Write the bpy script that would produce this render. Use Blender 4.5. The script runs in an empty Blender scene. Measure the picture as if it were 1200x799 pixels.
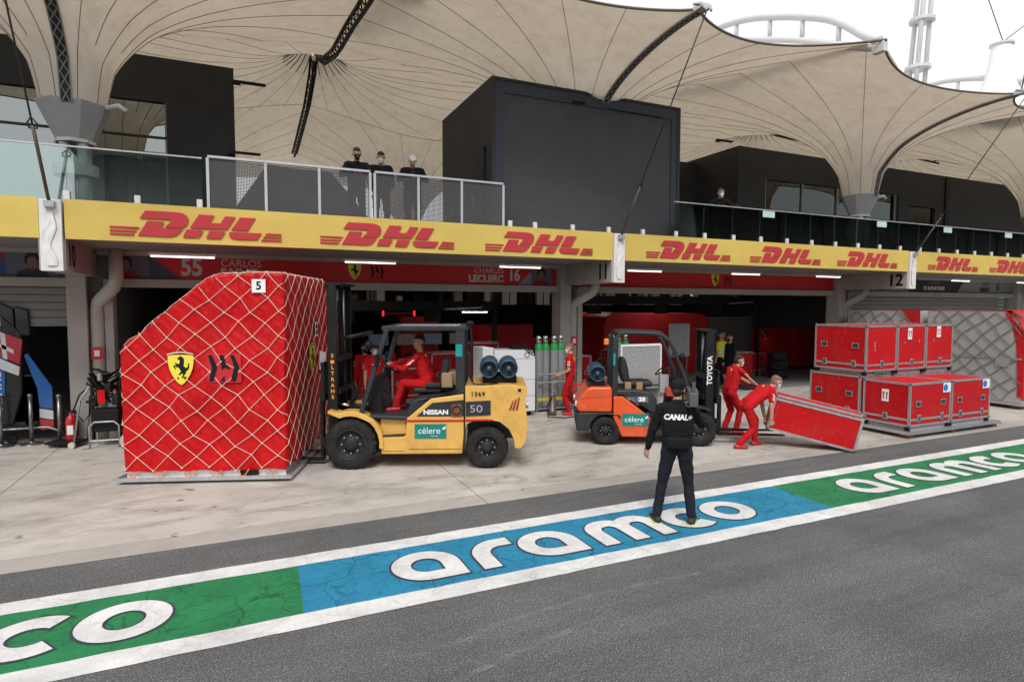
import bpy, bmesh, math, random
import numpy as np
from mathutils import Vector, Matrix
R = math.radians
random.seed(7)
rng = np.random.default_rng(5)
scene = bpy.context.scene
col = scene.collection

# ------------------------------------------------------------------ camera
cam = bpy.data.cameras.new('camera')
cam.sensor_width = 36.0
cam.lens = 21.07
cam.clip_end = 2000
camo = bpy.data.objects.new('camera', cam)
col.objects.link(camo)
YAW, PIT, ROL = .4265, .0588, .0017
fw = Vector((math.sin(YAW) * math.cos(PIT), math.cos(YAW) * math.cos(PIT), -math.sin(PIT)))
rt = Vector((math.cos(YAW), -math.sin(YAW), 0))
up = rt.cross(fw)
rt, up = rt * math.cos(ROL) + up * math.sin(ROL), up * math.cos(ROL) - rt * math.sin(ROL)
M4 = Matrix((rt, up, -fw)).transposed().to_4x4()
M4.translation = (0, 0, 2.7)
camo.matrix_world = M4
scene.camera = camo

# ------------------------------------------------------------------ world, sun, exposure
world = bpy.data.worlds.new('World')
scene.world = world
world.use_nodes = True
wn = world.node_tree
wn.nodes.clear()
sky = wn.nodes.new('ShaderNodeTexSky')
sky.sky_type = 'NISHITA'
sky.sun_disc = False
sky.sun_elevation = R(52)
sky.sun_rotation = R(205)
sky.air_density = 1.0
sky.dust_density = 6.0
hs = wn.nodes.new('ShaderNodeHueSaturation')
hs.inputs['Saturation'].default_value = .12
mx = wn.nodes.new('ShaderNodeMix')
mx.data_type = 'RGBA'
mx.inputs[0].default_value = .72
mx.inputs[7].default_value = (9.6, 9.9, 10.3, 1)
bg = wn.nodes.new('ShaderNodeBackground')
bg.inputs['Strength'].default_value = .092
wo = wn.nodes.new('ShaderNodeOutputWorld')
wn.links.new(sky.outputs[0], hs.inputs['Color'])
wn.links.new(hs.outputs[0], mx.inputs[6])
wn.links.new(mx.outputs[2], bg.inputs['Color'])
wn.links.new(bg.outputs[0], wo.inputs[0])
sl = bpy.data.lights.new('sun', 'SUN')
sl.energy = 1.5
sl.angle = R(20)
sl.color = (1, .97, .93)
so = bpy.data.objects.new('sun', sl)
col.objects.link(so)
so.rotation_euler = (R(38), 0, R(-25))
scene.view_settings.view_transform = 'Standard'
scene.view_settings.look = 'None'
scene.view_settings.gamma = 1
scene.view_settings.exposure = .52

# ------------------------------------------------------------------ materials
MT = {}
def nodes(m):
    m.use_nodes = True
    nt = m.node_tree
    return nt, nt.nodes['Principled BSDF']
def mat(name, c, rough=.55, metal=0.0, var=.12, vs=3.0, bump=0.0, bs=40.0, spec=.5, emit=0.0, dirt=0.0, coat=0.0, scratch=0.0):
    """plain procedural material: colour broken up by two noises, optional bump, dirt"""
    if name in MT: return MT[name]
    m = bpy.data.materials.new(name)
    nt, b = nodes(m)
    N, L = nt.nodes, nt.links
    b.inputs['Roughness'].default_value = rough
    b.inputs['Metallic'].default_value = metal
    b.inputs['Specular IOR Level'].default_value = spec
    b.inputs['Coat Weight'].default_value = coat
    tc = N.new('ShaderNodeTexCoord')
    n1 = N.new('ShaderNodeTexNoise'); n1.inputs['Scale'].default_value = vs
    n1.inputs['Detail'].default_value = 6
    n1.inputs['Roughness'].default_value = .65
    L.new(tc.outputs['Object'], n1.inputs['Vector'])
    cr = N.new('ShaderNodeMapRange')
    cr.inputs[1].default_value = .3; cr.inputs[2].default_value = .7
    cr.inputs[3].default_value = 1 - var; cr.inputs[4].default_value = 1 + var
    L.new(n1.outputs[0], cr.inputs[0])
    mul = N.new('ShaderNodeVectorMath'); mul.operation = 'SCALE'
    mul.inputs[0].default_value = c
    L.new(cr.outputs[0], mul.inputs['Scale'])
    out = mul.outputs[0]
    if dirt:
        n2 = N.new('ShaderNodeTexNoise'); n2.inputs['Scale'].default_value = vs * .7
        n2.inputs['Detail'].default_value = 8; n2.inputs['Roughness'].default_value = .75
        L.new(tc.outputs['Object'], n2.inputs['Vector'])
        r2 = N.new('ShaderNodeMapRange')
        r2.inputs[1].default_value = .5; r2.inputs[2].default_value = .72
        r2.inputs[3].default_value = 0; r2.inputs[4].default_value = dirt
        L.new(n2.outputs[0], r2.inputs[0])
        mm = N.new('ShaderNodeMix'); mm.data_type = 'RGBA'
        L.new(r2.outputs[0], mm.inputs[0]); L.new(out, mm.inputs[6])
        mm.inputs[7].default_value = (.09, .075, .06, 1)
        out = mm.outputs[2]
    if scratch:
        for ang, s_ in ((R(20), (55, 55, 2.2)), (R(-35), (2.5, 2.5, 60))):
            mp = N.new('ShaderNodeMapping'); mp.inputs['Scale'].default_value = s_; mp.inputs['Rotation'].default_value = (ang, ang * .7, 0)
            L.new(tc.outputs['Object'], mp.inputs['Vector'])
            q = ramp(nt, tnoise(nt, mp.outputs[0], 1.0, 4, .6, .3), [(.66, (0, 0, 0)), (.71, (scratch,) * 3)])
            out = mixc(nt, q, out, tuple(min(1, x * .5 + .32) for x in c))
    L.new(out, b.inputs['Base Color'])
    rr = N.new('ShaderNodeMapRange')
    rr.inputs[1].default_value = .3; rr.inputs[2].default_value = .7
    rr.inputs[3].default_value = max(.02, rough - .1); rr.inputs[4].default_value = min(1, rough + .1)
    L.new(n1.outputs[0], rr.inputs[0]); L.new(rr.outputs[0], b.inputs['Roughness'])
    if bump:
        n3 = N.new('ShaderNodeTexNoise'); n3.inputs['Scale'].default_value = bs
        n3.inputs['Detail'].default_value = 5
        L.new(tc.outputs['Object'], n3.inputs['Vector'])
        bp = N.new('ShaderNodeBump'); bp.inputs['Strength'].default_value = bump
        bp.inputs['Distance'].default_value = .02
        L.new(n3.outputs[0], bp.inputs['Height']); L.new(bp.outputs[0], b.inputs['Normal'])
    if emit:
        b.inputs['Emission Color'].default_value = (*c, 1)
        b.inputs['Emission Strength'].default_value = emit
    MT[name] = m
    return m
def cloth(name, c, bs=9, bump=.9, rough=.85):
    """garment fabric: soft folds from stretched noise bump"""
    if name in MT: return MT[name]
    m = mat(name, c, rough, var=.18, vs=6, bump=bump, bs=bs, spec=.2)
    return m
def glassmat(name, tint, refl=.12, clear=.8):
    """thin pane: tinted transparency with a fresnel mirror on top"""
    if name in MT: return MT[name]
    m = bpy.data.materials.new(name); m.use_nodes = True
    nt = m.node_tree; N, L = nt.nodes, nt.links
    N.clear()
    tr = N.new('ShaderNodeBsdfTransparent'); tr.inputs[0].default_value = (*[t * clear for t in tint], 1)
    gl = N.new('ShaderNodeBsdfGlossy'); gl.inputs['Roughness'].default_value = .015
    gl.inputs[0].default_value = (.95, 1, .98, 1)
    fr = N.new('ShaderNodeFresnel'); fr.inputs[0].default_value = 1.5
    ad = N.new('ShaderNodeMath'); ad.operation = 'ADD'; ad.use_clamp = True
    ad.inputs[1].default_value = refl
    L.new(fr.outputs[0], ad.inputs[0])
    mx_ = N.new('ShaderNodeMixShader'); o = N.new('ShaderNodeOutputMaterial')
    L.new(ad.outputs[0], mx_.inputs[0]); L.new(tr.outputs[0], mx_.inputs[1]); L.new(gl.outputs[0], mx_.inputs[2])
    L.new(mx_.outputs[0], o.inputs[0])
    MT[name] = m
    return m
def ramp(nt, src, stops):
    r = nt.nodes.new('ShaderNodeValToRGB')
    e = r.color_ramp.elements
    while len(e) < len(stops): e.new(.5)
    for k, (p, c) in enumerate(stops):
        e[k].position = p; e[k].color = (*c, 1) if len(c) == 3 else c
    nt.links.new(src, r.inputs[0])
    return r.outputs[0]
def tnoise(nt, vec, scale, detail=6, rough=.6, dist=0.0):
    n = nt.nodes.new('ShaderNodeTexNoise')
    n.inputs['Scale'].default_value = scale; n.inputs['Detail'].default_value = detail
    n.inputs['Roughness'].default_value = rough; n.inputs['Distortion'].default_value = dist
    nt.links.new(vec, n.inputs['Vector'])
    return n.outputs[0]
def mixc(nt, fac, a, b, mode='MIX'):
    m = nt.nodes.new('ShaderNodeMix'); m.data_type = 'RGBA'; m.blend_type = mode
    for s, v in ((0, fac), (6, a), (7, b)):
        if hasattr(v, 'links') or hasattr(v, 'is_linked'): nt.links.new(v, m.inputs[s])
        elif s == 0: m.inputs[0].default_value = v
        else: m.inputs[s].default_value = (*v, 1)
    return m.outputs[2]
def mapv(nt, scale, rotz=0):
    tc = nt.nodes.new('ShaderNodeTexCoord'); mp = nt.nodes.new('ShaderNodeMapping')
    mp.inputs['Scale'].default_value = scale; mp.inputs['Rotation'].default_value = (0, 0, rotz)
    nt.links.new(tc.outputs['Object'], mp.inputs['Vector'])
    return mp.outputs[0]

# ------------------------------------------------------------------ mesh builder
class MB:
    def __init__(s): s.v = []; s.f = []; s.m = []; s.cm = 0
    def add(s, vs, fs):
        o = len(s.v); s.v += [tuple(v) for v in vs]
        s.f += [tuple(i + o for i in f) for f in fs]; s.m += [s.cm] * len(fs)
        return s
    def bx(s, x0, x1, y0, y1, z0, z1, T=None):
        vs = [Vector((x, y, z)) for z in (z0, z1) for y in (y0, y1) for x in (x0, x1)]
        if T: vs = [T @ v for v in vs]
        return s.add(vs, [(0, 2, 3, 1), (4, 5, 7, 6), (0, 1, 5, 4), (2, 6, 7, 3), (0, 4, 6, 2), (1, 3, 7, 5)])
    def bar(s, a, b, w, h=None, upv=(0, 0, 1)):
        a, b = Vector(a), Vector(b); d = (b - a).normalized(); h = h or w
        u = Vector(upv)
        if abs(d.dot(u)) > .95: u = Vector((1, 0, 0)) if abs(d.x) < .9 else Vector((0, 1, 0))
        x = d.cross(u).normalized() * w / 2; y = x.cross(d).normalized() * h / 2
        vs = [p + i * x + j * y for p in (a, b) for i, j in ((-1, -1), (1, -1), (1, 1), (-1, 1))]
        return s.add(vs, [(3, 2, 1, 0), (4, 5, 6, 7), (0, 1, 5, 4), (1, 2, 6, 5), (2, 3, 7, 6), (3, 0, 4, 7)])
    def tube(s, pts, r, n=8, closed=False, caps=True):
        P = [Vector(p) for p in pts]; k = len(P)
        rr = r if hasattr(r, '__len__') else [r] * k
        u = None; vs = []
        for i in range(k):
            if closed: d = P[(i + 1) % k] - P[i - 1]
            else: d = P[min(i + 1, k - 1)] - P[max(i - 1, 0)]
            d.normalize()
            if u is None:
                u = Vector((0, 0, 1)) if abs(d.z) < .9 else Vector((1, 0, 0))
            u = (u - d * u.dot(d)).normalized(); w = d.cross(u)
            for j in range(n):
                a = 2 * math.pi * j / n
                vs.append(P[i] + (u * math.cos(a) + w * math.sin(a)) * rr[i])
        fs = []
        for i in range(k if closed else k - 1):
            i2 = (i + 1) % k
            for j in range(n):
                j2 = (j + 1) % n
                fs.append((i * n + j, i * n + j2, i2 * n + j2, i2 * n + j))
        if caps and not closed:
            fs.append(tuple(range(n - 1, -1, -1))); fs.append(tuple((k - 1) * n + j for j in range(n)))
        return s.add(vs, fs)
    def cyl(s, a, b, r, r2=None, n=20):
        return s.tube([a, b], [r, r if r2 is None else r2], n)
    def lathe(s, prof, c=(0, 0, 0), axis='z', n=28, T=None):
        """prof: list of (r, h) along the axis"""
        vs = []; fs = []
        for r_, h in prof:
            for j in range(n):
                a = 2 * math.pi * j / n; x, y = r_ * math.cos(a), r_ * math.sin(a)
                v = {'z': Vector((x, y, h)), 'y': Vector((x, h, y)), 'x': Vector((h, x, y))}[axis] + Vector(c)
                vs.append(T @ v if T else v)
        for i in range(len(prof) - 1):
            for j in range(n):
                j2 = (j + 1) % n
                q = (i * n + j, i * n + j2, (i + 1) * n + j2, (i + 1) * n + j)
                fs.append(q[::-1] if axis == 'y' else q)
        return s.add(vs, fs)
    def prism(s, poly, h0, h1, plane='xz', T=None):
        """poly in a plane, extruded between h0 and h1 on the third axis"""
        k = len(poly); vs = []
        for h in (h0, h1):
            for a, b in poly:
                v = {'xz': Vector((a, h, b)), 'xy': Vector((a, b, h)), 'yz': Vector((h, a, b))}[plane]
                vs.append(T @ v if T else v)
        fs = [tuple(range(k)), tuple(range(2 * k - 1, k - 1, -1))]
        fs += [(i, i + k, (i + 1) % k + k, (i + 1) % k) for i in range(k)]
        return s.add(vs, fs)
    def sheet(s, rows):
        """grid of points"""
        n = len(rows[0]); vs = [p for r_ in rows for p in r_]
        fs = [(i * n + j, i * n + j + 1, (i + 1) * n + j + 1, (i + 1) * n + j) for i in range(len(rows) - 1) for j in range(n - 1)]
        return s.add(vs, fs)
    def ring(s, outer, inner, f):
        k = len(outer)
        vs = [f(*p) for p in outer] + [f(*p) for p in inner]
        return s.add(vs, [(i, (i + 1) % k, (i + 1) % k + k, i + k) for i in range(k)])
    def build(s, name, m, parent=None, smooth=False, bevel=0, fix=True):
        me = bpy.data.meshes.new(name)
        me.from_pydata([tuple(v) for v in s.v], [], s.f)
        ms = m if isinstance(m, (list, tuple)) else [m]
        for q in ms: me.materials.append(q)
        if len(ms) > 1: me.polygons.foreach_set('material_index', s.m)
        if fix:
            b = bmesh.new(); b.from_mesh(me)
            bmesh.ops.recalc_face_normals(b, faces=b.faces); b.to_mesh(me); b.free()
        if smooth: me.polygons.foreach_set('use_smooth', [True] * len(me.polygons))
        o = bpy.data.objects.new(name, me); col.objects.link(o)
        if parent: o.parent = parent
        if bevel:
            bv = o.modifiers.new('bevel', 'BEVEL'); bv.width = bevel; bv.segments = 2
            bv.limit_method = 'ANGLE'; bv.angle_limit = R(40); bv.harden_normals = False
            me.polygons.foreach_set('use_smooth', [True] * len(me.polygons))
            ws = o.modifiers.new('wn', 'WEIGHTED_NORMAL'); ws.keep_sharp = True
        return o
def tag(o, label=None, cat=None, group=None, kind=None):
    if label: o['label'] = label
    if cat: o['category'] = cat
    if group: o['group'] = group
    if kind: o['kind'] = kind
    return o
def thing(name, label, cat, loc=(0, 0, 0), rz=0, group=None):
    o = bpy.data.objects.new(name, None); col.objects.link(o)
    o.location = loc; o.rotation_euler = (0, 0, rz); o.empty_display_size = .2
    return tag(o, label, cat, group)
def copy_tree(o, parent=None, loc=None, rz=None, label=None):
    c = o.copy(); col.objects.link(c); c.parent = parent
    if loc is not None: c.location = loc
    if rz is not None: c.rotation_euler = (0, 0, rz)
    if label: c['label'] = label
    for ch in [q for q in bpy.data.objects if q.parent == o]: copy_tree(ch, c)
    return c
def text(body, size, loc, rot, m, parent, name='lettering', ext=.002, off=0.0, sx=1.0, al='CENTER', shear=0.0, space=1.0):
    """flat lettering; rot is a 3x3 whose columns are reading direction, up, normal"""
    c = bpy.data.curves.new('t', 'FONT'); c.body = body; c.size = size
    c.align_x = al; c.align_y = 'CENTER'; c.extrude = ext; c.offset = off; c.shear = shear
    c.space_character = space; c.resolution_u = 4
    t = bpy.data.objects.new('t', c); col.objects.link(t)
    dg = bpy.context.evaluated_depsgraph_get()
    me = bpy.data.meshes.new_from_object(t.evaluated_get(dg))
    bpy.data.objects.remove(t)
    me.name = name; me.materials.clear(); me.materials.append(m)
    o = bpy.data.objects.new(name, me); col.objects.link(o)
    X, Y, Z = [Vector(q).normalized() for q in rot]
    mw = Matrix((X * sx, Y, Z)).transposed().to_4x4(); mw.translation = loc
    me.transform(mw)
    if parent: o.parent = parent
    return o
FRONT = ((1, 0, 0), (0, 0, 1), (0, -1, 0))          # a face looking at -Y

# common materials
m_white = mat('white_paint', (.72, .72, .70), .5, var=.06, dirt=.25)
m_conc_w = mat('white_concrete', (.36, .335, .31), .75, var=.1, vs=1.5, bump=.15, bs=30, dirt=.35)
m_dgrey = mat('charcoal_cladding', (.022, .024, .027), .6, spec=.25, var=.1, vs=1.2)
m_blk = mat('black_steel', (.009, .009, .0095), .5, spec=.3, var=.25, vs=8)
m_alu = mat('aluminium', (.62, .62, .63), .38, .85, var=.12, vs=14)
m_steel = mat('galvanised_steel', (.42, .43, .44), .45, .7, var=.15, vs=10)
m_red = mat('red_laminate', (.50, .005, .008), .42, spec=.22, var=.08, vs=4, dirt=.12)
m_yel = mat('banner_yellow', (.64, .47, .105), .65, var=.05, vs=2.0, bump=.12, bs=3)
m_dhl = mat('banner_red', (.48, .028, .042), .65, var=.03)
m_black = mat('black_print', (.007, .007, .007), .6, spec=.25, var=.1)
m_wprint = mat('white_print', (.78, .78, .78), .6, var=.04)
m_rub = mat('tyre_rubber', (.017, .0165, .016), .85, spec=.25, var=.3, vs=9, bump=.4, bs=60, dirt=.5)
m_shield = mat('shield_yellow', (.78, .66, .05), .55, var=.05)
m_lamp = mat('lamp_tube', (1, .97, .9), .4, emit=1.7)
from mathutils import noise as mnoise
# ------------------------------------------------------------------ ground
def asphalt():
    m = bpy.data.materials.new('asphalt'); nt, b = nodes(m)
    v = mapv(nt, (1, 1, 1)); vs = mapv(nt, (.12, 1.3, 1))
    fine = tnoise(nt, v, 85, 3, .75)
    big = tnoise(nt, v, .55, 5, .6)
    strk = tnoise(nt, vs, 1.1, 6, .65)
    c = ramp(nt, fine, [(.30, (.024, .024, .025)), (.46, (.085, .0845, .086)), (.58, (.145, .144, .144)), (.70, (.35, .35, .345))])
    vg = nt.nodes.new('ShaderNodeTexVoronoi'); vg.inputs['Scale'].default_value = 110; nt.links.new(v, vg.inputs['Vector'])
    sg = nt.nodes.new('ShaderNodeSeparateColor'); nt.links.new(vg.outputs['Color'], sg.inputs[0])
    c = mixc(nt, .36, c, ramp(nt, sg.outputs[0], [(.0, (.25, .25, .26)), (.45, (.75, .75, .75)), (.8, (1.3, 1.3, 1.29)), (1, (2.4, 2.4, 2.35))]), 'MULTIPLY')
    c = mixc(nt, .55, c, ramp(nt, big, [(.3, (.62, .62, .62)), (.7, (1.28, 1.27, 1.25))]), 'MULTIPLY')
    c = mixc(nt, .6, c, ramp(nt, strk, [(.36, (.72, .72, .73)), (.62, (1.2, 1.2, 1.19))]), 'MULTIPLY')
    # scraped pale streaks
    v2 = mapv(nt, (.25, 2.2, 1), .16)
    s2 = tnoise(nt, v2, 1.3, 8, .75, .6)
    c = mixc(nt, ramp(nt, s2, [(.66, (0, 0, 0)), (.76, (.4, .4, .4))]), c, (.33, .32, .31))
    vo = nt.nodes.new('ShaderNodeTexVoronoi'); vo.inputs['Scale'].default_value = .8
    nt.links.new(v, vo.inputs['Vector'])
    c = mixc(nt, ramp(nt, vo.outputs['Distance'], [(.02, (.9, .9, .9)), (.04, (0, 0, 0))]), c, (.02, .02, .02))
    nt.links.new(c, b.inputs['Base Color'])
    b.inputs['Roughness'].default_value = .92; b.inputs['Specular IOR Level'].default_value = .25
    bp = nt.nodes.new('ShaderNodeBump'); bp.inputs['Strength'].default_value = .55; bp.inputs['Distance'].default_value = .008
    nt.links.new(fine, bp.inputs['Height']); nt.links.new(bp.outputs[0], b.inputs['Normal'])
    return m
def concrete(name, base, warm=1.0, stain=.5):
    m = bpy.data.materials.new(name); nt, b = nodes(m)
    v = mapv(nt, (1, 1, 1)); vs = mapv(nt, (.65, 1.15, 1), R(-25))
    big = tnoise(nt, v, .45, 7, .62, .4); mid = tnoise(nt, vs, 1.7, 8, .68, .5); fine = tnoise(nt, v, 60, 4, .7)
    c = ramp(nt, big, [(.28, tuple(x * .74 for x in base)), (.5, base), (.72, tuple(x * 1.17 for x in base))])
    c = mixc(nt, stain, c, ramp(nt, mid, [(.34, (.62, .59, .56)), (.5, (1, 1, 1)), (.68, (1.13, 1.12, 1.11))]), 'MULTIPLY')
    c = mixc(nt, .35, c, ramp(nt, fine, [(.3, (.75, .75, .75)), (.7, (1.2, 1.2, 1.2))]), 'MULTIPLY')
    # oil spots and rubber marks
    sp = tnoise(nt, v, 3.1, 4, .55, .3)
    c = mixc(nt, ramp(nt, sp, [(.655, (0, 0, 0)), (.71, (.75, .75, .75))]), c, (.10, .09, .08))
    v3 = mapv(nt, (.5, 5, 1), R(-20))
    sk = tnoise(nt, v3, 1.0, 7, .7, .8)
    c = mixc(nt, ramp(nt, sk, [(.65, (0, 0, 0)), (.73, (.35, .35, .35))]), c, (.16, .145, .13))
    nt.links.new(c, b.inputs['Base Color'])
    b.inputs['Roughness'].default_value = .8; b.inputs['Specular IOR Level'].default_value = .3
    bp = nt.nodes.new('ShaderNodeBump'); bp.inputs['Strength'].default_value = .25; bp.inputs['Distance'].default_value = .01
    nt.links.new(fine, bp.inputs['Height']); nt.links.new(bp.outputs[0], b.inputs['Normal'])
    return m
def paint(name, c0, wear=.5, crack=.8):
    """road paint: blotchy, cracked, scuffed"""
    m = bpy.data.materials.new(name); nt, b = nodes(m)
    v = mapv(nt, (1, 1, 1))
    n1 = tnoise(nt, v, 1.6, 7, .65); n2 = tnoise(nt, v, 90, 3, .7)
    c = ramp(nt, n1, [(.3, tuple(x * .74 for x in c0)), (.68, tuple(min(1, x * 1.12) for x in c0))])
    c = mixc(nt, .3, c, ramp(nt, n2, [(.3, (.7, .7, .7)), (.7, (1.15, 1.15, 1.15))]), 'MULTIPLY')
    nd = nt.nodes.new('ShaderNodeTexNoise'); nd.inputs['Scale'].default_value = 3.0
    nt.links.new(v, nd.inputs['Vector'])
    va = nt.nodes.new('ShaderNodeVectorMath'); va.operation = 'MULTIPLY_ADD'
    va.inputs[1].default_value = (.35, .35, .35); nt.links.new(nd.outputs['Color'], va.inputs[0]); nt.links.new(v, va.inputs[2])
    for sc, w, st in ((2.4, .010, crack), (6.5, .014, crack * .7), (15, .02, crack * .4)):
        vo = nt.nodes.new('ShaderNodeTexVoronoi'); vo.feature = 'DISTANCE_TO_EDGE'; vo.inputs['Scale'].default_value = sc
        nt.links.new(va.outputs[0], vo.inputs['Vector'])
        ms = tnoise(nt, v, sc * .35, 3, .5)
        f = nt.nodes.new('ShaderNodeMath'); f.operation = 'MULTIPLY'
        nt.links.new(ramp(nt, vo.outputs['Distance'], [(w * .4, (st, st, st)), (w * 2.6, (0, 0, 0))]), f.inputs[0])
        nt.links.new(ramp(nt, ms, [(.38, (0, 0, 0)), (.52, (1, 1, 1))]), f.inputs[1])
        c = mixc(nt, f.outputs[0], c, tuple(x * .33 for x in c0))
    v2 = mapv(nt, (.6, 3, 1), .1)
    s2 = tnoise(nt, v2, 2.2, 9, .8, .4)
    c = mixc(nt, ramp(nt, s2, [(.645, (0, 0, 0)), (.72, (wear, wear, wear))]), c, (.12, .11, .10))
    nt.links.new(c, b.inputs['Base Color'])
    b.inputs['Roughness'].default_value = .75; b.inputs['Specular IOR Level'].default_value = .25
    bp = nt.nodes.new('ShaderNodeBump'); bp.inputs['Strength'].default_value = .3; bp.inputs['Distance'].default_value = .006
    nt.links.new(n2, bp.inputs['Height']); nt.links.new(bp.outputs[0], b.inputs['Normal'])
    return m
m_asph = asphalt()
lane = MB().sheet([[(-300, -200, 0), (400, -200, 0)], [(-300, 400, 0), (400, 400, 0)]]).build('pit_lane', m_asph)
tag(lane, kind='structure')
m_pw = paint('white_road_paint', (.64, .63, .62), .6, .3)
m_pg = paint('green_road_paint', (.022, .185, .07), .4, .8)
m_pb = paint('blue_road_paint', (.022, .205, .345), .4, .8)
m_po = mat('dark_outline_paint', (.035, .03, .05), .8)
def flat(name, m, poly, z, parent):
    o = MB().add([(x, y, z) for x, y in poly], [tuple(range(len(poly)))]).build(name, m, parent, fix=False)
    return o
for y0, y1 in ((6.447, 6.70), (5.148, 5.401)):
    xs_ = np.arange(-22, 75, .12)
    MB().sheet([[(x, y0 + .011 * (mnoise.noise(Vector((x * 3, y0, 0))) + .6 * mnoise.noise(Vector((x * 9, y0, 4)))), .006) for x in xs_], [(x, y1 + .011 * (mnoise.noise(Vector((x * 3, y1, 2))) + .6 * mnoise.noise(Vector((x * 9, y1, 4)))), .006) for x in xs_]]).build('white_line', m_pw, lane, fix=False)
edges = [-19.75, -13.0, -6.27, .475, 7.2, 13.95, 20.7, 27.4, 34.2, 41]
for k in range(len(edges) - 1):
    s = .15 if k != 2 else 0
    o = flat('painted_panel', m_pg if k % 2 == 0 else m_pb,
             [(edges[k] - .02, 5.37), (edges[k + 1] - .02, 5.37), (edges[k + 1] + .02, 6.48), (edges[k] + .02, 6.48)], .004, lane)
def arc(cx, cy, rx, ry, a0, a1, n):
    return [(cx + rx * math.cos(R(a0 + (a1 - a0) * i / n)), cy + ry * math.sin(R(a0 + (a1 - a0) * i / n))) for i in range(n + 1)]
def stroke(mb, pts, w, z, ox, oy, ext=0.0):
    """ribbon of width w along pts on the ground"""
    n = len(pts); L_ = []; R_ = []
    P = [Vector(p) for p in pts]
    if ext:
        P[0] = P[0] + (P[0] - P[1]).normalized() * ext; P[-1] = P[-1] + (P[-1] - P[-2]).normalized() * ext
    for i in range(n):
        d = (P[min(i + 1, n - 1)] - P[max(i - 1, 0)]).normalized(); q = Vector((-d.y, d.x)) * w / 2
        L_.append((P[i].x + q.x + ox, P[i].y + q.y + oy, z)); R_.append((P[i].x - q.x + ox, P[i].y - q.y + oy, z))
    mb.sheet([R_, L_])
def aramco(ox, oy, h=.69):
    W = .20
    def put(fn):
        for e, m, z, nm in ((.022, m_po, .008, 'letter_outline'), (0, m_pw, .012, 'letter')):
            mb = MB(); fn(mb, e, z); yield mb.build(nm, m, lane, fix=False)
    def A(x0):
        def fn(mb, e, z):
            def loop(i):   # i: inset
                cx, cy, rx, ry = .36, h / 2, .36 - i, h / 2 - i * .92
                return arc(cx, cy, rx, ry, 270, 0 + 0, 28)[:] + [(.72 - i, i * .92 + .0)]
            mb.ring(loop(-e), loop(W + e), lambda x, y: (ox + x0 + x, oy + y, z))
        return fn
    def O(x0, w=.72):
        def fn(mb, e, z):
            def loop(i): return arc(w / 2, h / 2, w / 2 - i, h / 2 - i * .9, 0, 360, 40)[:-1]
            mb.ring(loop(-e), loop(W + e), lambda x, y: (ox + x0 + x, oy + y, z))
        return fn
    def Rr(x0):
        def fn(mb, e, z):
            stroke(mb, [(.1, 0), (.1, .2)] + arc(.37, .31, .27, .285, 180, 90, 10) + [(.52, .595)], W + 2 * e, z, ox + x0, oy, e)
        return fn
    def Mm(x0):
        def fn(mb, e, z):
            stroke(mb, [(.1, 0), (.1, .2)] + arc(.30, .39, .2, .205, 180, 90, 8) + arc(.34, .39, .17, .205, 90, 0, 8) + [(.51, .2), (.51, 0)], W + 2 * e, z, ox + x0, oy, e)
            stroke(mb, [(.51, 0), (.51, .2)] + arc(.70, .39, .19, .205, 180, 90, 8) + arc(.74, .39, .17, .205, 90, 0, 8) + [(.91, .2), (.91, 0)], W + 2 * e, z + .0015, ox + x0, oy, e)
        return fn
    def Cc(x0):
        def fn(mb, e, z):
            stroke(mb, arc(.36, h / 2, .26, h / 2 - .1, 50, 310, 26), W + 2 * e, z, ox + x0, oy, e)
        return fn
    for fn in (A(-.02), Rr(.86), A(1.42), Mm(2.33), Cc(3.42), O(4.08)):
        list(put(fn))
for k in range(-2, 5):
    aramco(1.37 + 6.765 * k, 5.56)

# concrete apron: cast slabs with open joints
m_apr = concrete('apron_concrete', (.43, .402, .362), stain=.7)
m_edge = concrete('edge_concrete', (.355, .328, .298), stain=.4)
apron = MB().bx(-40, 60, 7.46, 27.5, -.2, .001).build('concrete_apron', mat('joint_dark', (.05, .045, .04), .9))
tag(apron, kind='structure')
for k in range(-4, 8):
    x0 = -3.16 + 6.19 * k
    MB().bx(x0 + .006, x0 + 6.184, 7.865, 14.25, -.1, .006).build('slab', m_apr, apron)
    MB().bx(x0 + .006, x0 + 6.184, 7.46, 7.86, -.1, .0055).build('edge_slab', m_edge, apron)
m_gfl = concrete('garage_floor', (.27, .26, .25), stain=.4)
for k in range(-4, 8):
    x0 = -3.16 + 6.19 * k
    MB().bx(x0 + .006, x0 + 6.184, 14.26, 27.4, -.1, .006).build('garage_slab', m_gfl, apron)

# rubber marks and scrapes left by tyres and pallets
def decal(name, c, strength, sx):
    m = bpy.data.materials.new(name); m.use_nodes = True
    nt = m.node_tree; N, L = nt.nodes, nt.links
    b = N['Principled BSDF']; b.inputs['Base Color'].default_value = (*c, 1); b.inputs['Roughness'].default_value = .9
    tr = N.new('ShaderNodeBsdfTransparent'); ms = N.new('ShaderNodeMixShader')
    f = tnoise(nt, mapv(nt, (sx, sx * 2.5, 1), R(-15)), 1.6, 8, .75, .5)
    L.new(ramp(nt, f, [(.42, (0, 0, 0)), (.66, (strength,) * 3)]), ms.inputs[0])
    L.new(tr.outputs[0], ms.inputs[1]); L.new(b.outputs[0], ms.inputs[2]); L.new(ms.outputs[0], N['Material Output'].inputs[0])
    return m
m_tm = decal('rubber_mark', (.13, .12, .11), .17, 1.2)
m_sc = decal('pale_scrape', (.30, .30, .29), .42, 3.0)
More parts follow.
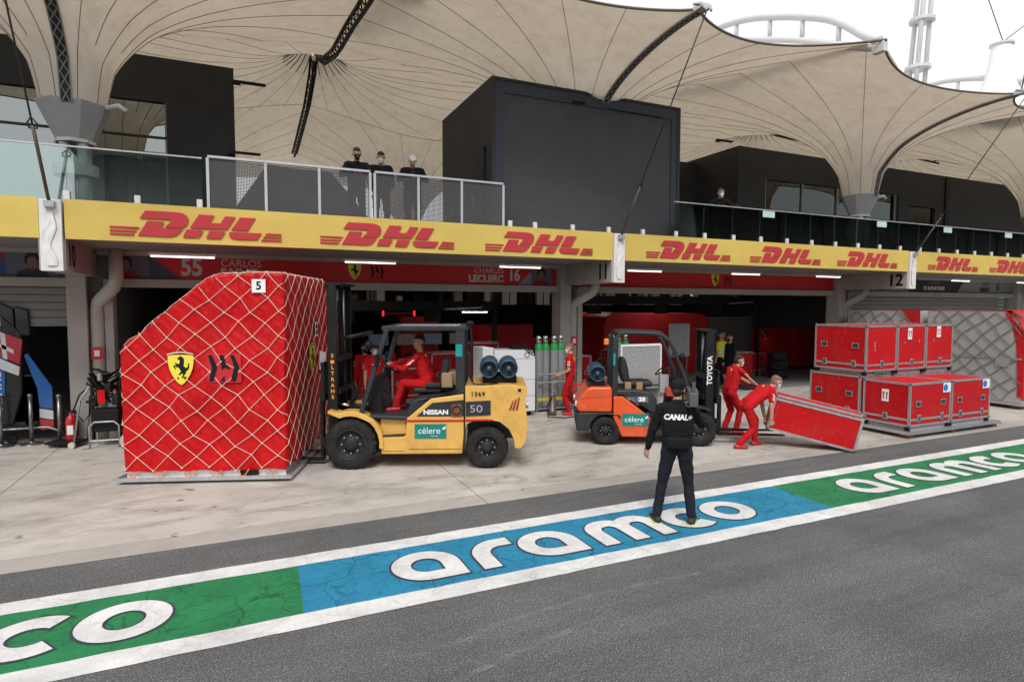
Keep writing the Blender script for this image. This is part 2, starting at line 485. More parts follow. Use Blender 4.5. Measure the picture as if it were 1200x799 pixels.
def mark(pts, w, m, name, z, parent):
    P = [Vector((*p, 0)) for p in pts]; n = 30; out = []
    for i in range(n + 1):                                   # quadratic curve
        t_ = i / n; p = P[0] * (1 - t_) ** 2 + P[1] * 2 * t_ * (1 - t_) + P[2] * t_ * t_
        out.append((p.x, p.y))
    mb = MB(); stroke(mb, out, w, z, 0, 0); mb.build(name, m, parent, fix=False)
for k, (pts, w) in enumerate((([(-3, 9.2), (2, 8.3), (9, 9.9)], .26), ([(-3, 10.7), (3, 9.2), (10, 11.4)], .26), ([(3.2, 8.2), (5.4, 9.3), (6.4, 13)], .22), ([(4.5, 8.2), (6.9, 9.1), (7.6, 13)], .22),
                              ([(9, 8.1), (13, 10.5), (18, 10.3)], .24), ([(-6, 8.3), (0, 8.6), (5, 8.1)], .2), ([(10.4, 8.2), (13, 12), (17, 13.5)], .22), ([(-5, 12.5), (-2, 9), (1, 8.2)], .24))):
    mark(pts, w, m_tm, 'tyre_mark', .0085 + .0007 * k, apron)
for k, (pts, w) in enumerate((([(5.3, 7.1), (6.4, 7.3), (7.2, 7.05)], .05), ([(3.9, 7.15), (4.5, 7.38), (5.2, 7.34)], .04), ([(1.4, 4.4), (2.6, 4.75), (4.2, 4.6)], .07), ([(8.3, 6.85), (10, 7.1), (11.2, 7.0)], .06), ([(.3, 3.6), (1.6, 4.1), (3.0, 4.3)], .06))):
    mark(pts, w, m_sc, 'scrape_mark', .003 + .0003 * k, lane)
for k, (pts, w) in enumerate((([(-4, 2.6), (6, 3.1), (20, 4.3)], .28), ([(-4, 1.4), (8, 2.2), (24, 3.6)], .28), ([(2, 4.3), (10, 4.4), (22, 4.8)], .22))):
    mark(pts, w, m_tm, 'tyre_mark', .002 + .0003 * k, lane)
# ------------------------------------------------------------------ pit building
BAY = 10.95
BX = [-2.73 + BAY * k for k in range(-1, 5)]          # bracket / column lines: -13.68, -2.73, 8.22, 19.17, 30.12, 41.07
bld = thing('pit_building', 'long two storey pit garage building with charcoal upper walls', 'building', (8, 16, 0))
def bp(mb, name, m, parent=None, **k):
    o = mb.build(name, m, parent or bld, **k)
    if parent is None: o.matrix_parent_inverse = Matrix.Translation((-8, -16, 0))
    return o
m_soff = mat('soffit_paint', (.24, .225, .215), .8, var=.08, vs=.8, dirt=.2)
bp(MB().bx(-30, 55, 12.06, 16.2, 3.78, 4.13), 'balcony_slab', m_soff)
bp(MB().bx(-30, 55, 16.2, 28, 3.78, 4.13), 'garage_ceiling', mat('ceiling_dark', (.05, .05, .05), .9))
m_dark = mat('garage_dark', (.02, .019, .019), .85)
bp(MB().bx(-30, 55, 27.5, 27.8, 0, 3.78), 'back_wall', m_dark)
for x in (-2.9, 23.6):
    bp(MB().bx(x, x + .12, 14.9, 27.5, 0, 3.78), 'partition_wall', mat('partition_grey', (.13, .13, .13), .7))
# columns, lintels, sign backing per bay
for x in BX:
    bp(MB().bx(x - .33, x + .0, 14.2, 14.7, 0, 3.78), 'column', m_conc_w, bevel=.012)
    bp(MB().bx(x + .27, x + .42, 14.3, 14.7, 0, 3.22), 'jamb', m_conc_w, bevel=.01)
    bp(MB().bx(x + .0, x + .27, 14.5, 14.7, 0, 3.78), 'pipe_recess', mat('recess_grey', (.22, .21, .2), .8))
    br = bp(MB().prism([(12.0, 3.26), (14.22, 3.26), (14.22, 3.78), (12.0, 3.78)], x - .19, x + .17, 'yz'), 'bracket', m_conc_w)
    # white end box wrapped in plastic
    bp(MB().bx(x - .155, x + .145, 11.93, 12.06, 3.245, 4.40), 'bracket_end', m_white, bevel=.01)
    mbp = MB(); rr_ = random.Random(int(x * 10))
    rows = []
    for i in range(15):
        z = 4.2 - .062 * i
        rows.append([(x - .03 + .035 * math.sin(i * .55) + (j / 6 - .5) * (.13 - .03 * math.sin(i * .9)), 11.922 - .025 * rr_.random(), z) for j in range(7)])
    mbp.sheet(rows)
    bp(mbp, 'plastic_wrap', mat('plastic_sheet', (.75, .75, .74), .25, var=.05), smooth=True)
for k in range(5):
    x0, x1 = BX[k] + .42, BX[k + 1] - .33
    bp(MB().bx(x0, x1, 14.32, 14.6, 3.06, 3.23), 'lintel', m_conc_w, bevel=.008)
    bp(MB().bx(BX[k], BX[k + 1] - .33, 14.52, 14.72, 3.235, 3.78), 'lintel_wall', m_soff)
    bp(MB().bx(BX[k] + .2, BX[k + 1] - .2, 14.12, 14.5, 3.70, 3.776), 'cornice', m_conc_w)
# roller shutters
m_shut = mat('shutter_grey', (.19, .19, .185), .5, var=.06, vs=1, dirt=.15)
def shutter(x0, x1, zb, label):
    t = thing('roller_shutter', label, 'shutter', ((x0 + x1) / 2, 14.62, zb), group='roller shutters of the garages')
    z = 3.06; w = (x1 - x0) / 2
    while z > zb:
        a = max(zb, z - .15)
        MB().prism([(-.03, a - zb), (-.045, a - zb + .02), (-.045, z - zb - .03), (-.03, z - zb - .004), (.0, z - zb - .004), (0, a - zb)], -w, w, 'yz').build('slat', m_shut, t)
        z -= .15
    return t
shutter(BX[0] + .42, BX[1] - .34, 2.3, 'half raised grey roller shutter above the blue and red race car parts')
shutter(BX[3] + .42, BX[4] - .34, 0.02, 'closed grey roller shutter behind the netted grey cargo units')
shutter(BX[4] + .42, BX[5] - .34, 0.02, 'closed grey roller shutter at the far right end of the garages')
# digits on the brackets
for n, i, side in (('10', 1, 1), ('11', 2, -1), ('12', 3, -1), ('13', 4, -1)):
    x = BX[i]
    rot = ((0, 1, 0), (0, 0, 1), (1, 0, 0)) if side > 0 else ((0, -1, 0), (0, 0, 1), (-1, 0, 0))
    o = text(n, .52, (x + (.173 if side > 0 else -.193), 12.36, 3.51), rot, m_black, bld, 'number', off=.012, sx=.95)
    o.matrix_parent_inverse = Matrix.Translation((-8, -16, 0))

# downpipes beside each column
def downpipe(x, label):
    t = thing('drain_pipe', label, 'pipe', (x + .135, 14.38, 0), group='white drain pipes beside the garage columns')
    m = mat('pipe_white', (.46, .43, .39), .55, var=.1, vs=2, dirt=.3)
    MB().tube([(0, 0, 0), (0, 0, 2.62), (.03, -.03, 2.76), (.36, -.42, 3.05), (.42, -.48, 3.2), (.42, -.48, 3.77)], .125, 18).build('pipe', m, t, smooth=True)
    mb = MB()
    for z in (.9, 1.7, 2.3): mb.lathe([(.126, z), (.136, z), (.136, z + .05), (.126, z + .05)], n=18)
    mb.build('pipe_collar', m, t)
    MB().tube([(-.27, -.1, 0), (-.27, -.1, 2.55), (-.33, -.1, 2.7), (-.33, -.1, 3.5)], .035, 10).build('conduit', m, t, smooth=True)
    MB().bx(-.1, .1, -.14, -.128, 1.62, 1.86).build('fire_notice', mat('notice_red', (.5, .02, .02), .5), t)
    MB().bx(-.05, .04, -.144, -.141, 1.68, 1.8).build('notice_symbol', m_wprint, t)
for i, s in ((1, 'white drain pipe with red notice beside the leaning trolleys'), (2, 'white drain pipe with red notice behind the man at the gas bottles'), (3, 'white drain pipe under bracket twelve behind the stacked red cases')):
    downpipe(BX[i], s)

# ------------------------------------------------------------------ banners
def dhl(parent, X0):
    sx, h = 2.68 / 805, .41
    def P(pts):
        return [(X0 + (x - 30) * sx, 3.885 + (170 - (y - .045 * x)) / 104 * h) for x, y in pts]
    polys = [('d', [(160, 104), (187, 72), (322, 78), (352, 82), (372, 92), (380, 106), (374, 128), (352, 147), (270, 143), (300, 118), (302, 111), (296, 109)]),
             ('d', [(195, 116), (268, 120), (252, 146), (350, 151), (335, 168), (318, 179), (290, 185), (150, 178)]),
             ('h', [(430, 87), (503, 91), (478, 124), (530, 126), (555, 94), (605, 97), (562, 152), (385, 146)]),
             ('h', [(370, 153), (447, 157), (425, 189), (352, 186)]), ('h', [(478, 159), (553, 162), (530, 194), (460, 191)]),
             ('l', [(628, 99), (705, 102), (663, 159), (582, 155)]), ('l', [(573, 165), (733, 171), (710, 201), (608, 197), (582, 191), (571, 180)])]
    for s, pts in polys:
        MB().prism(P(pts)[::-1], 11.962, 11.975, 'xz').build('logo_letter', m_dhl, parent)
    for (a, b, y) in ((30, 158, 137), (30, 146, 152), (30, 135, 166)):
        MB().prism(P([(a, y), (b, y + .045 * (b - a)), (b - 6, y + 7 + .045 * (b - a)), (a, y + 7)])[::-1], 11.962, 11.975, 'xz').build('logo_stripe', m_dhl, parent)
    for (a, b, y) in ((752, 835, 171), (741, 835, 184), (730, 835, 198)):
        MB().prism(P([(a + 5, y), (b, y + .04 * (b - a)), (b, y + 7 + .045 * (b - a)), (a, y + 7)])[::-1], 11.962, 11.975, 'xz').build('logo_stripe', m_dhl, parent)
def banner(i, label):
    x0, x1 = BX[i] + .17, BX[i + 1] - .17
    t = thing('fascia_banner', label, 'banner', (0, 0, 0), group='yellow banners along the balcony edge')
    rows = []
    for z in np.linspace(3.775, 4.42, 6):
        rows.append([(x, 11.985 - .008 * math.sin(x * 1.7 + z * 3) * (1 if abs(z - 4.1) < .3 else 0), z) for x in np.linspace(x0, x1, 40)])
    mb = MB(); mb.sheet(rows)
    mb.build('banner_cloth', m_yel, t, smooth=True)
    MB().bx(x0 + .01, x1 - .01, 12.0, 12.055, 3.78, 4.41).build('backing_board', m_soff, t)
    for X in (x0 + .62, x0 + 3.99, x0 + 7.37): dhl(t, X)
banner(0, 'yellow banner at the far left edge of the balcony')
banner(1, 'yellow banner with three red logos above the two driver names')
banner(2, 'yellow banner with three red logos between brackets eleven and twelve')
banner(3, 'yellow banner right of bracket twelve above the grey name board')
banner(4, 'yellow banner at the far right end of the balcony')

# ------------------------------------------------------------------ header signs
HORSE = [(197, 237), (215, 222), (232, 204), (248, 212), (268, 222), (282, 250), (281, 300), (273, 330), (300, 362), (318, 355), (335, 330), (325, 310), (345, 298), (347, 345), (331, 385), (306, 402), (300, 430), (280, 455), (262, 492), (243, 496), (257, 466), (266, 440), (242, 432), (236, 456), (203, 446), (224, 430), (240, 400), (208, 352), (186, 350), (168, 340), (166, 352), (181, 374), (172, 381), (150, 348), (150, 326), (186, 326), (158, 292), (182, 298), (215, 310), (228, 290), (226, 256), (205, 250)]
def shield(parent, c, w, rot, name='emblem'):
    """yellow shield with a rearing black horse; rot columns = right, up, normal"""
    X, Y, Z = [Vector(q).normalized() for q in rot]; k = w / 320
    def f(x, y, d): return Vector(c) + X * (x - 240) * k - Y * (y - 385) * k + Z * d
    sh = [(80, 205), (110, 197), (160, 191), (240, 189), (320, 191), (370, 197), (400, 205), (399, 290), (385, 370), (352, 450), (310, 520), (275, 560), (240, 583), (205, 560), (170, 520), (128, 450), (95, 370), (81, 290)]
    def ins(mb, pts, d):
        n = len(pts); mb.add([f(x, y, d) for x, y in pts] + [f(x, y, 0) for x, y in pts], [tuple(range(n))] + [(i, i + n, (i + 1) % n + n, (i + 1) % n) for i in range(n)])
    mb = MB(); ins(mb, sh, .004); e = mb.build(name, m_shield, parent)
    mb = MB(); ins(mb, HORSE, .007); mb.build('horse', m_black, e if e.parent and e.parent.parent is None else parent)
    mb = MB(); ins(mb, [(188, 490), (214, 478), (210, 512), (196, 505)], .006); ins(mb, [(268, 478), (310, 475), (296, 510), (280, 512)], .006)
    mb.build('initial', m_black, e)
    for q, cc in ((0, (.02, .2, .06)), (9, (.8, .8, .8)), (18, (.55, .02, .02))):
        mb = MB(); ins(mb, [(70, 182 - 9 + q), (150, 160 - 9 + q), (240, 152 - 9 + q), (330, 160 - 9 + q), (400, 178 - 9 + q), (400, 186 - 9 + q), (330, 169 - 9 + q), (240, 161 - 9 + q), (150, 169 - 9 + q), (70, 191 - 9 + q)], .005)
        mb.build('tricolour_stripe', mat('stripe%d' % q, cc, .6), e)
    return e
def chevrons(parent, c, w, rot, m):
    X, Y, Z = [Vector(q).normalized() for q in rot]; k = w / 385
    for pts in ([(540, 192), (590, 192), (650, 345), (600, 525), (545, 525), (585, 345)], [(810, 192), (855, 192), (918, 345), (872, 525), (812, 525), (858, 345)],
                [(680, 192), (730, 192), (755, 300), (800, 345), (800, 380), (745, 350), (705, 380)], [(680, 525), (735, 455), (740, 525)]):
        n = len(pts); mb = MB()
        g = [Vector(c) + X * (x - 730) * k - Y * (y - 358) * k + Z * .004 for x, y in pts]
        b0 = [q - Z * .004 for q in g]
        mb.add(g + b0, [tuple(range(n))] + [(i, i + n, (i + 1) % n + n, (i + 1) % n) for i in range(n)])
        mb.build('chevron', m, parent)
m_sred = mat('sign_red', (.56, .012, .014), .5, var=.06)
m_sgrey = mat('sign_grey', (.24, .25, .27), .5)
m_slt = mat('sign_lettering', (.55, .53, .53), .5)
m_skin = mat('skin', (.52, .30, .21), .55, var=.06)
YS = 14.44
def sign(x0, x1, m, label):
    t = thing('name_board', label, 'sign', ((x0 + x1) / 2, YS, 3.24), group='name boards above the garage doors')
    MB().bx(-(x1 - x0) / 2, (x1 - x0) / 2, 0, .05, 0, .50).build('board', m, t)
    return t
def portrait(t, x, shirt, side=1, w=.42):
    """printed driver portrait: flat shapes on the board"""
    g = MB().bx(x - w, x + w, -.006, 0, .005, .495).build('portrait_ground', mat('portrait_grey', (.10, .12, .16), .6), t)
    def oval(cx, cz, rx, rz, y, m, nm):
        MB().prism([(cx + rx * math.cos(R(a)), cz + rz * math.sin(R(a))) for a in range(0, 360, 20)], -y, -.005, 'xz').build(nm, m, g)
    MB().prism([(x - .27, .006), (x + .27, .006), (x + .22, .10), (x + .08, .16), (x - .08, .16), (x - .22, .10)], -.009, -.006, 'xz').build('printed_shirt', shirt, g)
    oval(x, .33, .125, .15, .010, mat('printed_hair', (.012, .01, .01), .7), 'printed_hair')
    oval(x, .27, .085, .125, .013, mat('printed_skin', (.20, .11, .085), .7), 'printed_face')
x = BX[1] + .42
t = sign(BX[1] + .2, BX[2] - .35, m_sred, 'red name board with 55 and 16 above the garage of the yellow forklift')
c0 = (BX[1] + .2 + BX[2] - .35) / 2
mred_shirt = mat('printed_red', (.30, .015, .02), .6)
portrait(t, -2.1 - c0, mred_shirt)
MB().prism([(-1.68 - c0, .005), (-1.1 - c0, .005), (-1.68 - c0, .495)], -.005, 0, 'xz').build('slant', mat('slant_blue', (.045, .06, .10), .5), t)
MB().prism([(7.18 - c0 - .45, .005), (7.2 - c0, .005), (7.2 - c0, .45)], -.005, 0, 'xz').build('slant', m_sgrey, t)
portrait(t, 7.42 - c0, mred_shirt, w=.3)
text('55', .52, (-.90 - c0, -.004, .25), FRONT, m_slt, t, off=.018, sx=.8)
text('CARLOS', .22, (-.35 - c0, -.004, .36), FRONT, m_slt, t, al='LEFT')
text('SAINZ', .26, (-.35 - c0, -.004, .15), FRONT, m_slt, t, al='LEFT', off=.011)
text('CHARLES', .20, (6.72 - c0 - .4, -.004, .36), FRONT, m_slt, t, al='RIGHT')
text('LECLERC', .245, (6.72 - c0 - .4, -.004, .15), FRONT, m_slt, t, al='RIGHT', off=.011)
text('16', .42, (6.62 - c0, -.004, .25), FRONT, m_slt, t, off=.016, sx=.8)
shield(t, (2.49 - c0, -.002, .25), .30, FRONT)
chevrons(t, (3.02 - c0, -.002, .25), .32, FRONT, m_black)
t = sign(BX[2] + .2, BX[3] - .35, m_sred, 'plain red name board with a single shield between brackets eleven and twelve')
c0 = (BX[2] + .2 + BX[3] - .35) / 2
shield(t, (13.5 - c0, -.002, .25), .30, FRONT)
chevrons(t, (14.02 - c0, -.002, .25), .32, FRONT, m_black)
t = sign(BX[3] + .2, BX[4] - .35, m_sgrey, 'grey and black name board right of bracket twelve')
c0 = (BX[3] + .2 + BX[4] - .35) / 2
m_navy = mat('navy_panel', (.012, .014, .025), .5)
MB().prism([(22.6 - c0, .49), (23.0 - c0, .01), (26.0 - c0, .01), (26.4 - c0, .49)], -.008, 0, 'xz').build('dark_panel', m_navy, t)
text('YUKI', .19, (19.6 - c0, -.004, .36), FRONT, m_black, t, al='LEFT')
text('TSUNODA', .24, (20.5 - c0, -.004, .13), FRONT, m_black, t, al='LEFT', off=.011)
text('SCUDERIA', .13, (24.5 - c0, -.010, .36), FRONT, m_sgrey, t, space=1.3)
text('07 ALPHATAURI', .2, (24.5 - c0, -.010, .15), FRONT, m_wprint, t, off=.006, sx=.9)
text('PIERRE', .17, (28.2 - c0, -.004, .36), FRONT, mat('grey_text', (.09, .09, .1), .5), t, al='RIGHT')
text('GASLY', .23, (28.2 - c0, -.004, .14), FRONT, m_black, t, al='RIGHT', off=.011)
text('10', .42, (28.75 - c0, -.004, .25), FRONT, m_black, t, sx=.7)
t = sign(BX[0] + .2, BX[1] - .35, mat('sign_blue', (.02, .06, .19), .5), 'blue name board at the left edge with a driver portrait')
c0 = (BX[0] + .2 + BX[1] - .35) / 2
MB().prism([(-5.0 - c0, .005), (-4.5 - c0, .005), (-3.9 - c0, .495), (-4.6 - c0, .495)], -.005, 0, 'xz').build('slant', mat('slant_red', (.28, .02, .04), .5), t)
portrait(t, -3.62 - c0, mat('printed_navy', (.02, .02, .03), .6))
text('ALONSO', .24, (-7.2 - c0, -.004, .25), FRONT, m_slt, t, al='LEFT', off=.011)

# strip lamps under the balcony
def strip_lamp(x, label):
    t = thing('strip_lamp', label, 'lamp', (x, 12.9, 3.62), group='strip lamps under the balcony')
    MB().bx(-.56, .56, -.035, .035, .0, .05).build('lamp_housing', m_white, t)
    MB().tube([(-.53, 0, -.018), (.53, 0, -.018)], .014, 10).build('tube', m_lamp, t)
    for s in (-.35, .35): MB().cyl((s, 0, .06), (s, 0, .16), .008, n=6).build('hanger', m_steel, t)
for x, s in ((-.94, 'lit strip lamp left above the number 55'), (2.56, 'lit strip lamp above the yellow shield of the name board'), (6.08, 'lit strip lamp above the number 16'),
             (9.67, 'lit strip lamp just right of bracket eleven'), (13.2, 'lit strip lamp between the brackets eleven and twelve above the shield'), (16.6, 'lit strip lamp just left of bracket twelve'),
             (23.4, 'lit strip lamp above the dark panel of the grey name board'), (27.5, 'lit strip lamp at the far right above the number 10')):
    strip_lamp(x, s)

# ------------------------------------------------------------------ balcony upper storey
m_fr = mat('window_frame_grey', (.30, .30, .31), .5)
m_glass = glassmat('lounge_glass', (.10, .12, .13), .24, .9)
m_glassR = glassmat('lounge_glass_dark', (.30, .33, .34), .02, .9)
m_clad = mat('charcoal_panel', (.042, .043, .047), .6, spec=.25, var=.25, vs=1.1, bump=.15, bs=6)
# left lounge block: X < 0
blkL = thing('lounge_block', 'charcoal lounge block with large windows on the left of the balcony', 'building', (-10, 18, 4.13))
def wp(mb, name, m, t, **k):
    o = mb.build(name, m, t, **k); o.matrix_parent_inverse = Matrix.Translation(-Vector(t.location)); return o
wp(MB().bx(-30, 0, 16.0, 16.25, 7.3, 8.17), 'upper_wall', m_clad, blkL)
wp(MB().bx(-1.42, 0, 16.0, 16.25, 4.13, 7.3), 'wall', m_clad, blkL)
wp(MB().bx(-.2, 0, 16.25, 24, 4.13, 8.17), 'side_wall', m_clad, blkL)
wp(MB().bx(-30, -.2, 23.8, 24, 4.13, 8.17), 'rear_wall', m_clad, blkL)
wp(MB().bx(-30, -.2, 16.25, 23.8, 7.5, 7.6), 'lounge_ceiling', mat('lounge_ceiling', (.12, .12, .12), .8), blkL)
wp(MB().bx(-30, 0, 16.0, 24, 8.172, 8.3), 'roof', m_clad, blkL)
for i, (a, b_) in enumerate(((-14, -9.6), (-9.55, -5.5), (-5.45, -2.94), (-2.9, -1.46))):
    wp(MB().bx(a, b_, 16.08, 16.1, 4.16, 7.28), 'window_pane', m_glass, blkL)
    wp(MB().bx(b_, b_ + .05, 16.03, 16.14, 4.13, 7.3), 'mullion', m_fr, blkL)
wp(MB().bx(-14, -1.42, 16.03, 16.14, 6.5, 6.54), 'transom', mat('dark_frame', (.02, .02, .02), .4), blkL)
lampm = mat('downlight', (1, .97, .9), .4, emit=3)
for y in (17.0, 18.6, 20.2):
    for x in (-2.2, -3.7, -5.2, -6.7, -8.2):
        wp(MB().lathe([(.0, 0), (.11, 0), (.11, .02)], (x, y, 7.48), n=12), 'ceiling_light', lampm, blkL)
# right lounge block: X > 15.9
blkR = thing('lounge_block', 'charcoal lounge block with glazed front on the right of the balcony', 'building', (25, 18, 4.13))
wp(MB().bx(15.9, 60, 16.0, 16.25, 7.22, 8.15), 'upper_wall', m_clad, blkR)
wp(MB().bx(15.9, 17.2, 16.0, 16.25, 4.13, 7.22), 'wall', m_clad, blkR)
wp(MB().bx(15.9, 16.1, 16.25, 18.2, 4.13, 8.15), 'side_wall', m_clad, blkR)
wp(MB().bx(9.0, 15.9, 18.0, 18.2, 4.13, 8.05), 'recess_wall', m_clad, blkR)
wp(MB().bx(16.1, 60, 23.8, 24, 4.13, 8.15), 'rear_wall', m_clad, blkR)
wp(MB().bx(15.9, 60, 16, 24, 8.152, 8.25), 'roof', m_clad, blkR)
wp(MB().bx(16.1, 60, 16.25, 23.8, 7.45, 7.55), 'lounge_ceiling', mat('lounge_ceiling', (.12, .12, .12), .8), blkR)
for a, b_ in ((17.25, 19.08), (19.14, 20.96), (21.02, 22.8), (22.86, 24.4)):
    wp(MB().bx(a, b_, 16.08, 16.1, 4.16, 7.2), 'window_pane', m_glassR, blkR)
    wp(MB().bx(b_, b_ + .06, 16.02, 16.15, 4.13, 7.22), 'mullion', m_fr, blkR)
wp(MB().bx(17.2, 17.25, 16.02, 16.15, 4.13, 7.22), 'mullion', m_fr, blkR)
wp(MB().bx(24.46, 25.1, 15.9, 16.25, 4.13, 7.22), 'pier', m_clad, blkR)
wp(MB().bx(27.0, 60, 16.0, 16.25, 4.13, 7.22), 'wall', m_clad, blkR)
wp(MB().bx(25.1, 27.0, 16.0, 16.25, 6.85, 7.22), 'door_head', m_clad, blkR)
wp(MB().bx(25.1, 27.0, 16.1, 16.12, 4.13, 6.85), 'door_pane', m_glassR, blkR)
for x in (27.6, 36.0, 44):
    wp(MB().bx(x, x + .25, 15.93, 16.0, 4.13, 8.15), 'pilaster', m_blk, blkR)
for y in (17.2, 18.8, 20.4, 22.0):
    for x in np.arange(17.6, 27, 1.5):
        wp(MB().bx(x - .16, x + .16, y - .06, y + .06, 7.42, 7.445), 'ceiling_light', lampm, blkR)
# floodlight arm on the block corner
for xx, yy, zz in ((15.2, 15.95, 8.3), (.35, 15.9, 7.95), (.2, 15.9, 6.3)):
    t = thing('flood_lamp', {8.3: 'thin black lamp arm on the corner of the right lounge block', 7.95: 'thin black lamp arm at the top corner of the left lounge block', 6.3: 'thin black lamp arm low on the corner of the left lounge block'}[zz], 'lamp', (xx, yy, zz))
    MB().bx(-.35, .35, -.06, .06, 0, .04).build('arm', m_blk, t)
    MB().bx(-.35, -.2, -.07, .07, -.04, .0).build('lamp_head', m_blk, t)
# big screen box
box = thing('screen_box', 'large charcoal box with a framed blank front standing on the balcony', 'box', (7.86, 14.3, 4.13))
m_bxf = mat('box_frame_blue', (.052, .060, .077), .6, spec=.25, var=.06)
m_bxp = mat('box_panel', (.072, .073, .077), .7, spec=.25, var=.12, vs=2.5, bump=.06, bs=9, dirt=.08)
wp(MB().bx(5.23, 5.32, 12.6, 16.2, 4.13, 7.74), 'side_wall', m_clad, box)
wp(MB().bx(10.42, 10.51, 12.6, 16.2, 4.13, 7.74), 'side_wall', m_clad, box)
wp(MB().bx(5.32, 10.42, 16.1, 16.2, 4.13, 7.74), 'rear_wall', m_clad, box)
wp(MB().bx(5.23, 10.51, 12.6, 16.2, 7.742, 7.80), 'lid', m_clad, box)
wp(MB().bx(5.52, 10.24, 12.65, 12.72, 4.30, 7.48), 'front_panel', m_bxp, box)
for q in ((5.24, 5.52, 12.62, 12.72, 4.13, 7.74), (10.24, 10.50, 12.62, 12.72, 4.13, 7.74), (5.521, 10.239, 12.62, 12.72, 7.48, 7.74), (5.521, 10.239, 12.62, 12.72, 4.13, 4.30)):
    wp(MB().bx(*q), 'frame', m_bxf, box)
wp(MB().bx(7.3, 7.62, 12.57, 12.62, 7.50, 7.54), 'cable_clip', m_black, box); wp(MB().bx(8.3, 9.9, 12.60, 12.62, 7.485, 7.497), 'cable_run', m_black, box)
wp(MB().bx(5.19, 5.23, 13.0, 13.7, 4.13, 6.35), 'side_door', m_blk, box)
wp(MB().bx(5.15, 5.19, 13.62, 13.66, 5.0, 5.3), 'door_handle', m_alu, box)
# dark faceted kiosk on the terrace
t = thing('terrace_kiosk', 'dark faceted kiosk behind the mesh railing', 'kiosk', (1.9, 21.0, 4.13))
MB().prism([(-1.9, 0), (2.2, 0), (2.2, 1.6), (1.0, 3.0), (-1.0, 3.05), (-1.9, 1.7)], 0, 3, 'xz').build('shell', mat('kiosk_grey', (.055, .062, .075), .5), t, bevel=.02)
MB().prism([(-1.2, .3), (.2, 1.4), (1.7, .3)], -.02, 0, 'xz').build('facet', m_clad, t)

# ------------------------------------------------------------------ railings
m_mesh = mat('perforated_mesh', (.16, .16, .17), .6)
def meshmat():
    m = bpy.data.materials.new('wire_mesh'); m.use_nodes = True
    nt = m.node_tree; N, L = nt.nodes, nt.links
    b = N['Principled BSDF']; b.inputs['Base Color'].default_value = (.085, .085, .09, 1); b.inputs['Roughness'].default_value = .6
    tr = N.new('ShaderNodeBsdfTransparent'); mxs = N.new('ShaderNodeMixShader')
    tc = N.new('ShaderNodeTexCoord')
    fac = None
    for ax, sc in ((0, 1), (2, 1)):
        sp = N.new('ShaderNodeSeparateXYZ'); L.new(tc.outputs['Object'], sp.inputs[0])
        a = N.new('ShaderNodeMath'); a.operation = 'MULTIPLY'; a.inputs[1].default_value = 38; L.new(sp.outputs[ax], a.inputs[0])
        fr = N.new('ShaderNodeMath'); fr.operation = 'FRACT'; L.new(a.outputs[0], fr.inputs[0])
        lt = N.new('ShaderNodeMath'); lt.operation = 'LESS_THAN'; lt.inputs[1].default_value = .46; L.new(fr.outputs[0], lt.inputs[0])
        if fac is None: fac = lt.outputs[0]
        else:
            mxn = N.new('ShaderNodeMath'); mxn.operation = 'MAXIMUM'; L.new(fac, mxn.inputs[0]); L.new(lt.outputs[0], mxn.inputs[1]); fac = mxn.outputs[0]
    L.new(fac, mxs.inputs[0]); L.new(tr.outputs[0], mxs.inputs[1]); L.new(b.outputs[0], mxs.inputs[2])
    L.new(mxs.outputs[0], N['Material Output'].inputs[0])
    return m
m_wire = meshmat()
m_railg = mat('railing_grey', (.55, .56, .58), .45, .3, var=.06)
t = thing('mesh_railing', 'grey steel railing with fine mesh panels in front of the three men', 'railing', (2.4, 12.15, 4.13))
xs = [-.46, .5, 1.45, 2.42, 2.51, 3.4, 4.34, 5.3]
for x in xs: MB().bx(x - 2.4 - .025, x - 2.4 + .025, -.03, .03, 0, 1.19).build('post', m_railg, t, bevel=.004)
for a, b_ in ((-.46, 2.42), (2.51, 5.3)):
    MB().bx(a - 2.4, b_ - 2.4, -.035, .035, 1.19, 1.235).build('top_rail', m_railg, t, bevel=.005)
for a, b_ in zip(xs[:-1], xs[1:]):
    if b_ - a < .3: continue
    MB().bx(a - 2.375, b_ - 2.425, -.004, .004, .1, 1.17).build('mesh_panel', m_wire, t)
    MB().bx(a - 2.375, b_ - 2.425, -.012, .012, .07, .1).build('bottom_rail', m_railg, t)
m_bal = glassmat('balustrade_glass', (.82, .90, .88), -.015, .97)
m_balL = glassmat('balustrade_glass_bright', (.72, .84, .82), .17, .95)  # left panes: same glass, mirror share raised to brighten their reflections
def balustrade(x0, x1, label, n0=.97):
    t = thing('glass_balustrade', label, 'balustrade', (x0, 12.15, 4.13), group='glass balustrades of the balcony')
    n = max(1, round((x1 - x0) / .97)); w = (x1 - x0) / n
    for i in range(n):
        MB().bx(i * w + .003, (i + 1) * w - .003, -.005, .005, .08, 1.16).build('glass_pane', m_bal if x0 > 0 else m_balL, t)
    for i in range(n + 1):
        MB().bx(min(max(i * w, .05), x1 - x0 - .05) - .045, min(max(i * w, .05), x1 - x0 - .05) + .045, -.06, -.012, .2, .44).build('clamp', m_white, t, bevel=.006)
    MB().bx(0, x1 - x0, -.02, .02, 1.162, 1.185).build('top_rail', m_alu, t)
    return t
balustrade(-13.5, -.55, 'clear glass balustrade on the left in front of the lounge windows')
tb = balustrade(9.97, 54, 'clear glass balustrade on the right half of the balcony')
for x in (13.0, 17.7, 21.0, 24.5):
    MB().bx(x - 9.97 - .02, x - 9.97 + .42, -.012, -.008, .98, 1.15).build('frosted_label', mat('frost', (.55, .72, .70), .5), tb)
t = thing('clamp_row', 'row of short white posts on the banner edge below the charcoal box', 'posts', (5.4, 12.12, 4.13))
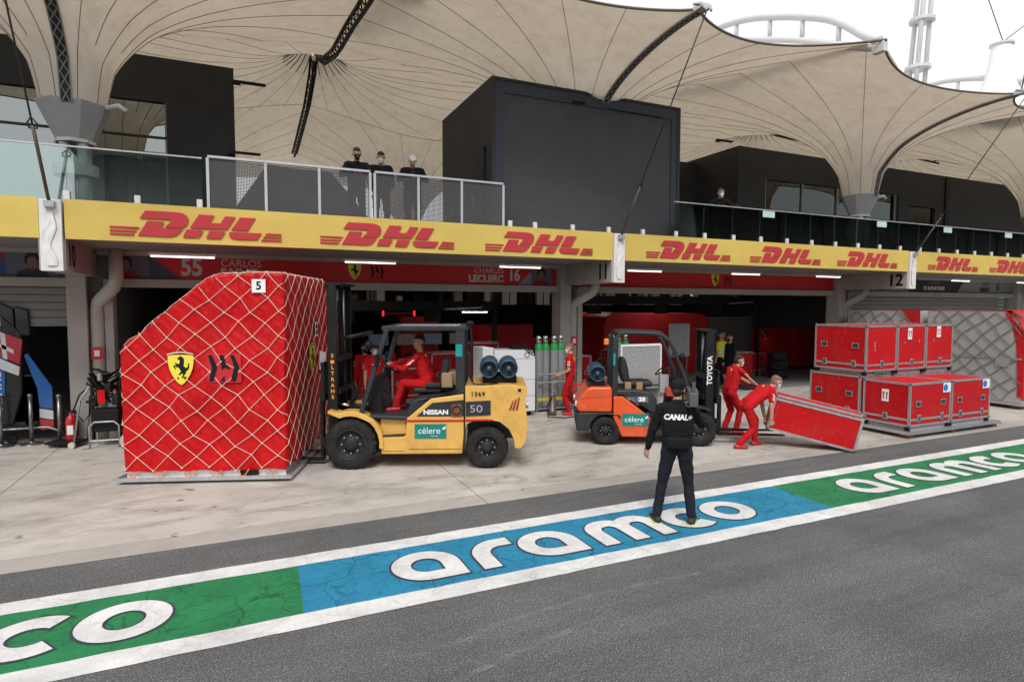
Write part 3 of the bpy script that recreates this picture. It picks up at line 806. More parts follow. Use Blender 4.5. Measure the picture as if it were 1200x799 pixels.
for x in (5.45, 6.06, 7.03, 8.01, 9.0): MB().bx(x - 5.445, x - 5.355, -.04, .02, 0, .43).build('post', m_white, t, bevel=.006)

# tables, chairs and planters behind the right balustrade
def terrace_table(x, y, label):
    t = thing('terrace_table', label, 'table', (x, y, 4.13), group='dark tables on the right balcony')
    MB().bx(-.35, .35, -.35, .35, .71, .74).build('table_top', m_blk, t)
    for a in (-.3, .3):
        for b_ in (-.3, .3): MB().bx(a - .02, a + .02, b_ - .02, b_ + .02, 0, .71).build('leg', m_blk, t)
def terrace_chair(x, y, rz, label):
    t = thing('terrace_chair', label, 'chair', (x, y, 4.13), rz, group='dark chairs on the right balcony')
    MB().bx(-.2, .2, -.2, .2, .43, .46).build('seat', m_blk, t)
    MB().bx(-.2, .2, .18, .21, .5, .92).build('backrest', m_blk, t)
    for a in (-.18, .18):
        for b_ in (-.18, .18): MB().bx(a - .014, a + .014, b_ - .014, b_ + .014, 0, .46 if b_ < 0 else .92).build('leg', m_blk, t)
for k, (x, y) in enumerate(((22.2, 13.2), (24.4, 13.3), (27.0, 13.1), (29.6, 13.4))):
    o = ('first', 'second', 'third', 'fourth')[k]
    terrace_table(x, y, o + ' dark terrace table from bracket twelve behind the balustrade')
    terrace_chair(x - .6, y, R(90), 'chair left of the ' + o + ' dark terrace table from bracket twelve')
    terrace_chair(x + .6, y, R(-90), 'chair right of the ' + o + ' dark terrace table from bracket twelve')
m_wood = mat('brown_wood', (.20, .085, .035), .6, var=.25, vs=5)
def bench(x0, x1, y, label):
    t = thing('wooden_bench', label, 'bench', (x0, y, 4.13))
    for k in range(4): MB().bx(0, x1 - x0, k * .11, k * .11 + .1, .42, .46).build('plank', m_wood, t)
    for k in range(2): MB().bx(0, x1 - x0, -.02, .0, .24 + k * .1, .33 + k * .1).build('plank', m_wood, t)
    for x in (.15, x1 - x0 - .15): MB().bx(x - .04, x + .04, .02, .4, 0, .42).build('leg', m_blk, t)
bench(-3.9, -1.6, 13.2, 'brown wooden bench behind the left glass balustrade')
bench(17.9, 19.1, 13.0, 'brown wooden bench behind the glass left of bracket twelve')

# white tents of the paddock far behind the open terrace
def tent(x, y, w, h, label):
    t = thing('marquee_tent', label, 'tent', (x, y, 0), group='white tents behind the building')
    mb = MB(); n = 16
    prof = [(w, 3.2), (w * .72, 3.9), (w * .4, h * .78), (w * .15, h * .93), (.05, h)]
    mb.lathe(prof, n=4, T=Matrix.Rotation(R(45), 4, 'Z')); mb.build('roof', m_white, t)
    MB().bx(-w * .7, w * .7, -w * .7, w * .7, 0, 3.2).build('tent_wall', m_white, t)
tent(5.6, 46, 5, 7.5, 'white tent seen between the legs of the men at the railing')
tent(14.6, 50, 5, 7.8, 'white tent seen left of the charcoal box')
# ------------------------------------------------------------------ tensile membrane canopy
HP = BAY / 2
NXG = 51
hg = HP / (NXG - 1)
Y0G, Y1G = 8.8, 38.0
NYG = int((Y1G - Y0G) / hg) + 1
FY, FY2, CY, PY = 13.8, 31.5, 12.6, 23.6            # funnel rows, front cone, inner peak
def edge_y(x): return 9.35 + .95 * np.sin(np.pi * np.abs(x) / HP) ** .8
def solve():
    gx = np.arange(NXG) * hg; gy = Y0G + np.arange(NYG) * hg
    X, Y = np.meshgrid(gx, gy)
    Z = np.full(X.shape, 9.3); fix = np.zeros(X.shape, bool)
    def disc(cx, cy, r, z):
        q = (X - cx) ** 2 + (Y - cy) ** 2 <= r * r; Z[q] = z; fix[q] = True
    e = Y <= edge_y(np.clip(X, 0, HP)); Z[e] = (8.40 + .42 * X / HP)[e]; fix |= e
    disc(0, FY, .62, 7.1); disc(0, FY2, .62, 7.1)
    # the ridge hangs from the arch trusses
    zr = np.interp(gy, [8.8, 9.4, 10.6, 11.6, 12.1, 12.6, 13.1, 13.6, 14.6, 16, 18.5, 21, 22.8, 23.6, 24.4, 26.5, 32, 38],
                   [8.8, 8.82, 9.02, 9.22, 9.32, 9.42, 9.5, 9.58, 9.72, 9.95, 10.25, 10.9, 11.7, 12.4, 11.7, 11.1, 10.6, 10.4])
    Z[:, -1] = zr; fix[:, -1] = True
    disc(HP, PY, .4, 12.4)
    Z[-1, :] = 9.9; fix[-1, :] = True
    rb = ((np.add.outer(np.arange(NYG), np.arange(NXG))) % 2).astype(bool)
    w = 1.9
    for it in range(700):
        for par in (rb, ~rb):
            P = np.pad(Z, 1, mode='reflect')
            A = (P[:-2, 1:-1] + P[2:, 1:-1] + P[1:-1, :-2] + P[1:-1, 2:]) / 4
            q = par & ~fix
            Z[q] += w * (A - Z)[q]
    return Z
ZG = solve()
def zs(x, y):
    """height of the cloth; x measured from a funnel line"""
    x = np.abs((np.asarray(x, float) + HP) % BAY - HP); y = np.asarray(y, float)
    fx = np.clip(x / hg, 0, NXG - 1.001); fy = np.clip((y - Y0G) / hg, 0, NYG - 1.001)
    i, j = fx.astype(int), fy.astype(int); a, b = fx - i, fy - j
    return (ZG[j, i] * (1 - a) * (1 - b) + ZG[j, i + 1] * a * (1 - b) + ZG[j + 1, i] * (1 - a) * b + ZG[j + 1, i + 1] * a * b)
def membrane_mat():
    m = bpy.data.materials.new('membrane_fabric'); m.use_nodes = True
    nt = m.node_tree; N, L = nt.nodes, nt.links
    N.clear()
    v = mapv(nt, (1, 1, 1)); n1 = tnoise(nt, v, .5, 6, .6); n2 = tnoise(nt, mapv(nt, (2, 2, .4)), 1.3, 8, .7, .5)
    c = ramp(nt, n1, [(.3, (.68, .65, .615)), (.7, (.75, .725, .69))])
    c = mixc(nt, .5, c, ramp(nt, n2, [(.32, (.72, .68, .63)), (.55, (1, 1, 1))]), 'MULTIPLY')
    d = N.new('ShaderNodeBsdfDiffuse'); t = N.new('ShaderNodeBsdfTranslucent'); mx_ = N.new('ShaderNodeMixShader')
    L.new(c, d.inputs[0]); L.new(mixc(nt, 1.0, c, (1.0, .86, .68), 'MULTIPLY'), t.inputs[0])
    mx_.inputs[0].default_value = .29
    L.new(d.outputs[0], mx_.inputs[1]); L.new(t.outputs[0], mx_.inputs[2])
    o = N.new('ShaderNodeOutputMaterial'); L.new(mx_.outputs[0], o.inputs[0])
    return m
m_mem = membrane_mat()
m_seam = mat('seam_cable', (.20, .165, .13), .7)
m_tube = mat('white_steel_tube', (.60, .60, .61), .4, var=.04)
m_cap = mat('capital_grey', (.46, .46, .47), .5, var=.06)
m_lace = mat('lacing_dark', (.022, .02, .019), .7)
m_lace2 = mat('lacing_cord', (.30, .29, .27), .7)
def cellmesh(root, cx, cy, r0, x0, x1, ymin, ymax, ngore, sub, steps, funnel, seam_every=1):
    """radial gores of cloth between the ring at (cx,cy) and the cell boundary; coordinates relative to root at (0,0)"""
    def bound(th):
        dx, dy = math.cos(th), math.sin(th)
        r = r0
        lo, hi = r0, 30.0
        def inside(r):
            x, y = cx + dx * r, cy + dy * r
            if x < x0 or x > x1 or y > ymax: return False
            lo_y = ymin if ymin is not None else edge_y(x)
            return y >= lo_y
        for _ in range(40):
            m = (lo + hi) / 2
            if inside(m): lo = m
            else: hi = m
        return lo
    def pt(th, t, Rb):
        r = (r0 + (.66 - r0) * t / .14 if t < .14 else .66 * (Rb / .66) ** ((t - .14) / .86)) if funnel else r0 + (Rb - r0) * t ** 1.35
        x, y = cx + math.cos(th) * r, cy + math.sin(th) * r
        if funnel and r < 1.3:
            q = 1.3; zb = float(zs(cx + math.cos(th) * q, cy + math.sin(th) * q))
            z = zb + (7.1 - zb) * math.log(q / r) / math.log(q / .66) if r > .66 else 6.38 + (7.1 - 6.38) * ((r - r0) / (.66 - r0)) ** .8
        else: z = float(zs(x, y))
        return Vector((x, y, z))
    # rays: corners of the cell are hit exactly
    angs = [-math.pi + 2 * math.pi * k / (ngore * sub) for k in range(ngore * sub + 1)]
    lo_c = [(x0, ymin if ymin is not None else float(edge_y(x0))), (x1, ymin if ymin is not None else float(edge_y(x1))), (x0, ymax), (x1, ymax)]
    for qx, qy in lo_c:
        th = math.atan2(qy - cy, qx - cx); k = min(range(1, len(angs) - 1), key=lambda i: abs(angs[i] - th)); angs[k] = th
    cols = []
    for th in angs:
        Rb = bound(th); cols.append([pt(th, i / steps, Rb) for i in range(steps + 1)])
    for k in range(ngore):
        mb = MB(); mb.sheet(cols[k * sub:(k + 1) * sub + 1])
        mb.build('membrane_gore', m_mem, root, smooth=True, fix=False)
    for k in range(0, ngore, seam_every):
        c = cols[k * sub]
        st = 0 if k % 2 == 0 else steps // 4
        MB().tube([p + Vector((0, 0, -.016)) for p in c[st:]], .0065, 5, caps=False).build('seam', m_seam, root, smooth=True)
    return cols
def lacing(root, pts, w=.17):
    """dark laced strip following the underside of the cloth in the plane x = 0"""
    P = [Vector(p) for p in pts]
    mb = MB(); A, B = [], []
    for p in P:
        A.append((p.x - w / 2, p.y, p.z - .05)); B.append((p.x + w / 2, p.y, p.z - .05))
    mb.sheet([A, B]); mb.sheet([[(a[0], a[1], a[2] + .02) for a in A], [(a[0], a[1], a[2] + .02) for a in B]])
    s = mb.build('lacing_strip', m_lace, root)
    mb = MB()
    L_ = 0; prev = P[0]; flip = 1; nxt = 0
    for i in range(1, len(P)):
        seg = (P[i] - P[i - 1]).length; n = max(1, int(seg / .13))
        for k in range(n):
            a = P[i - 1].lerp(P[i], k / n); b = P[i - 1].lerp(P[i], (k + 1) / n)
            for s_ in (1, -1):
                mb.bar(a + Vector((s_ * w * .38, 0, -.062)), b + Vector((-s_ * w * .38, 0, -.062)), .014)
        for s_ in (1, -1): mb.bar(P[i - 1] + Vector((s_ * w * .5, 0, -.055)), P[i] + Vector((s_ * w * .5, 0, -.055)), .022)
    mb.build('lacing_cord', m_lace2, root)
def yz_line(x, y0, y1, n):
    return [Vector((x, y, float(zs(x, y)))) for y in np.linspace(y0, y1, n)]

def funnel_canopy():
    t = thing('membrane_canopy', 'x', 'canopy', (0, 0, 0), group='funnel shaped canopies over the balcony')
    cols = cellmesh(t, 0, FY, .52, -HP, HP, None, 18.62, 20, 4, 28, True)
    # front lacing from tie-down to the capital
    pts = []
    for y in list(np.linspace(9.4, FY - .75, 24)) + [FY - .66, FY - .62, FY - .58, FY - .55]:
        r = FY - y
        zb = float(zs(0, FY - 1.3))
        if r < .66: z = 6.38 + .72 * (max(0, r - .55) / .11) ** .8
        elif r < 1.3: z = zb + (7.1 - zb) * math.log(1.3 / r) / math.log(1.3 / .66)
        else: z = float(zs(0, y))
        pts.append((0, y, z))
    lacing(t, pts)
    # edge cable
    MB().tube([(x, float(edge_y(x)), float(zs(x, float(edge_y(x)) + .02))) for x in np.linspace(-HP, HP, 41)], .028, 8).build('edge_cable', mat('edge_rope', (.14, .11, .085), .7), t, smooth=True)
    # capital: faceted cone, collar, column
    mb = MB()
    mb.prism([], 0, 0) if False else None
    n = 8
    top = [(.60 * math.cos(2 * math.pi * (k + .5) / n) * 1.0, .60 * math.sin(2 * math.pi * (k + .5) / n)) for k in range(n)]
    bot = [(x * .5, y * .5) for x, y in top]
    vs = [(x, FY + y, 6.40) for x, y in top] + [(x * .94, FY + y * .94, 6.40) for x, y in top] + [(x, FY + y, 5.74) for x, y in bot]
    fs = [(k, (k + 1) % n, (k + 1) % n + 2 * n, k + 2 * n) for k in range(n)] + [(k, k + n, (k + 1) % n + n, (k + 1) % n) for k in range(n)] + [tuple(2 * n + k for k in range(n))]
    mb.add(vs, fs); cp = mb.build('capital', m_cap, t)
    MB().lathe([(.30, 5.70), (.33, 5.70), (.33, 5.76), (.30, 5.76)], (0, FY, 0), n=8).build('capital_rim', m_white, cp)
    MB().tube([(.55, FY - .25, 6.36), (.75, FY - .3, 6.42), (.88, FY - .3, 6.33)], .05, 8).build('spout', m_white, cp, smooth=True)
    for k in range(4):
        a = R(45 + 90 * k)
        MB().cyl((.16 * math.cos(a), FY + .16 * math.sin(a), 4.13), (.2 * math.cos(a), FY + .2 * math.sin(a), 5.74), .09, n=12).build('column_leg', m_tube, t, smooth=True)
    MB().lathe([(.0, 5.1), (.36, 5.1), (.36, 5.3), (.0, 5.3)], (0, FY, 0), n=20).build('column_collar', m_tube, t)
    # tie-down plate
    MB().bx(-.12, .12, 9.2, 9.42, 8.36, 8.46).build('tie_plate', m_alu, t)
    mb = MB()
    for s in (-1, 1): mb.tube([(s * .05, 9.1, 8.28), (s * .12, 9.2, 8.42), (s * .16, 9.35, 8.47)], .025, 6)
    mb.build('shackle', m_steel, t)
    return t
fc = funnel_canopy()
names = {-1: 'pale funnel shaped membrane canopy beyond the left edge of the picture', 0: 'pale funnel shaped membrane canopy rising from the left balcony column', 1: 'pale membrane canopy running down behind the large charcoal box',
         2: 'pale funnel shaped membrane canopy on the slim column right of the glazed lounge', 3: 'pale membrane canopy at the upper right edge of the picture', 4: 'farthest pale membrane canopy beyond the right edge'}
for k in (-1, 0, 1, 2, 3, 4):
    x = BX[1] + BAY * k
    if k == -1: fc.location = (x, 0, 0); fc['label'] = names[k]
    else: copy_tree(fc, None, (x, 0, 0), 0, names[k])

def peak_canopy():
    t = thing('peak_canopy', 'x', 'canopy', (0, 0, 0), group='peaked canopies over the middle of the building')
    # local x: 0 at the peak line -> shift so that zs sees HP
    sub = thing  # noqa
    mbroot = t
    cx = HP
    cols = cellmesh(t, cx, PY, .45, 0, BAY, 18.58, 26.82, 24, 3, 14, False)
    m_tr = m_lace
    # ring
    MB().lathe([(.40, 12.28), (.52, 12.28), (.52, 12.42), (.40, 12.42)], (cx, PY, 0), n=24).build('peak_ring', m_tr, t)
    # dark arch truss under the ridge, front and back of the ring
    return t
def ridge_truss(t, y0, y1, n):
    cx = HP
    for nm, ys in (('ridge_truss', np.linspace(y0, y1, n)),):
        mb = MB()
        pts = [Vector((cx, y, min(float(zs(cx, y)), 12.35) - .12)) for y in ys]
        for s in (-.11, .11): mb.tube([p + Vector((s, 0, 0)) for p in pts], .045, 6)
        mb.tube([p + Vector((0, 0, -.16)) for p in pts], .05, 6)
        for i in range(len(pts) - 1):
            for s in (-.11, .11): mb.bar(pts[i] + Vector((s, 0, 0)), pts[i + 1] + Vector((0, 0, -.16)), .03)
            mb.bar(pts[i] + Vector((-.11, 0, 0)), pts[i + 1] + Vector((.11, 0, 0)), .03)
        mb.build(nm, m_lace, t)
def peak_rest(t):
    cx = HP; m_tr = m_lace
    # short battens round the ring
    for k in range(24):
        a = 2 * math.pi * k / 24
        p = [Vector((cx + math.cos(a) * r, PY + math.sin(a) * r, float(zs(cx + math.cos(a) * r, PY + math.sin(a) * r)) - .03)) for r in (.55, .8, 1.15)]
        MB().tube(p, .016, 5).build('batten', m_tr, t)
    # outer cone of the front high point and its white arch
    mb = MB()
    prof = [(.30, 11.9), (.32, 11.7), (.38, 11.2), (.48, 10.7), (.62, 10.25), (.78, 9.9), (.92, 9.5)]
    mb.lathe(prof, (cx, CY, 0), n=28); mb.build('cone_cloth', mat('backlit_cloth', (.86, .86, .85), .7, var=.05), t, smooth=True)  # cloth colour whitened to carry the backlit brightness of the cones
    MB().lathe([(.28, 11.85), (.36, 11.85), (.36, 11.92), (.28, 11.92)], (cx, CY, 0), n=24).build('cone_ring', m_tube, t)
    return t
pk = peak_canopy(); peak_rest(pk)
pn = ['peaked canopy beyond the left edge', 'peaked canopy with a dark ring above the three men at the railing', 'peaked canopy hidden above the charcoal box', 'peaked canopy above the corner of the right lounge block', 'peaked canopy above the right lounge door', 'peaked canopy at the far right']
for k in range(6):
    x = BX[0] + BAY * k
    if k == 0: pk.location = (x, 0, 0); pk['label'] = pn[k]
    else:
        c_ = copy_tree(pk, None, (x, 0, 0), 0, pn[k])
        if k == 2:
            for q in [q for q in bpy.data.objects if q.parent == c_ and q.name.startswith('cone_')]: bpy.data.objects.remove(q)
        if k == 1: ridge_truss(c_, 10.5, PY - .4, 30); ridge_truss(c_, PY + .4, 33, 18)
        elif k > 2: ridge_truss(c_, PY - 2.6, PY - .4, 6)
def rear_canopy():
    t = thing('rear_canopy', 'x', 'canopy', (0, 0, 0), group='canopies over the rear of the building')
    cellmesh(t, 0, FY2, .55, -HP, HP, 26.78, 37.5, 20, 3, 14, True)
    MB().cyl((0, FY2, 0), (0, FY2, 6.4), .3, n=16).build('column', m_tube, t, smooth=True)
    return t
rc_ = rear_canopy()
for k, s in enumerate(['rear canopy beyond the left edge', 'rear canopy behind the left lounge block', 'rear canopy seen through the open terrace', 'rear canopy behind the recess wall', 'rear canopy behind the right lounge', 'rear canopy at the far right']):
    x = BX[0] + BAY * k
    if k == 0: rc_.location = (x, 0, 0); rc_['label'] = s
    else: copy_tree(rc_, None, (x, 0, 0), 0, s)
# white arches above the cloth
def arch(x, label):
    t = thing('arch_truss', label, 'truss', (x, 9.5, 8.7), group='white steel arches above the canopy')
    U = [(0, 0), (.95, .98), (1.13 + .0, 1.12), (2.44, 1.75), (3.94, 2.34), (5.3, 2.63), (7.0, 2.5)]
    Lw = [(0.05, -.06), (1.0, .45), (2.4, 1.12), (4.6, 1.98), (6.0, 2.1), (7.0, 2.0)]
    def sm(pts, n=40):
        ys = np.linspace(0, 7, n); px = [p[0] for p in pts]; pz = [p[1] for p in pts]
        z = np.interp(ys, px, pz); z = np.convolve(np.pad(z, 3, mode='edge'), np.ones(7) / 7, 'valid')
        return [(0, y, q) for y, q in zip(ys, z)]
    u, l = sm(U), sm(Lw)
    MB().tube(u, .10, 12).build('upper_chord', m_tube, t, smooth=True)
    MB().tube(l, .085, 12).build('lower_chord', m_tube, t, smooth=True)
    for i in (6, 12, 18, 25, 32): MB().cyl(l[i], u[i], .06, n=10).build('rung', m_tube, t, smooth=True)
    MB().bx(-.08, .08, -.14, .14, -.12, .10).build('end_plate', m_tube, t)
for k, s in ((0, 'white steel arch above the canopy left of the charcoal box'), (1, 'white steel ladder arch above the canopy between brackets eleven and twelve'), (2, 'white steel arch above the canopy at the right edge')):
    arch(BX[1] + HP + BAY * k, s)
def mast(x, y, label, lean):
    t = thing('steel_mast', label, 'mast', (x, y, 9.5), group='white masts behind the canopies')
    top = Vector((lean, .6, 13))
    for a in (90, 210, 330):
        d = Vector((.33 * math.cos(R(a)), .33 * math.sin(R(a)), 0))
        MB().cyl(d, top + d * .6, .085, n=12).build('mast_tube', m_tube, t, smooth=True)
    for f in (.21, .36, .7):
        c = top * f
        MB().lathe([(.0, -.06), (.46, -.06), (.46, .06), (0, .06)], tuple(c), n=18).build('mast_collar', m_tube, t)
mast(24.6, 15.6, 'white three tube mast behind the right canopies', 2.0)
# tie cables
m_cbl = mat('steel_cable', (.05, .05, .052), .5, .5)
for i, s in ((1, 'steel tie cable down to the bracket ten'), (2, 'steel tie cable in front of the charcoal box down to bracket eleven'), (3, 'steel tie cable down to bracket twelve on the right')):
    t = thing('tie_cable', s, 'cable', (BX[i], 11.9, 4.32), group='steel tie cables of the canopy')
    d = Vector((0, -2.75, 4.0))
    MB().cyl((0, 0, 0), d * .26, .026, n=8).build('turnbuckle_rod', mat('brown_rod', (.12, .09, .06), .5, .4), t, smooth=True)
    MB().cyl(d * .26, d, .014, n=8).build('cable', m_cbl, t, smooth=True)
    MB().tube([d * .25 + Vector((.05, 0, 0)), d * .265 + Vector((.06, 0, 0)), d * .285, d * .265 - Vector((.06, 0, 0)), d * .25 - Vector((.05, 0, 0))], .014, 6, closed=True).build('shackle', m_cbl, t)
    MB().bx(-.07, .07, -.06, .1, -.06, .04).build('anchor', m_steel, t)
# thin guy cables against the sky
for k, (a, b_, s) in enumerate((((13.7, 12.6, 12.0), (24.9, 15.8, 22), 'thin guy cable from the cone to the white mast'), ((24.7, 12.6, 12.0), (24.9, 15.8, 22), 'thin guy cable from the right cone up to the mast'), ((19.2, 9.3, 8.5), (19.6, 8.9, 13.5), 'black guy cable rising from the right tie point'), ((24.7, 12.6, 12.0), (35.5, 12, 19), 'thin guy cable at the upper right corner'))):
    t = MB().cyl(a, b_, .014, n=6).build('guy_cable', m_cbl, smooth=True)
    tag(t, s, 'cable', 'thin guy cables against the sky')
# ------------------------------------------------------------------ people
from mathutils import noise as mnoise
from mathutils.bvhtree import BVHTree
def capsule(mb, a, b, ra, rb, n=10):
    a, b = Vector(a), Vector(b); d = b - a; L_ = d.length
    if L_ < 1e-5: d = Vector((0, 0, 1)); L_ = 1e-4; b = a + d * L_
    d = d.normalized()
    u = Vector((0, 0, 1)) if abs(d.z) < .9 else Vector((1, 0, 0))
    u = (u - d * u.dot(d)).normalized(); w = d.cross(u)
    vs = [a - d * ra]; fs = []; k = 0
    rings = [(a, ra, t) for t in (-60, -30, 0)] + [(b, rb, t) for t in (0, 30, 60)]
    for c, r, t in rings:
        for j in range(n):
            q = 2 * math.pi * j / n
            vs.append(c + d * r * math.sin(R(t)) + (u * math.cos(q) + w * math.sin(q)) * r * math.cos(R(t)))
    vs.append(b + d * rb)
    for j in range(n): fs.append((0, 1 + (j + 1) % n, 1 + j))
    for i in range(len(rings) - 1):
        for j in range(n):
            j2 = (j + 1) % n; o = 1 + i * n
            fs.append((o + j, o + j2, o + n + j2, o + n + j))
    o = 1 + (len(rings) - 1) * n; e = len(vs) - 1
    for j in range(n): fs.append((o + j, o + (j + 1) % n, e))
    mb.add(vs, fs)
def rc_sdf(P, a, b, ra, rb):
    ba = b - a; L2 = max(1e-9, ba @ ba)
    t = np.clip(((P - a) @ ba) / L2, 0, 1)
    return np.linalg.norm(P - a - t[:, None] * ba, axis=1) - (ra + (rb - ra) * t)
def ik(a, b, l1, l2, pole):
    a, b = Vector(a), Vector(b); d = b - a; D = min(d.length, (l1 + l2) * .998); n = d.normalized()
    x = (l1 * l1 - l2 * l2 + D * D) / (2 * D); h = math.sqrt(max(0, l1 * l1 - x * x))
    p = Vector(pole); p = (p - n * p.dot(n)).normalized()
    return a + n * x + p * h, a + n * D
SK = mat('skin_tone', (.46, .25, .17), .55, var=.08, vs=20, spec=.3)
M_RS = cloth('red_shirt', (.46, .008, .012), 8, .7)
M_RT = cloth('red_trousers', (.42, .007, .011), 7, .9)
M_RSH = mat('red_shoe', (.42, .012, .016), .5)
M_BK = cloth('black_cloth', (.008, .008, .0085), 9, .8)
M_NV = cloth('navy_cloth', (.008, .009, .013), 9, .7)
M_JN = cloth('dark_denim', (.013, .015, .021), 8, .9)
M_GR = cloth('grey_trousers', (.035, .036, .04), 8, .8)
M_HV = cloth('hi_vis_yellow', (.62, .72, .04), 9, .5)
M_HR = mat('dark_hair', (.025, .018, .013), .8, var=.3, vs=60, bump=.5, bs=120)
M_HB = mat('brown_hair', (.12, .07, .035), .8, var=.3, vs=60, bump=.5, bs=120)
M_HG = mat('cropped_hair', (.16, .10, .075), .8, var=.2, vs=60)
M_MK = mat('face_mask', (.78, .78, .77), .8)
M_EYE = mat('eye_dark', (.02, .015, .012), .4)
M_GLV = mat('black_glove', (.015, .015, .015), .6)
M_BSH = mat('black_shoe', (.016, .016, .017), .6)
M_YSOLE = mat('yellow_trim', (.62, .68, .12), .6)
M_SOCK = mat('sock_dark', (.02, .02, .022), .8)
M_LOGO = mat('shirt_logo', (.78, .74, .70), .6)
M_BADGE = mat('badge_yellow', (.72, .55, .05), .6)
M_SILV = mat('reflective_tape', (.55, .56, .55), .35)
M_CAPW = mat('white_cap', (.72, .72, .72), .7)
def person(label, loc, rz, shirt=M_RS, pants=M_RT, shoes=M_RSH, hair=M_HR, pel=(0, 0, .93), chest=(0, 0, 1.44), head=None, look=(1, 0, 0),
           hl=(.05, .25, .83), hr=(.05, -.25, .83), fl=(0, .11, .0), fr=(0, -.11, .0), el=(-1, .3, -.2), er=(-1, -.3, -.2), kl=(1, .1, 0), kr=(1, -.1, 0),
           mask=None, cap=None, short=False, gloves=False, shorts=False, bulk=1.0, group=None, voxel=.011, curl=.5, lat=None, footdir=None, sockc=None, bald=False, scale=1.0):
    pr = []; mats = []
    def mi(m):
        if m not in mats: mats.append(m)
        return mats.index(m)
    def P(a, b, ra, rb, m): pr.append((Vector(a), Vector(b), ra, rb, mi(m)))
    V = Vector; pel, chest = V(pel), V(chest)
    ax = (chest - pel).normalized()
    lt = V(lat).normalized() if lat else V((0, 1, 0)); lt = (lt - ax * lt.dot(ax)).normalized()
    fd = lt.cross(ax)        # forward of the trunk
    B = bulk
    # trunk
    for s in (-1, 1):
        P(pel + lt * s * .085 + ax * .02, pel + lt * s * .085 - ax * .04, .098 * B, .095 * B, pants)
        P(pel + lt * s * .075 + ax * .12, pel + ax * .28 + lt * s * .085, .100 * B, .108 * B, shirt)
        P(pel + ax * .28 + lt * s * .085, chest - ax * .06 + lt * s * .10, .108 * B, .098, shirt)
        P(chest - ax * .02 + lt * s * .06, chest + lt * s * .165 - ax * .005, .075, .066, shirt)
        P(pel + ax * .07 + lt * s * .085, pel + ax * .09 + lt * s * .085, .104 * B, .104 * B, shirt)
    P(pel + ax * .05, pel + ax * .3, .11 * B, .115 * B, shirt)
    P(chest - ax * .12 + fd * .03, chest - ax * .03, .115, .08, shirt)
    P(chest - ax * .16 - fd * .025, chest - ax * .03 - fd * .02, .10, .07, shirt)
    # head
    if head is None: head = chest + ax * .20 + fd * .03
    head = V(head); f = V(look).normalized()
    upv = (head - chest).normalized() * .6 + V((0, 0, .6)); upv = (upv - f * upv.dot(f)).normalized(); sd = upv.cross(f)
    def H(x, y, z): return head + f * x + sd * y + upv * z
    P(chest + ax * .0, H(-.01, 0, -.07), .060, .054, SK)
    P(chest - ax * .01, chest + ax * .045, .078, .064, shirt)
    P(H(-.025, 0, .035), H(.025, 0, .035), .080, .078, SK)
    P(H(.035, 0, .0), H(.05, 0, -.075), .064, .040, SK)
    P(H(.098, 0, .0), H(.108, 0, -.02), .011, .015, SK)
    for s in (-1, 1):
        P(H(0, s * .08, .015), H(-.005, s * .082, -.02), .014, .010, SK)
        P(H(.088, s * .030, .022), H(.089, s * .034, .022), .0105, .009, M_EYE)
        P(H(.088, s * .022, .043), H(.084, s * .045, .043), .008, .007, hair)
    if mask:
        P(H(.062, 0, -.02), H(.075, 0, -.065), .058, .040, mask)
        for s in (-1, 1): P(H(.05, s * .05, -.03), H(0, s * .083, .0), .014, .006, mask)
    else:
        P(H(.088, -.018, -.057), H(.088, .018, -.057), .008, .008, mat('lips', (.28, .10, .08), .5))
    if cap:
        P(H(-.025, 0, .055), H(.025, 0, .055), .088, .088, cap)
        P(H(.08, -.035, .06), H(.135, -.03, .05), .014, .008, cap); P(H(.08, .035, .06), H(.135, .03, .05), .014, .008, cap); P(H(.08, 0, .064), H(.145, 0, .052), .016, .008, cap)
        P(H(-.055, 0, .0), H(-.03, 0, -.03), .062, .055, hair)
    elif bald:
        P(H(-.05, 0, .0), H(-.03, 0, -.03), .066, .058, hair)
    else:
        P(H(-.035, 0, .055), H(.022, 0, .062), .082, .072, hair)
        P(H(-.05, 0, .02), H(-.045, 0, -.035), .068, .055, hair)
    # arms
    tips = {}
    for s, hnd, pole in ((1, hl, el), (-1, hr, er)):
        sh = chest + lt * s * .19 - ax * .015
        e, w = ik(sh, hnd, .30, .26, pole)
        if short:
            mid = sh.lerp(e, .62)
            P(sh, mid, .064, .063, shirt); P(mid, e, .047, .043, SK); P(e, w, .043, .031, SK)
        else:
            P(sh, e, .066, .055, shirt); P(e, e.lerp(w, .93), .053, .042, shirt)
        gm = M_GLV if gloves else SK
        d = (w - e).normalized(); sdv = d.cross(V((0, 0, 1)))
        if sdv.length < .3: sdv = d.cross(V((1, 0, 0)))
        n = fd * .6 - lt * s * .8; n = (n - d * n.dot(d)).normalized()       # palm side
        q = d.cross(n) * s                                                   # across the palm, towards the thumb
        if q.dot(fd + V((0, 0, .6))) < 0: q = -q
        for k in (-1, 0, 1): P(w, w + d * .085 + q * k * .026, .022, .018, gm)
        for k, ln in ((-1.5, .055), (-.5, .07), (.5, .075), (1.5, .068)):
            b0 = w + d * .088 + q * k * .02; d1 = (d * math.cos(curl) + n * math.sin(curl)).normalized(); d2 = (d * math.cos(curl * 2.4) + n * math.sin(curl * 2.4)).normalized()
            P(b0, b0 + d1 * ln * .55, .0105, .0098, gm); P(b0 + d1 * ln * .55, b0 + d1 * ln * .55 + d2 * ln * .5, .0098, .0085, gm)
        b0 = w + d * .025 + q * .03; d1 = (d * .6 + q * .7 + n * .35).normalized()
        P(b0, b0 + d1 * .045, .014, .011, gm); P(b0 + d1 * .045, b0 + d1 * .05 + (d + n * .4).normalized() * .03, .011, .009, gm)
        tips[s] = w + d * .09
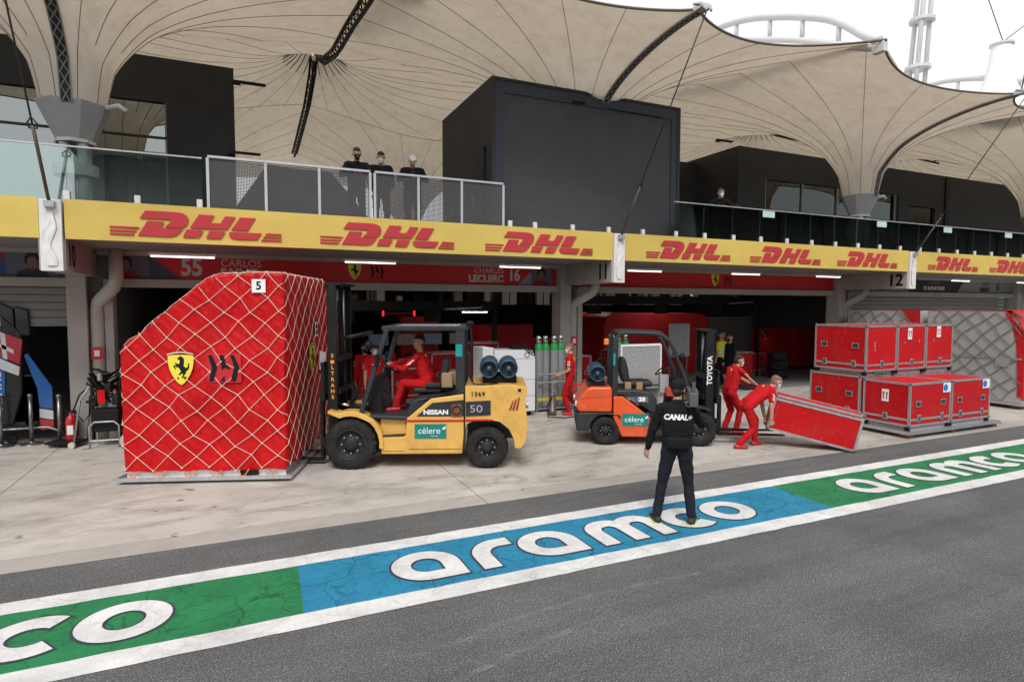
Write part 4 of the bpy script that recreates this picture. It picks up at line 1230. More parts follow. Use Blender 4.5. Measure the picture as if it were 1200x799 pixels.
    if shirt is M_HV:
        for s in (-1, 1):
            for q in (.16, .30): P(pel + ax * q + lt * s * .08, pel + ax * (q + .012) + lt * s * .08, .115, .115, M_SILV)
    # team marks: sleeve and chest lettering, yellow back badge
    if shirt is M_RS:
        for s in (-1, 1):
            sh = chest + lt * s * .19 - ax * .015; e, w = ik(sh, hl if s > 0 else hr, .30, .26, el if s > 0 else er)
            dd = (e - sh).normalized(); ov = lt * s; ov = (ov - dd * ov.dot(dd)).normalized()
            for q, dq in ((.10, .03), (.15, .026), (.19, .03)): c_ = sh + dd * q + ov * .058; P(c_ - fd * dq, c_ + fd * dq, .0085, .0085, M_LOGO)
            c_ = chest - ax * .12 + fd * .128 + lt * s * .075; P(c_ - lt * .025, c_ + lt * .025, .012, .012, M_LOGO)
        c_ = chest - ax * .05 - fd * .088; P(c_ + ax * .02, c_ - ax * .02, .018, .010, M_BADGE)
        P(chest - ax * .28 + fd * .12, chest - ax * .28 + fd * .121, .012, .012, M_LOGO)
        for s in (-1, 1): P(pel + lt * s * .10 + ax * .035 - fd * .085, pel + lt * s * .03 + ax * .035 - fd * .10, .010, .010, M_NV)
    # legs
    for s, ft, pole in ((1, fl, kl), (-1, fr, kr)):
        hip = pel + lt * s * .09 - ax * .03; ank = V(ft) + V((0, 0, .085))
        k, ank = ik(hip, ank, .43, .425, pole)
        if shorts:
            P(hip, k.lerp(hip, .12), .098 * B, .082, pants); P(k, ank, .055, .04, SK); P(hip.lerp(k, .85), k, .055, .056, SK)
            P(k.lerp(ank, .8), ank, .043, .042, sockc or M_SOCK)
        else:
            P(hip, k, .098 * B, .070, pants); P(k, k.lerp(ank, .93), .068, .060, pants)
        fdir = V(footdir[0 if s > 0 else 1]) if footdir else V((1, s * .18, 0))
        fdir.z = 0 if not footdir else fdir.z; fdir.normalize(); sdv = V((-fdir.y, fdir.x, 0))
        P(ank, ank - V((0, 0, .03)), .044, .046, shoes)
        heel = ank - V((0, 0, .043)) - fdir * .045
        for k2 in (-1, 1): P(heel + sdv * .012 * k2, heel + fdir * .19 + sdv * .02 * k2 - V((0, 0, .006)), .042, .034, shoes)
        if shoes is M_BSH and sockc is M_YSOLE:
            for k2 in (-1, 1): P(heel + sdv * .022 * k2 - V((0, 0, .028)), heel + fdir * .19 + sdv * .03 * k2 - V((0, 0, .026)), .030, .026, M_YSOLE)
    # surface
    mb = MB()
    for a, b, ra, rb, m in pr: capsule(mb, a, b, ra, rb)
    me = bpy.data.meshes.new('raw'); me.from_pydata([tuple(v) for v in mb.v], [], mb.f)
    o = bpy.data.objects.new('raw', me); col.objects.link(o)
    rm = o.modifiers.new('r', 'REMESH'); rm.mode = 'VOXEL'; rm.voxel_size = voxel
    sm = o.modifiers.new('s', 'SMOOTH'); sm.factor = .5; sm.iterations = 2
    dg = bpy.context.evaluated_depsgraph_get()
    m2 = bpy.data.meshes.new_from_object(o.evaluated_get(dg))
    bpy.data.objects.remove(o)
    n = len(m2.polygons)
    cen = np.zeros(n * 3); m2.polygons.foreach_get('center', cen); cen = cen.reshape(-1, 3)
    best = np.full(n, 1e9); idx = np.zeros(n, int)
    for a, b, ra, rb, m in pr:
        d = rc_sdf(cen, np.array(a), np.array(b), ra, rb)
        q = d < best - 1e-5; best[q] = d[q]; idx[q] = m
    # cloth folds pressed into the surface
    iscloth = np.array([('cloth' in m.name or 'shirt' in m.name or 'trousers' in m.name or 'denim' in m.name or 'vest' in m.name or 'hi_vis' in m.name) for m in mats])
    vc_ = np.zeros(len(m2.vertices), bool); vl = np.zeros(len(m2.loops), np.int32); m2.loops.foreach_get('vertex_index', vl)
    lt_ = np.zeros(n, np.int32); m2.polygons.foreach_get('loop_total', lt_)
    fc_ = np.repeat(iscloth[idx], lt_); bad = np.zeros(len(m2.vertices), bool); bad[vl[~fc_]] = True
    vn = np.zeros(len(m2.vertices) * 3); m2.vertex_normals.foreach_get('vector', vn); vn = vn.reshape(-1, 3)
    vco = np.zeros(len(m2.vertices) * 3); m2.vertices.foreach_get('co', vco); vco = vco.reshape(-1, 3)
    seed = (sum(map(ord, label)) % 97) * 1.7
    amp = np.array([0 if b_ else mnoise.ridged_multi_fractal(Vector((q[0] * 5 + seed, q[1] * 5 + q[2] * 3.0, q[2] * 8)), 1.0, 2.0, 2, 1.0, 2.0) for q, b_ in zip(vco, bad)])
    amp = np.where(bad, 0, (amp - .9) * .0085)
    vco += vn * np.clip(amp, -.012, .014)[:, None]; m2.vertices.foreach_set('co', vco.ravel())
    m2.materials.clear()
    for m in mats: m2.materials.append(m)
    m2.polygons.foreach_set('material_index', idx.astype(np.int32))
    m2.polygons.foreach_set('use_smooth', [True] * n)
    m2.name = 'person'
    p = bpy.data.objects.new('person', m2); col.objects.link(p)
    p.location = loc; p.rotation_euler = (0, 0, rz); p.scale = (scale,) * 3
    tag(p, label, 'person', group)
    p['_c'] = [list(chest), list(fd), list(ax), list(lt)]
    return p
def back_text(p, body, size, dz, dist=.135, m=M_LOGO, shear=0, sx=1, off=0):
    chest, fd, ax, lt = [Vector(q) for q in p['_c']]
    # reading direction seen from behind: towards the person's right
    o = text(body, size, chest + ax * dz - fd * .3, (-lt, ax, -fd), m, None, 'print', ext=0, shear=shear, sx=sx, off=off)
    o.parent = p
    bv = BVHTree.FromPolygons([v.co for v in p.data.vertices], [f_.vertices[:] for f_ in p.data.polygons])
    bm_ = bmesh.new(); bm_.from_mesh(o.data)
    bmesh.ops.triangulate(bm_, faces=bm_.faces); bmesh.ops.subdivide_edges(bm_, edges=bm_.edges, cuts=1, use_grid_fill=True)
    for v in bm_.verts:
        h = bv.ray_cast(v.co, fd)
        if h[0]: v.co = h[0] - fd * .006
    bm_.to_mesh(o.data); bm_.free()
    return o
# cameraman in the pit lane
cman = person('cameraman in black sweatshirt and dark jeans standing on the painted lane lettering', (4.87, 5.80, .012), R(54), M_BK, M_JN, M_BSH, M_HR,
              chest=(.03, 0, 1.45), pel=(0, 0, .95), cap=M_BK, look=(1, -.25, .02), hl=(.10, .36, .86), hr=(.30, -.20, 1.42), er=(.1, -.5, -1), el=(-.8, .6, 0),
              fl=(.0, .23, 0), fr=(.02, -.19, 0), sockc=M_YSOLE, voxel=.008, bulk=1.05, curl=.45, footdir=((1, .3, 0), (1, -.25, 0)))
back_text(cman, 'CANAL+', .088, -.12, m=mat('canal_white', (.75, .75, .75), .6), shear=.15, sx=.98, off=.005)
t = MB(); t.bx(-.17, -.06, -.14, .14, .96, 1.10); w_ = t.build('waist_bag', M_BK, None, bevel=.03); w_.location = cman.location; w_.rotation_euler = cman.rotation_euler
tag(w_, 'black waist bag strapped round the cameraman', 'bag')
MB().bx(-.085, -.075, -.10, -.08, .84, .88).build('pocket_badge', M_LOGO, cman)
vc = thing('video_camera', 'black video camera on the shoulder of the cameraman', 'camera', tuple(cman.location), R(54))
MB().bx(-.12, .26, -.23, -.11, 1.50, 1.68).build('camera_body', mat('camera_grey', (.075, .077, .082), .4), vc, bevel=.012)
MB().lathe([(.0, 0), (.05, 0), (.055, .14), (.065, .16), (.065, .26), (.05, .27), (0, .25)], (.26, -.17, 1.58), 'x', 20).build('lens', m_blk, vc, smooth=True)
MB().bx(-.22, -.12, -.22, -.12, 1.49, 1.66).build('battery', mat('battery_grey', (.09, .09, .095), .4), vc, bevel=.01)
MB().tube([(-.05, -.17, 1.68), (-.03, -.17, 1.75), (.15, -.17, 1.75), (.18, -.17, 1.68)], .012, 8).build('handle', m_blk, vc)
MB().bx(.12, .24, -.10, -.02, 1.60, 1.68).build('viewfinder', m_blk, vc, bevel=.01)
MB().tube([(-.2, -.17, 1.55), (-.22, -.12, 1.49), (-.16, -.08, 1.50), (-.14, -.12, 1.55), (-.19, -.18, 1.53), (-.2, -.21, 1.47)], .008, 6).build('cable', mat('green_cable', (.02, .12, .10), .5), vc, smooth=True)
MB().bx(-.06, .1, -.235, -.231, 1.54, 1.64).build('control_plate', m_steel, vc); MB().bx(-.18, -.14, -.19, -.15, 1.665, 1.78).build('transmitter', mat('camera_grey', (.075, .077, .082), .4), vc)
MB().cyl((.2, -.17, 1.75), (.38, -.17, 1.75), .018, n=10).build('microphone', m_blk, vc)
# crew at the gas bottles
p = person('man in red shirt seen from behind beside the gas bottles', (7.41, 12.82, .006), R(140), short=True, mask=M_MK, hair=M_HG, look=(1, .35, -.25), hl=(.22, .2, 1.0), hr=(.25, -.15, 1.0), voxel=.01, fl=(.0, .1, 0), fr=(.05, -.1, 0))
back_text(p, '16', .16, -.05, m=mat('logo_orange', (.75, .45, .08), .6))
# crew at the orange forklift mast
p5 = person('man in red shirt with black gloves standing behind the orange forklift forks', (9.42, 9.55, .006), R(-8), short=True, mask=M_MK, gloves=True, look=(1, -.1, -.25), chest=(.10, 0, 1.36), pel=(-.03, 0, .91), head=(.19, 0, 1.53), hl=(.58, .12, 1.02), hr=(.56, -.12, 1.02), el=(-.3, .5, -1), er=(-.3, -.5, -1), voxel=.009, fl=(-.05, .12, 0), fr=(.08, -.1, 0))
cl = MB(); cl.sheet([[(9.72 + .055 * i, 9.35 + .06 * j + .02 * math.sin(i * 1.3), 1.06 + .03 * math.sin(i * .9 + j) - .012 * i) for j in range(6)] for i in range(11)])
tag(cl.build('red_cloth', M_RS, smooth=True), 'red cloth held out by the man with black gloves', 'cloth')
# bending man
p6 = person('man in red uniform bending down to lift the tilted red case', (8.86, 8.42, .006), R(-14), pel=(-.12, 0, .82), chest=(.30, 0, 1.12), head=(.47, -.02, 1.24), look=(.9, -.1, -.45), short=True, mask=M_MK, hair=M_HG,
            hl=(.36, .14, .52), hr=(.26, -.22, .46), el=(-.5, .6, .3), er=(-.6, -.6, .3), fl=(.16, .15, 0), fr=(-.32, -.08, 0), kl=(1, .2, 0), kr=(1, -.1, 0), voxel=.009, curl=.9)
# garage background people
person('man in yellow high visibility vest at the garage mouth', (14.95, 15.6, .006), R(100), M_HV, M_BK, M_BSH, M_HG, bald=True, short=True, mask=M_NV, look=(.7, .7, 0), voxel=.013, fl=(0, .1, 0))
person('man in black jacket and shorts beside the high visibility vest', (14.35, 14.6, .006), R(170), M_BK, M_BK, M_BSH, M_HB, mask=M_NV, shorts=True, look=(1, .3, 0), voxel=.013, hl=(.05, .27, .85))
person('man in red overalls standing at the red cabinets deep in the garage', (19.26, 17.75, .006), R(70), voxel=.013, hl=(.3, .15, 1.05), hr=(.1, -.25, .85))
person('dark haired person in red behind the black jacket', (16.9, 17.6, .006), R(-100), voxel=.013)
person('masked man in red with dark hair standing behind the mast of the yellow forklift', (2.84, 14.1, .006), R(-75), mask=M_MK, short=True, voxel=.011, look=(1, -.3, -.2), hl=(.2, .2, 1.0))
person('second red uniform right behind the masked man at the yellow forklift', (2.75, 14.75, .006), R(-80), mask=M_NV, voxel=.013)
person('crew member in red bowed over work behind the white machine', (6.0, 15.0, .006), R(-60), pel=(0, 0, .9), chest=(.30, 0, 1.20), head=(.42, 0, 1.36), look=(.8, .2, -.5), hl=(.55, .15, .9), hr=(.55, -.15, .9), voxel=.013)
# men on the balcony
person('man in navy jacket leaning on the mesh railing, leftmost of three', (2.24, 12.62, 4.13), R(-97), M_NV, M_BK, M_BSH, M_HR, chest=(.17, 0, 1.40), pel=(-.06, 0, .92), head=(.26, 0, 1.58), look=(1, .1, -.4), mask=M_BK, hl=(.40, .06, 1.18), hr=(.40, -.07, 1.18), el=(-.2, .9, -.3), er=(-.2, -.9, -.3), voxel=.011)
person('man in dark jacket with white face mask, middle of three at the railing', (2.76, 12.72, 4.13), R(-100), M_NV, M_BK, M_BSH, M_HR, mask=M_MK, look=(1, -.1, -.45), voxel=.011, head=(.08, 0, 1.62), hl=(.2, .2, .98), hr=(.12, -.22, .9))
person('man in white cap looking at a phone, rightmost of three at the railing', (3.42, 12.66, 4.13), R(-103), M_NV, M_GR, M_BSH, M_HR, cap=M_CAPW, look=(1, .1, -.5), voxel=.011, head=(.08, 0, 1.60), hl=(.32, .07, 1.22), hr=(.32, -.08, 1.22), el=(-.2, .9, -.5), er=(-.2, -.9, -.5), bulk=1.08)
t = MB().bx(-.04, .04, -.006, .006, -.08, .08).build('phone', m_blk); t.location = (3.33, 12.30, 5.40); tag(t, 'dark phone in the hands of the man in the white cap', 'phone')
person('man with white mask leaning on the glass balustrade right of the charcoal box', (11.86, 12.62, 4.13), R(-120), M_BK, M_JN, M_BSH, M_HB, chest=(.16, 0, 1.38), pel=(-.06, 0, .92), head=(.24, 0, 1.56), look=(1, .2, -.25), mask=M_MK, hl=(.38, .1, 1.18), hr=(.38, -.12, 1.15), el=(-.2, .9, -.3), er=(-.2, -.9, -.3), voxel=.012)
def stool(x, y, label):
    t = thing('bar_stool', label, 'stool', (x, y, 4.13), group='bar stools on the right balcony')
    MB().lathe([(0, .64), (.17, .64), (.18, .68), (.15, .7), (0, .7)], n=16).build('seat', m_blk, t)
    for k in range(4):
        a = R(45 + 90 * k); MB().cyl((.2 * math.cos(a), .2 * math.sin(a), 0), (.1 * math.cos(a), .1 * math.sin(a), .64), .014, n=8).build('leg', m_blk, t)
for k, (x, y, rz) in enumerate(((12.95, 13.0, 95), (14.25, 13.1, 60))):
    stool(x, y, ('bar stool left' if k == 0 else 'bar stool right') + ' of the pair under the seated dark figures')
    person(('left' if k == 0 else 'right') + ' of two dark dressed people seated behind the glass balustrade', (x, y, 4.13), R(rz), M_BK, M_BK, M_BSH, M_HR, pel=(0, 0, .78), chest=(.05, 0, 1.26), hl=(.3, .15, .85), hr=(.3, -.15, .85), fl=(.38, .12, .25), fr=(.38, -.12, .25), voxel=.013, look=(1, .2, -.2), scale=.93)
# ------------------------------------------------------------------ forklifts
m_ny = mat('forklift_yellow', (.68, .39, .088), .42, scratch=.5, var=.10, vs=2.5, dirt=.42, coat=.25)
m_to = mat('forklift_orange', (.68, .085, .014), .4, scratch=.45, var=.10, vs=2.5, dirt=.38, coat=.25)
m_ng = mat('forklift_grey', (.024, .027, .033), .5, spec=.35, var=.2, vs=4, dirt=.15)
m_rim = mat('rim_dark', (.018, .0175, .017), .6, spec=.3, var=.3, vs=8, dirt=.4)
m_seat = mat('seat_vinyl', (.016, .016, .017), .6)
m_rod = mat('bright_rod', (.7, .7, .7), .2, 1.0)
m_tank = mat('gas_tank_blue', (.022, .060, .10), .45, var=.15, vs=5, dirt=.3)
m_tankd = mat('gas_tank_recess', (.012, .03, .05), .6)
m_teal = mat('teal_sticker', (.0, .19, .17), .45)
m_amber = mat('amber_lens', (.75, .22, .02), .3)
m_card = mat('cardboard', (.30, .19, .10), .8)
def wheel(root, x, r, w, y, outward, name='wheel'):
    """outward: +1/-1 direction of the visible hub side along y"""
    t = MB()
    p = [(r * .62, 0), (r * .66, -.01), (r * .9, -.012), (r * .975, .012), (r, .045), (r, w - .045), (r * .975, w - .012), (r * .9, w), (r * .62, w)]
    tv = MB(); s = -outward
    tv.lathe([(a, y + s * h) for a, h in p], (x, 0, r), 'y', 40)
    o = tv.build('tyre', m_rub, root, smooth=True)
    n = 22
    lug = MB()
    for k in range(n):
        for q in (0, 1):
            a = 2 * math.pi * (k + q * .5) / n
            c = Vector((x + math.cos(a) * (r - .004), 0, r + math.sin(a) * (r - .004)))
            T = Matrix.Translation(c + Vector((0, y + s * (w * (.27 if q == 0 else .73)), 0))) @ Matrix.Rotation(-a, 4, 'Y') @ Matrix.Rotation(R(25 if q else -25), 4, 'X')
            lug.bx(-.012, .012, -w * .24, w * .24, -r * .055, r * .055, T)
    lug.build('tread', m_rub, o)
    rim = MB()
    rim.lathe([(r * .64, y + s * .0), (r * .6, y - s * .012), (r * .55, y + s * .01), (r * .52, y + s * .07), (r * .3, y + s * .075), (r * .26, y + s * .03), (r * .12, y + s * .02), (0, y + s * .02)], (x, 0, r), 'y', 32)
    rm = rim.build('rim', m_rim, o, smooth=True)
    nb = MB()
    for k in range(8):
        a = 2 * math.pi * k / 8
        nb.cyl((x + math.cos(a) * r * .36, y + s * .075, r + math.sin(a) * r * .36), (x + math.cos(a) * r * .36, y + s * .045, r + math.sin(a) * r * .36), r * .035, n=6)
    nb.build('wheel_nuts', m_steel, o)
    return o
def sticker(root, s0, z0, w, h, Y, rot, k=1):
    """teal company sticker; rot columns reading/up/normal"""
    X, U, Z = [Vector(q) for q in rot]; c = Vector((s0, Y, z0))
    mb = MB(); pts = [c + X * a * w / 2 + U * b * h / 2 for a, b in ((-1, -1), (1, -1), (1, 1), (-1, 1))]
    mb.add([q + Z * .004 for q in pts] + pts, [(0, 1, 2, 3), (0, 4, 5, 1), (1, 5, 6, 2), (2, 6, 7, 3), (3, 7, 4, 0)])
    o = mb.build('sticker', m_teal, root)
    text('célere', h * .62, c + Z * .006 - X * w * .04 + U * h * .03, rot, m_wprint, o, ext=.001)
    text('LOCAÇÕES', h * .10, c + Z * .006 + X * w * .12 - U * h * .33, rot, m_wprint, o, ext=.001)
    mb = MB(); pts = [(.36, .12), (.40, .26), (.47, .36), (.485, .24), (.44, .13)]
    mb.add([c + X * a * w + U * b * h + Z * .006 for a, b in pts], [tuple(range(5))]); mb.build('leaf_mark', m_wprint, o)
def gas_tank(root, x, y, z, r, ln, sgn):
    """horizontal gas cylinder with its end collar facing the viewer along y"""
    o = MB().lathe([(0, 0), (r * .7, sgn * .0), (r * .92, sgn * .04), (r, sgn * .1), (r, sgn * (ln - .1)), (r * .9, sgn * (ln - .03)), (0, sgn * ln)], (x, y, z), 'y', 28).build('gas_tank', m_tank, root, smooth=True)
    mb = MB(); mb.lathe([(r * .80, sgn * .03), (r * .80, -sgn * .12), (r * .88, -sgn * .12), (r * .88, sgn * .05)], (x, y, z), 'y', 28); mb.build('collar', m_tank, o, smooth=True)
    MB().lathe([(r * .8, -sgn * .005), (0, -sgn * .006)], (x, y, z), 'y', 28).build('end_cap', m_tankd, o)
    MB().bx(x - .03, x + .035, y - sgn * .05 - .04, y - sgn * .05 + .04, z - .02, z + .045).build('valve', mat('valve_grey', (.10, .15, .20), .4, .5), o, bevel=.01); MB().tube([(x, y - sgn * .06, z), (x + .05, y - sgn * .1, z - .06), (x + .02, y - sgn * .08, z - .11)], .012, 6).build('valve_hose', m_black, o)
    return o

# ---- yellow forklift, local x runs from the front axle to the back, y away from the viewer
nf = thing('forklift', 'yellow forklift with two blue gas tanks carrying the red netted cargo', 'forklift', (1.60, 9.92, .006), math.atan2(9.06 - 9.92, 3.65 - 1.60))
W = 1.42
for y, o_ in ((0, -1), (W, 1)):
    wheel(nf, 0, .415, .30, y, o_); wheel(nf, 2.24, .345, .24, y + (.03 if o_ < 0 else -.03), o_)
def side_prism(poly, y0, y1, name, m, root, bevel=.02):
    return MB().prism(poly, y0, y1, 'xz').build(name, m, root, bevel=bevel)
# lower chassis with the step
side_prism([(.50, .25), (1.83, .25), (1.86, .60), (1.86, 1.24), (1.32, 1.17), (.92, .84), (.90, .55), (.50, .53)], .03, W - .03, 'chassis', m_ny, nf)
side_prism([(.47, .535), (.895, .56), (.895, .80), (.47, .86)], .14, W - .14, 'step_well', m_ny, nf)
MB().bx(.53, .88, .035, .15, .535, .55).build('step_plate', m_ng, nf)
side_prism([(.3, .84), (1.0, .80), (1.0, .87), (.3, .90)], .05, W - .05, 'floor_plate', m_ng, nf)
# front mudguards: curved bands over the wheel
for y0, y1 in ((.0, .33), (W - .33, W)):
    mb = MB(); outer = []; inner = []
    for a in (125, 112, 100, 88, 76, 62, 48, 34, 20, 6, -8):
        ra = .50 if a > 60 else .52
        outer.append((math.cos(R(a)) * ra * 1.05, .42 + math.sin(R(a)) * (ra + .05))); inner.append((math.cos(R(a)) * (ra - .045), .42 + math.sin(R(a)) * (ra - .035)))
    outer[0] = (-.36, .98); inner[0] = (-.36, .93)
    mb.prism(outer + inner[::-1], y0, y1, 'xz'); mb.build('mudguard', m_ny, nf, bevel=.01)
# hood, side badges
side_prism([(.90, .86), (.98, 1.10), (1.08, 1.16), (1.5, 1.20), (1.88, 1.33), (1.88, 1.20), (1.30, 1.15), (.94, .86)], .06, W - .06, 'hood', m_ng, nf, .03)
side_prism([(1.08, .88), (1.34, 1.10), (1.86, 1.15), (1.86, .88)], .018, .05, 'badge_panel', m_ng, nf, .004)
side_prism([(1.89, .88), (2.30, .90), (2.30, 1.14), (1.89, 1.12)], .004, .03, 'badge_panel', m_ng, nf, .004)
text('NISSAN', .105, (1.40, .014, .945), FRONT, m_wprint, nf, off=.004, sx=1.15)
text('50', .17, (2.06, .0, 1.0), FRONT, mat('badge_outline', (.35, .35, .36), .5), nf, off=.0, sx=1.3)
text('1369', .095, (2.09, .004, 1.245), FRONT, m_black, nf, off=.002, space=1.3)
MB().bx(.90, 1.86, .014, .03, .795, .82).build('red_stripe', m_red, nf); MB().bx(1.89, 2.33, .0, .03, .80, .825).build('red_stripe', m_red, nf)
MB().lathe([(.06, 0), (.075, 0), (.075, .02)], (1.74, .0, .98), 'y', 16).build('filler_cap', m_black, nf); MB().bx(1.66, 1.82, .012, .02, .87, 1.08).build('filler_recess', mat('rust_brown', (.16, .06, .025), .7), nf)
sticker(nf, 1.31, .63, .52, .24, .026, FRONT)
# counterweight with wheel arch
cw = [(1.88, .62), (1.90, .74), (2.02, .80), (2.24, .82), (2.45, .78), (2.60, .66), (2.68, .50), (2.70, .34), (2.80, .34), (2.88, .45), (2.905, .72), (2.89, .95), (2.86, 1.15), (2.90, 1.26), (2.90, 1.36), (2.6, 1.39), (1.88, 1.37)]
side_prism(cw, .02, W - .02, 'counterweight', m_ny, nf, .05)
MB().bx(1.9, 2.75, .3, W - .3, .45, .80).build('rear_axle', m_ng, nf)
for k in range(3): MB().prism([(2.60 + .055 * k, .98), (2.635 + .055 * k, .98), (2.68 + .05 * k, 1.13 + .03 * k), (2.66 + .05 * k, 1.13 + .03 * k)], .010, .03, 'xz').build('side_stripe', mat('dark_red', (.25, .02, .02), .5), nf)
MB().lathe([(0, 0), (.055, 0), (.06, .04)], (2.885, .12, 1.05), 'x', 14).build('rear_lamp', m_steel, nf)
# tanks on the counterweight
MB().bx(2.16, 2.74, .36, 1.1, 1.37, 1.5).build('tank_cradle', m_black, nf, bevel=.02)
gas_tank(nf, 2.27, .35, 1.63, .165, .85, 1); gas_tank(nf, 2.60, .35, 1.63, .165, .85, 1)
MB().tube([(2.3, .3, 1.5), (2.42, .22, 1.40), (2.25, .12, 1.385), (2.02, .1, 1.40), (1.93, .2, 1.55)], .012, 6).build('gas_hose', m_black, nf, smooth=True)
# overhead guard
for y in (.10, W - .10):
    MB().bar((.15, y, .86), (.60, y, 2.30), .075, .10, (0, 1, 0)).build('front_pillar', m_ng, nf, bevel=.012)
    MB().bar((1.80, y, 1.30), (1.80, y, 2.30), .075, .15, (1, 0, 0)).build('rear_pillar', m_ng, nf, bevel=.012)
mb = MB()
for y in (.10, W - .10): mb.bx(.52, 1.92, y - .045, y + .045, 2.28, 2.36)
mb.bx(.52, .60, .146, W - .146, 2.285, 2.355); mb.bx(1.84, 1.92, .146, W - .146, 2.285, 2.355)
gr = mb.build('guard_roof', m_ng, nf, bevel=.012)
for k in range(7): MB().bx(.602, 1.838, .26 + k * .15, .30 + k * .15, 2.30, 2.345).build('roof_bar', m_ng, gr)
MB().bx(.70, 1.75, .16, W - .16, 2.348, 2.354).build('roof_sheet', mat('roof_film', (.30, .31, .32), .3), gr)
MB().bx(1.725, 1.735 + .1, .055, .06, 1.86, 2.06).build('pillar_label', mat('teal_print', (.0, .26, .24), .5), nf)
MB().lathe([(.06, 0), (.07, .05), (.04, .08), (0, .09)], (1.96, .12, 2.36), 'z', 14).build('beacon', m_black, nf)
MB().tube([(1.97, .06, 2.35), (1.99, .05, 2.1), (1.98, .05, 1.7), (1.99, .06, 1.45)], .02, 8).build('exhaust', m_black, nf)
# seat
se = MB().bx(.98, 1.45, .45, .95, 1.20, 1.29).build('seat', m_seat, nf, bevel=.03)
MB().prism([(1.40, 1.27), (1.50, 1.25), (1.60, 1.72), (1.53, 1.80), (1.47, 1.76)], .46, .94, 'xz').build('backrest', m_seat, nf, bevel=.03)
MB().bx(1.18, 1.45, .40, .44, 1.30, 1.38).build('hip_guard', m_seat, nf, bevel=.015)
for x, y, z in ((1.56, .3, 1.36), (1.65, .6, 1.36), (1.58, .9, 1.36)): MB().bx(x - .08, x + .1, y - .1, y + .1, z - .03, z + .2).build('load_block', m_card, nf, bevel=.01)
# dash and steering
side_prism([(.22, .86), (.50, .88), (.44, 1.40), (.34, 1.50), (.26, 1.45)], .30, W - .30, 'dashboard', m_blk, nf, .03)
MB().cyl((.40, .7, 1.42), (.56, .7, 1.62), .025, n=10).build('steering_column', m_black, nf)
c = Vector((.57, .7, 1.63)); ax_ = Vector((.62, 0, .78)); u_ = Vector((0, 1, 0)); v_ = ax_.cross(u_)
MB().tube([c + (u_ * math.cos(R(a)) + v_ * math.sin(R(a))) * .17 for a in range(0, 360, 20)], .015, 8, closed=True).build('steering_wheel', m_black, nf, smooth=True)
for y in (.5, .58, .66): MB().cyl((.42, y + .32, 1.45), (.45, y + .32, 1.62), .012, n=8).build('lever', m_black, nf)
def forkmast(root, H, y0, y1, x, name_txt, tm, near, sgn, carr=.55, fork=1.1, zf=.07, txt=.0):
    """upright mast: two nested rails each side, cross members, chains, cylinders, carriage and forks; near = y of the near rail"""
    rails = []
    for y in (y0, y1):
        MB().bx(x - .17, x - .03, min(y, y + sgn * .055), max(y, y + sgn * .055), .10, H).build('outer_rail', m_blk, root, bevel=.004)
        MB().bx(x - .21, x - .08, min(y + sgn * .10 * (1 if y == y0 else -1), y + sgn * .14 * (1 if y == y0 else -1)), max(y + sgn * .10 * (1 if y == y0 else -1), y + sgn * .14 * (1 if y == y0 else -1)), .12, H - .02).build('inner_rail', m_blk, root, bevel=.004)
    lo, hi = min(y0, y1), max(y0, y1)
    for z, xx in ((H - .06, -.20), (H * .58, -.02), (H * .40, -.02), (.25, -.05)):
        MB().bx(x + xx - .03, x + xx + .03, lo + .06, hi - .06, z, z + .09).build('cross_member', m_blk, root, bevel=.004)
    MB().bx(x - .21, x + .06, lo - .0, hi + .0, H, H + .035).build('top_plate', m_blk, root)
    for f in (.25, .75):
        yy = lo + (hi - lo) * f
        MB().cyl((x - .10, yy, .2), (x - .10, yy, H * .62), .045, n=12).build('lift_cylinder', m_blk, root, smooth=True)
        MB().cyl((x - .10, yy, H * .62), (x - .10, yy, H - .05), .024, n=10).build('lift_rod', m_steel, root, smooth=True)
        mb = MB()
        for k in range(int((H - .4) / .06)): mb.bx(x - .165, x - .135, yy + .07 - (.012 if k % 2 else .018), yy + .07 + (.012 if k % 2 else .018), .3 + k * .06, .345 + k * .06)
        mb.build('chain', mat('greasy_chain', (.07, .055, .04), .5, .6), root)
    # hose loops
    MB().tube([(x - .06, (lo + hi) / 2, .5), (x - .05, (lo + hi) / 2 + .03, H * .7), (x - .08, (lo + hi) / 2 + .08, H - .1), (x - .12, (lo + hi) / 2 + .12, H * .7), (x - .14, (lo + hi) / 2 + .1, .6)], .016, 6).build('hose', m_black, root, smooth=True)
    # carriage
    for z in (.42, carr + .42):
        MB().bx(x - .30, x - .22, lo - .06, hi + .06, z - .06, z + .06).build('carriage_bar', m_blk, root, bevel=.006)
    for k in range(6):
        yy = lo + (hi - lo) * k / 5
        MB().bx(x - .285, x - .235, yy - .02, yy + .02, carr + .42, carr + .95).build('load_guard_bar', m_blk, root)
    MB().bx(x - .29, x - .23, lo - .04, hi + .04, carr + .95, carr + 1.0).build('load_guard_rail', m_blk, root)
    for f in (.22, .78):
        yy = lo + (hi - lo) * f
        MB().prism([(x - .31, zf + 0), (x - .35, zf + .0), (x - .35 - fork, zf + .012), (x - .35 - fork, zf + .025), (x - .36, zf + .05), (x - .36, carr + .5), (x - .31, carr + .5)], yy - .06, yy + .06, 'xz').build('fork', m_blk, root)
    if name_txt:
        return
forkmast(nf, 3.03, .20, 1.20, -.22, None, None, 0, 1, carr=.75, fork=1.0, zf=.06)
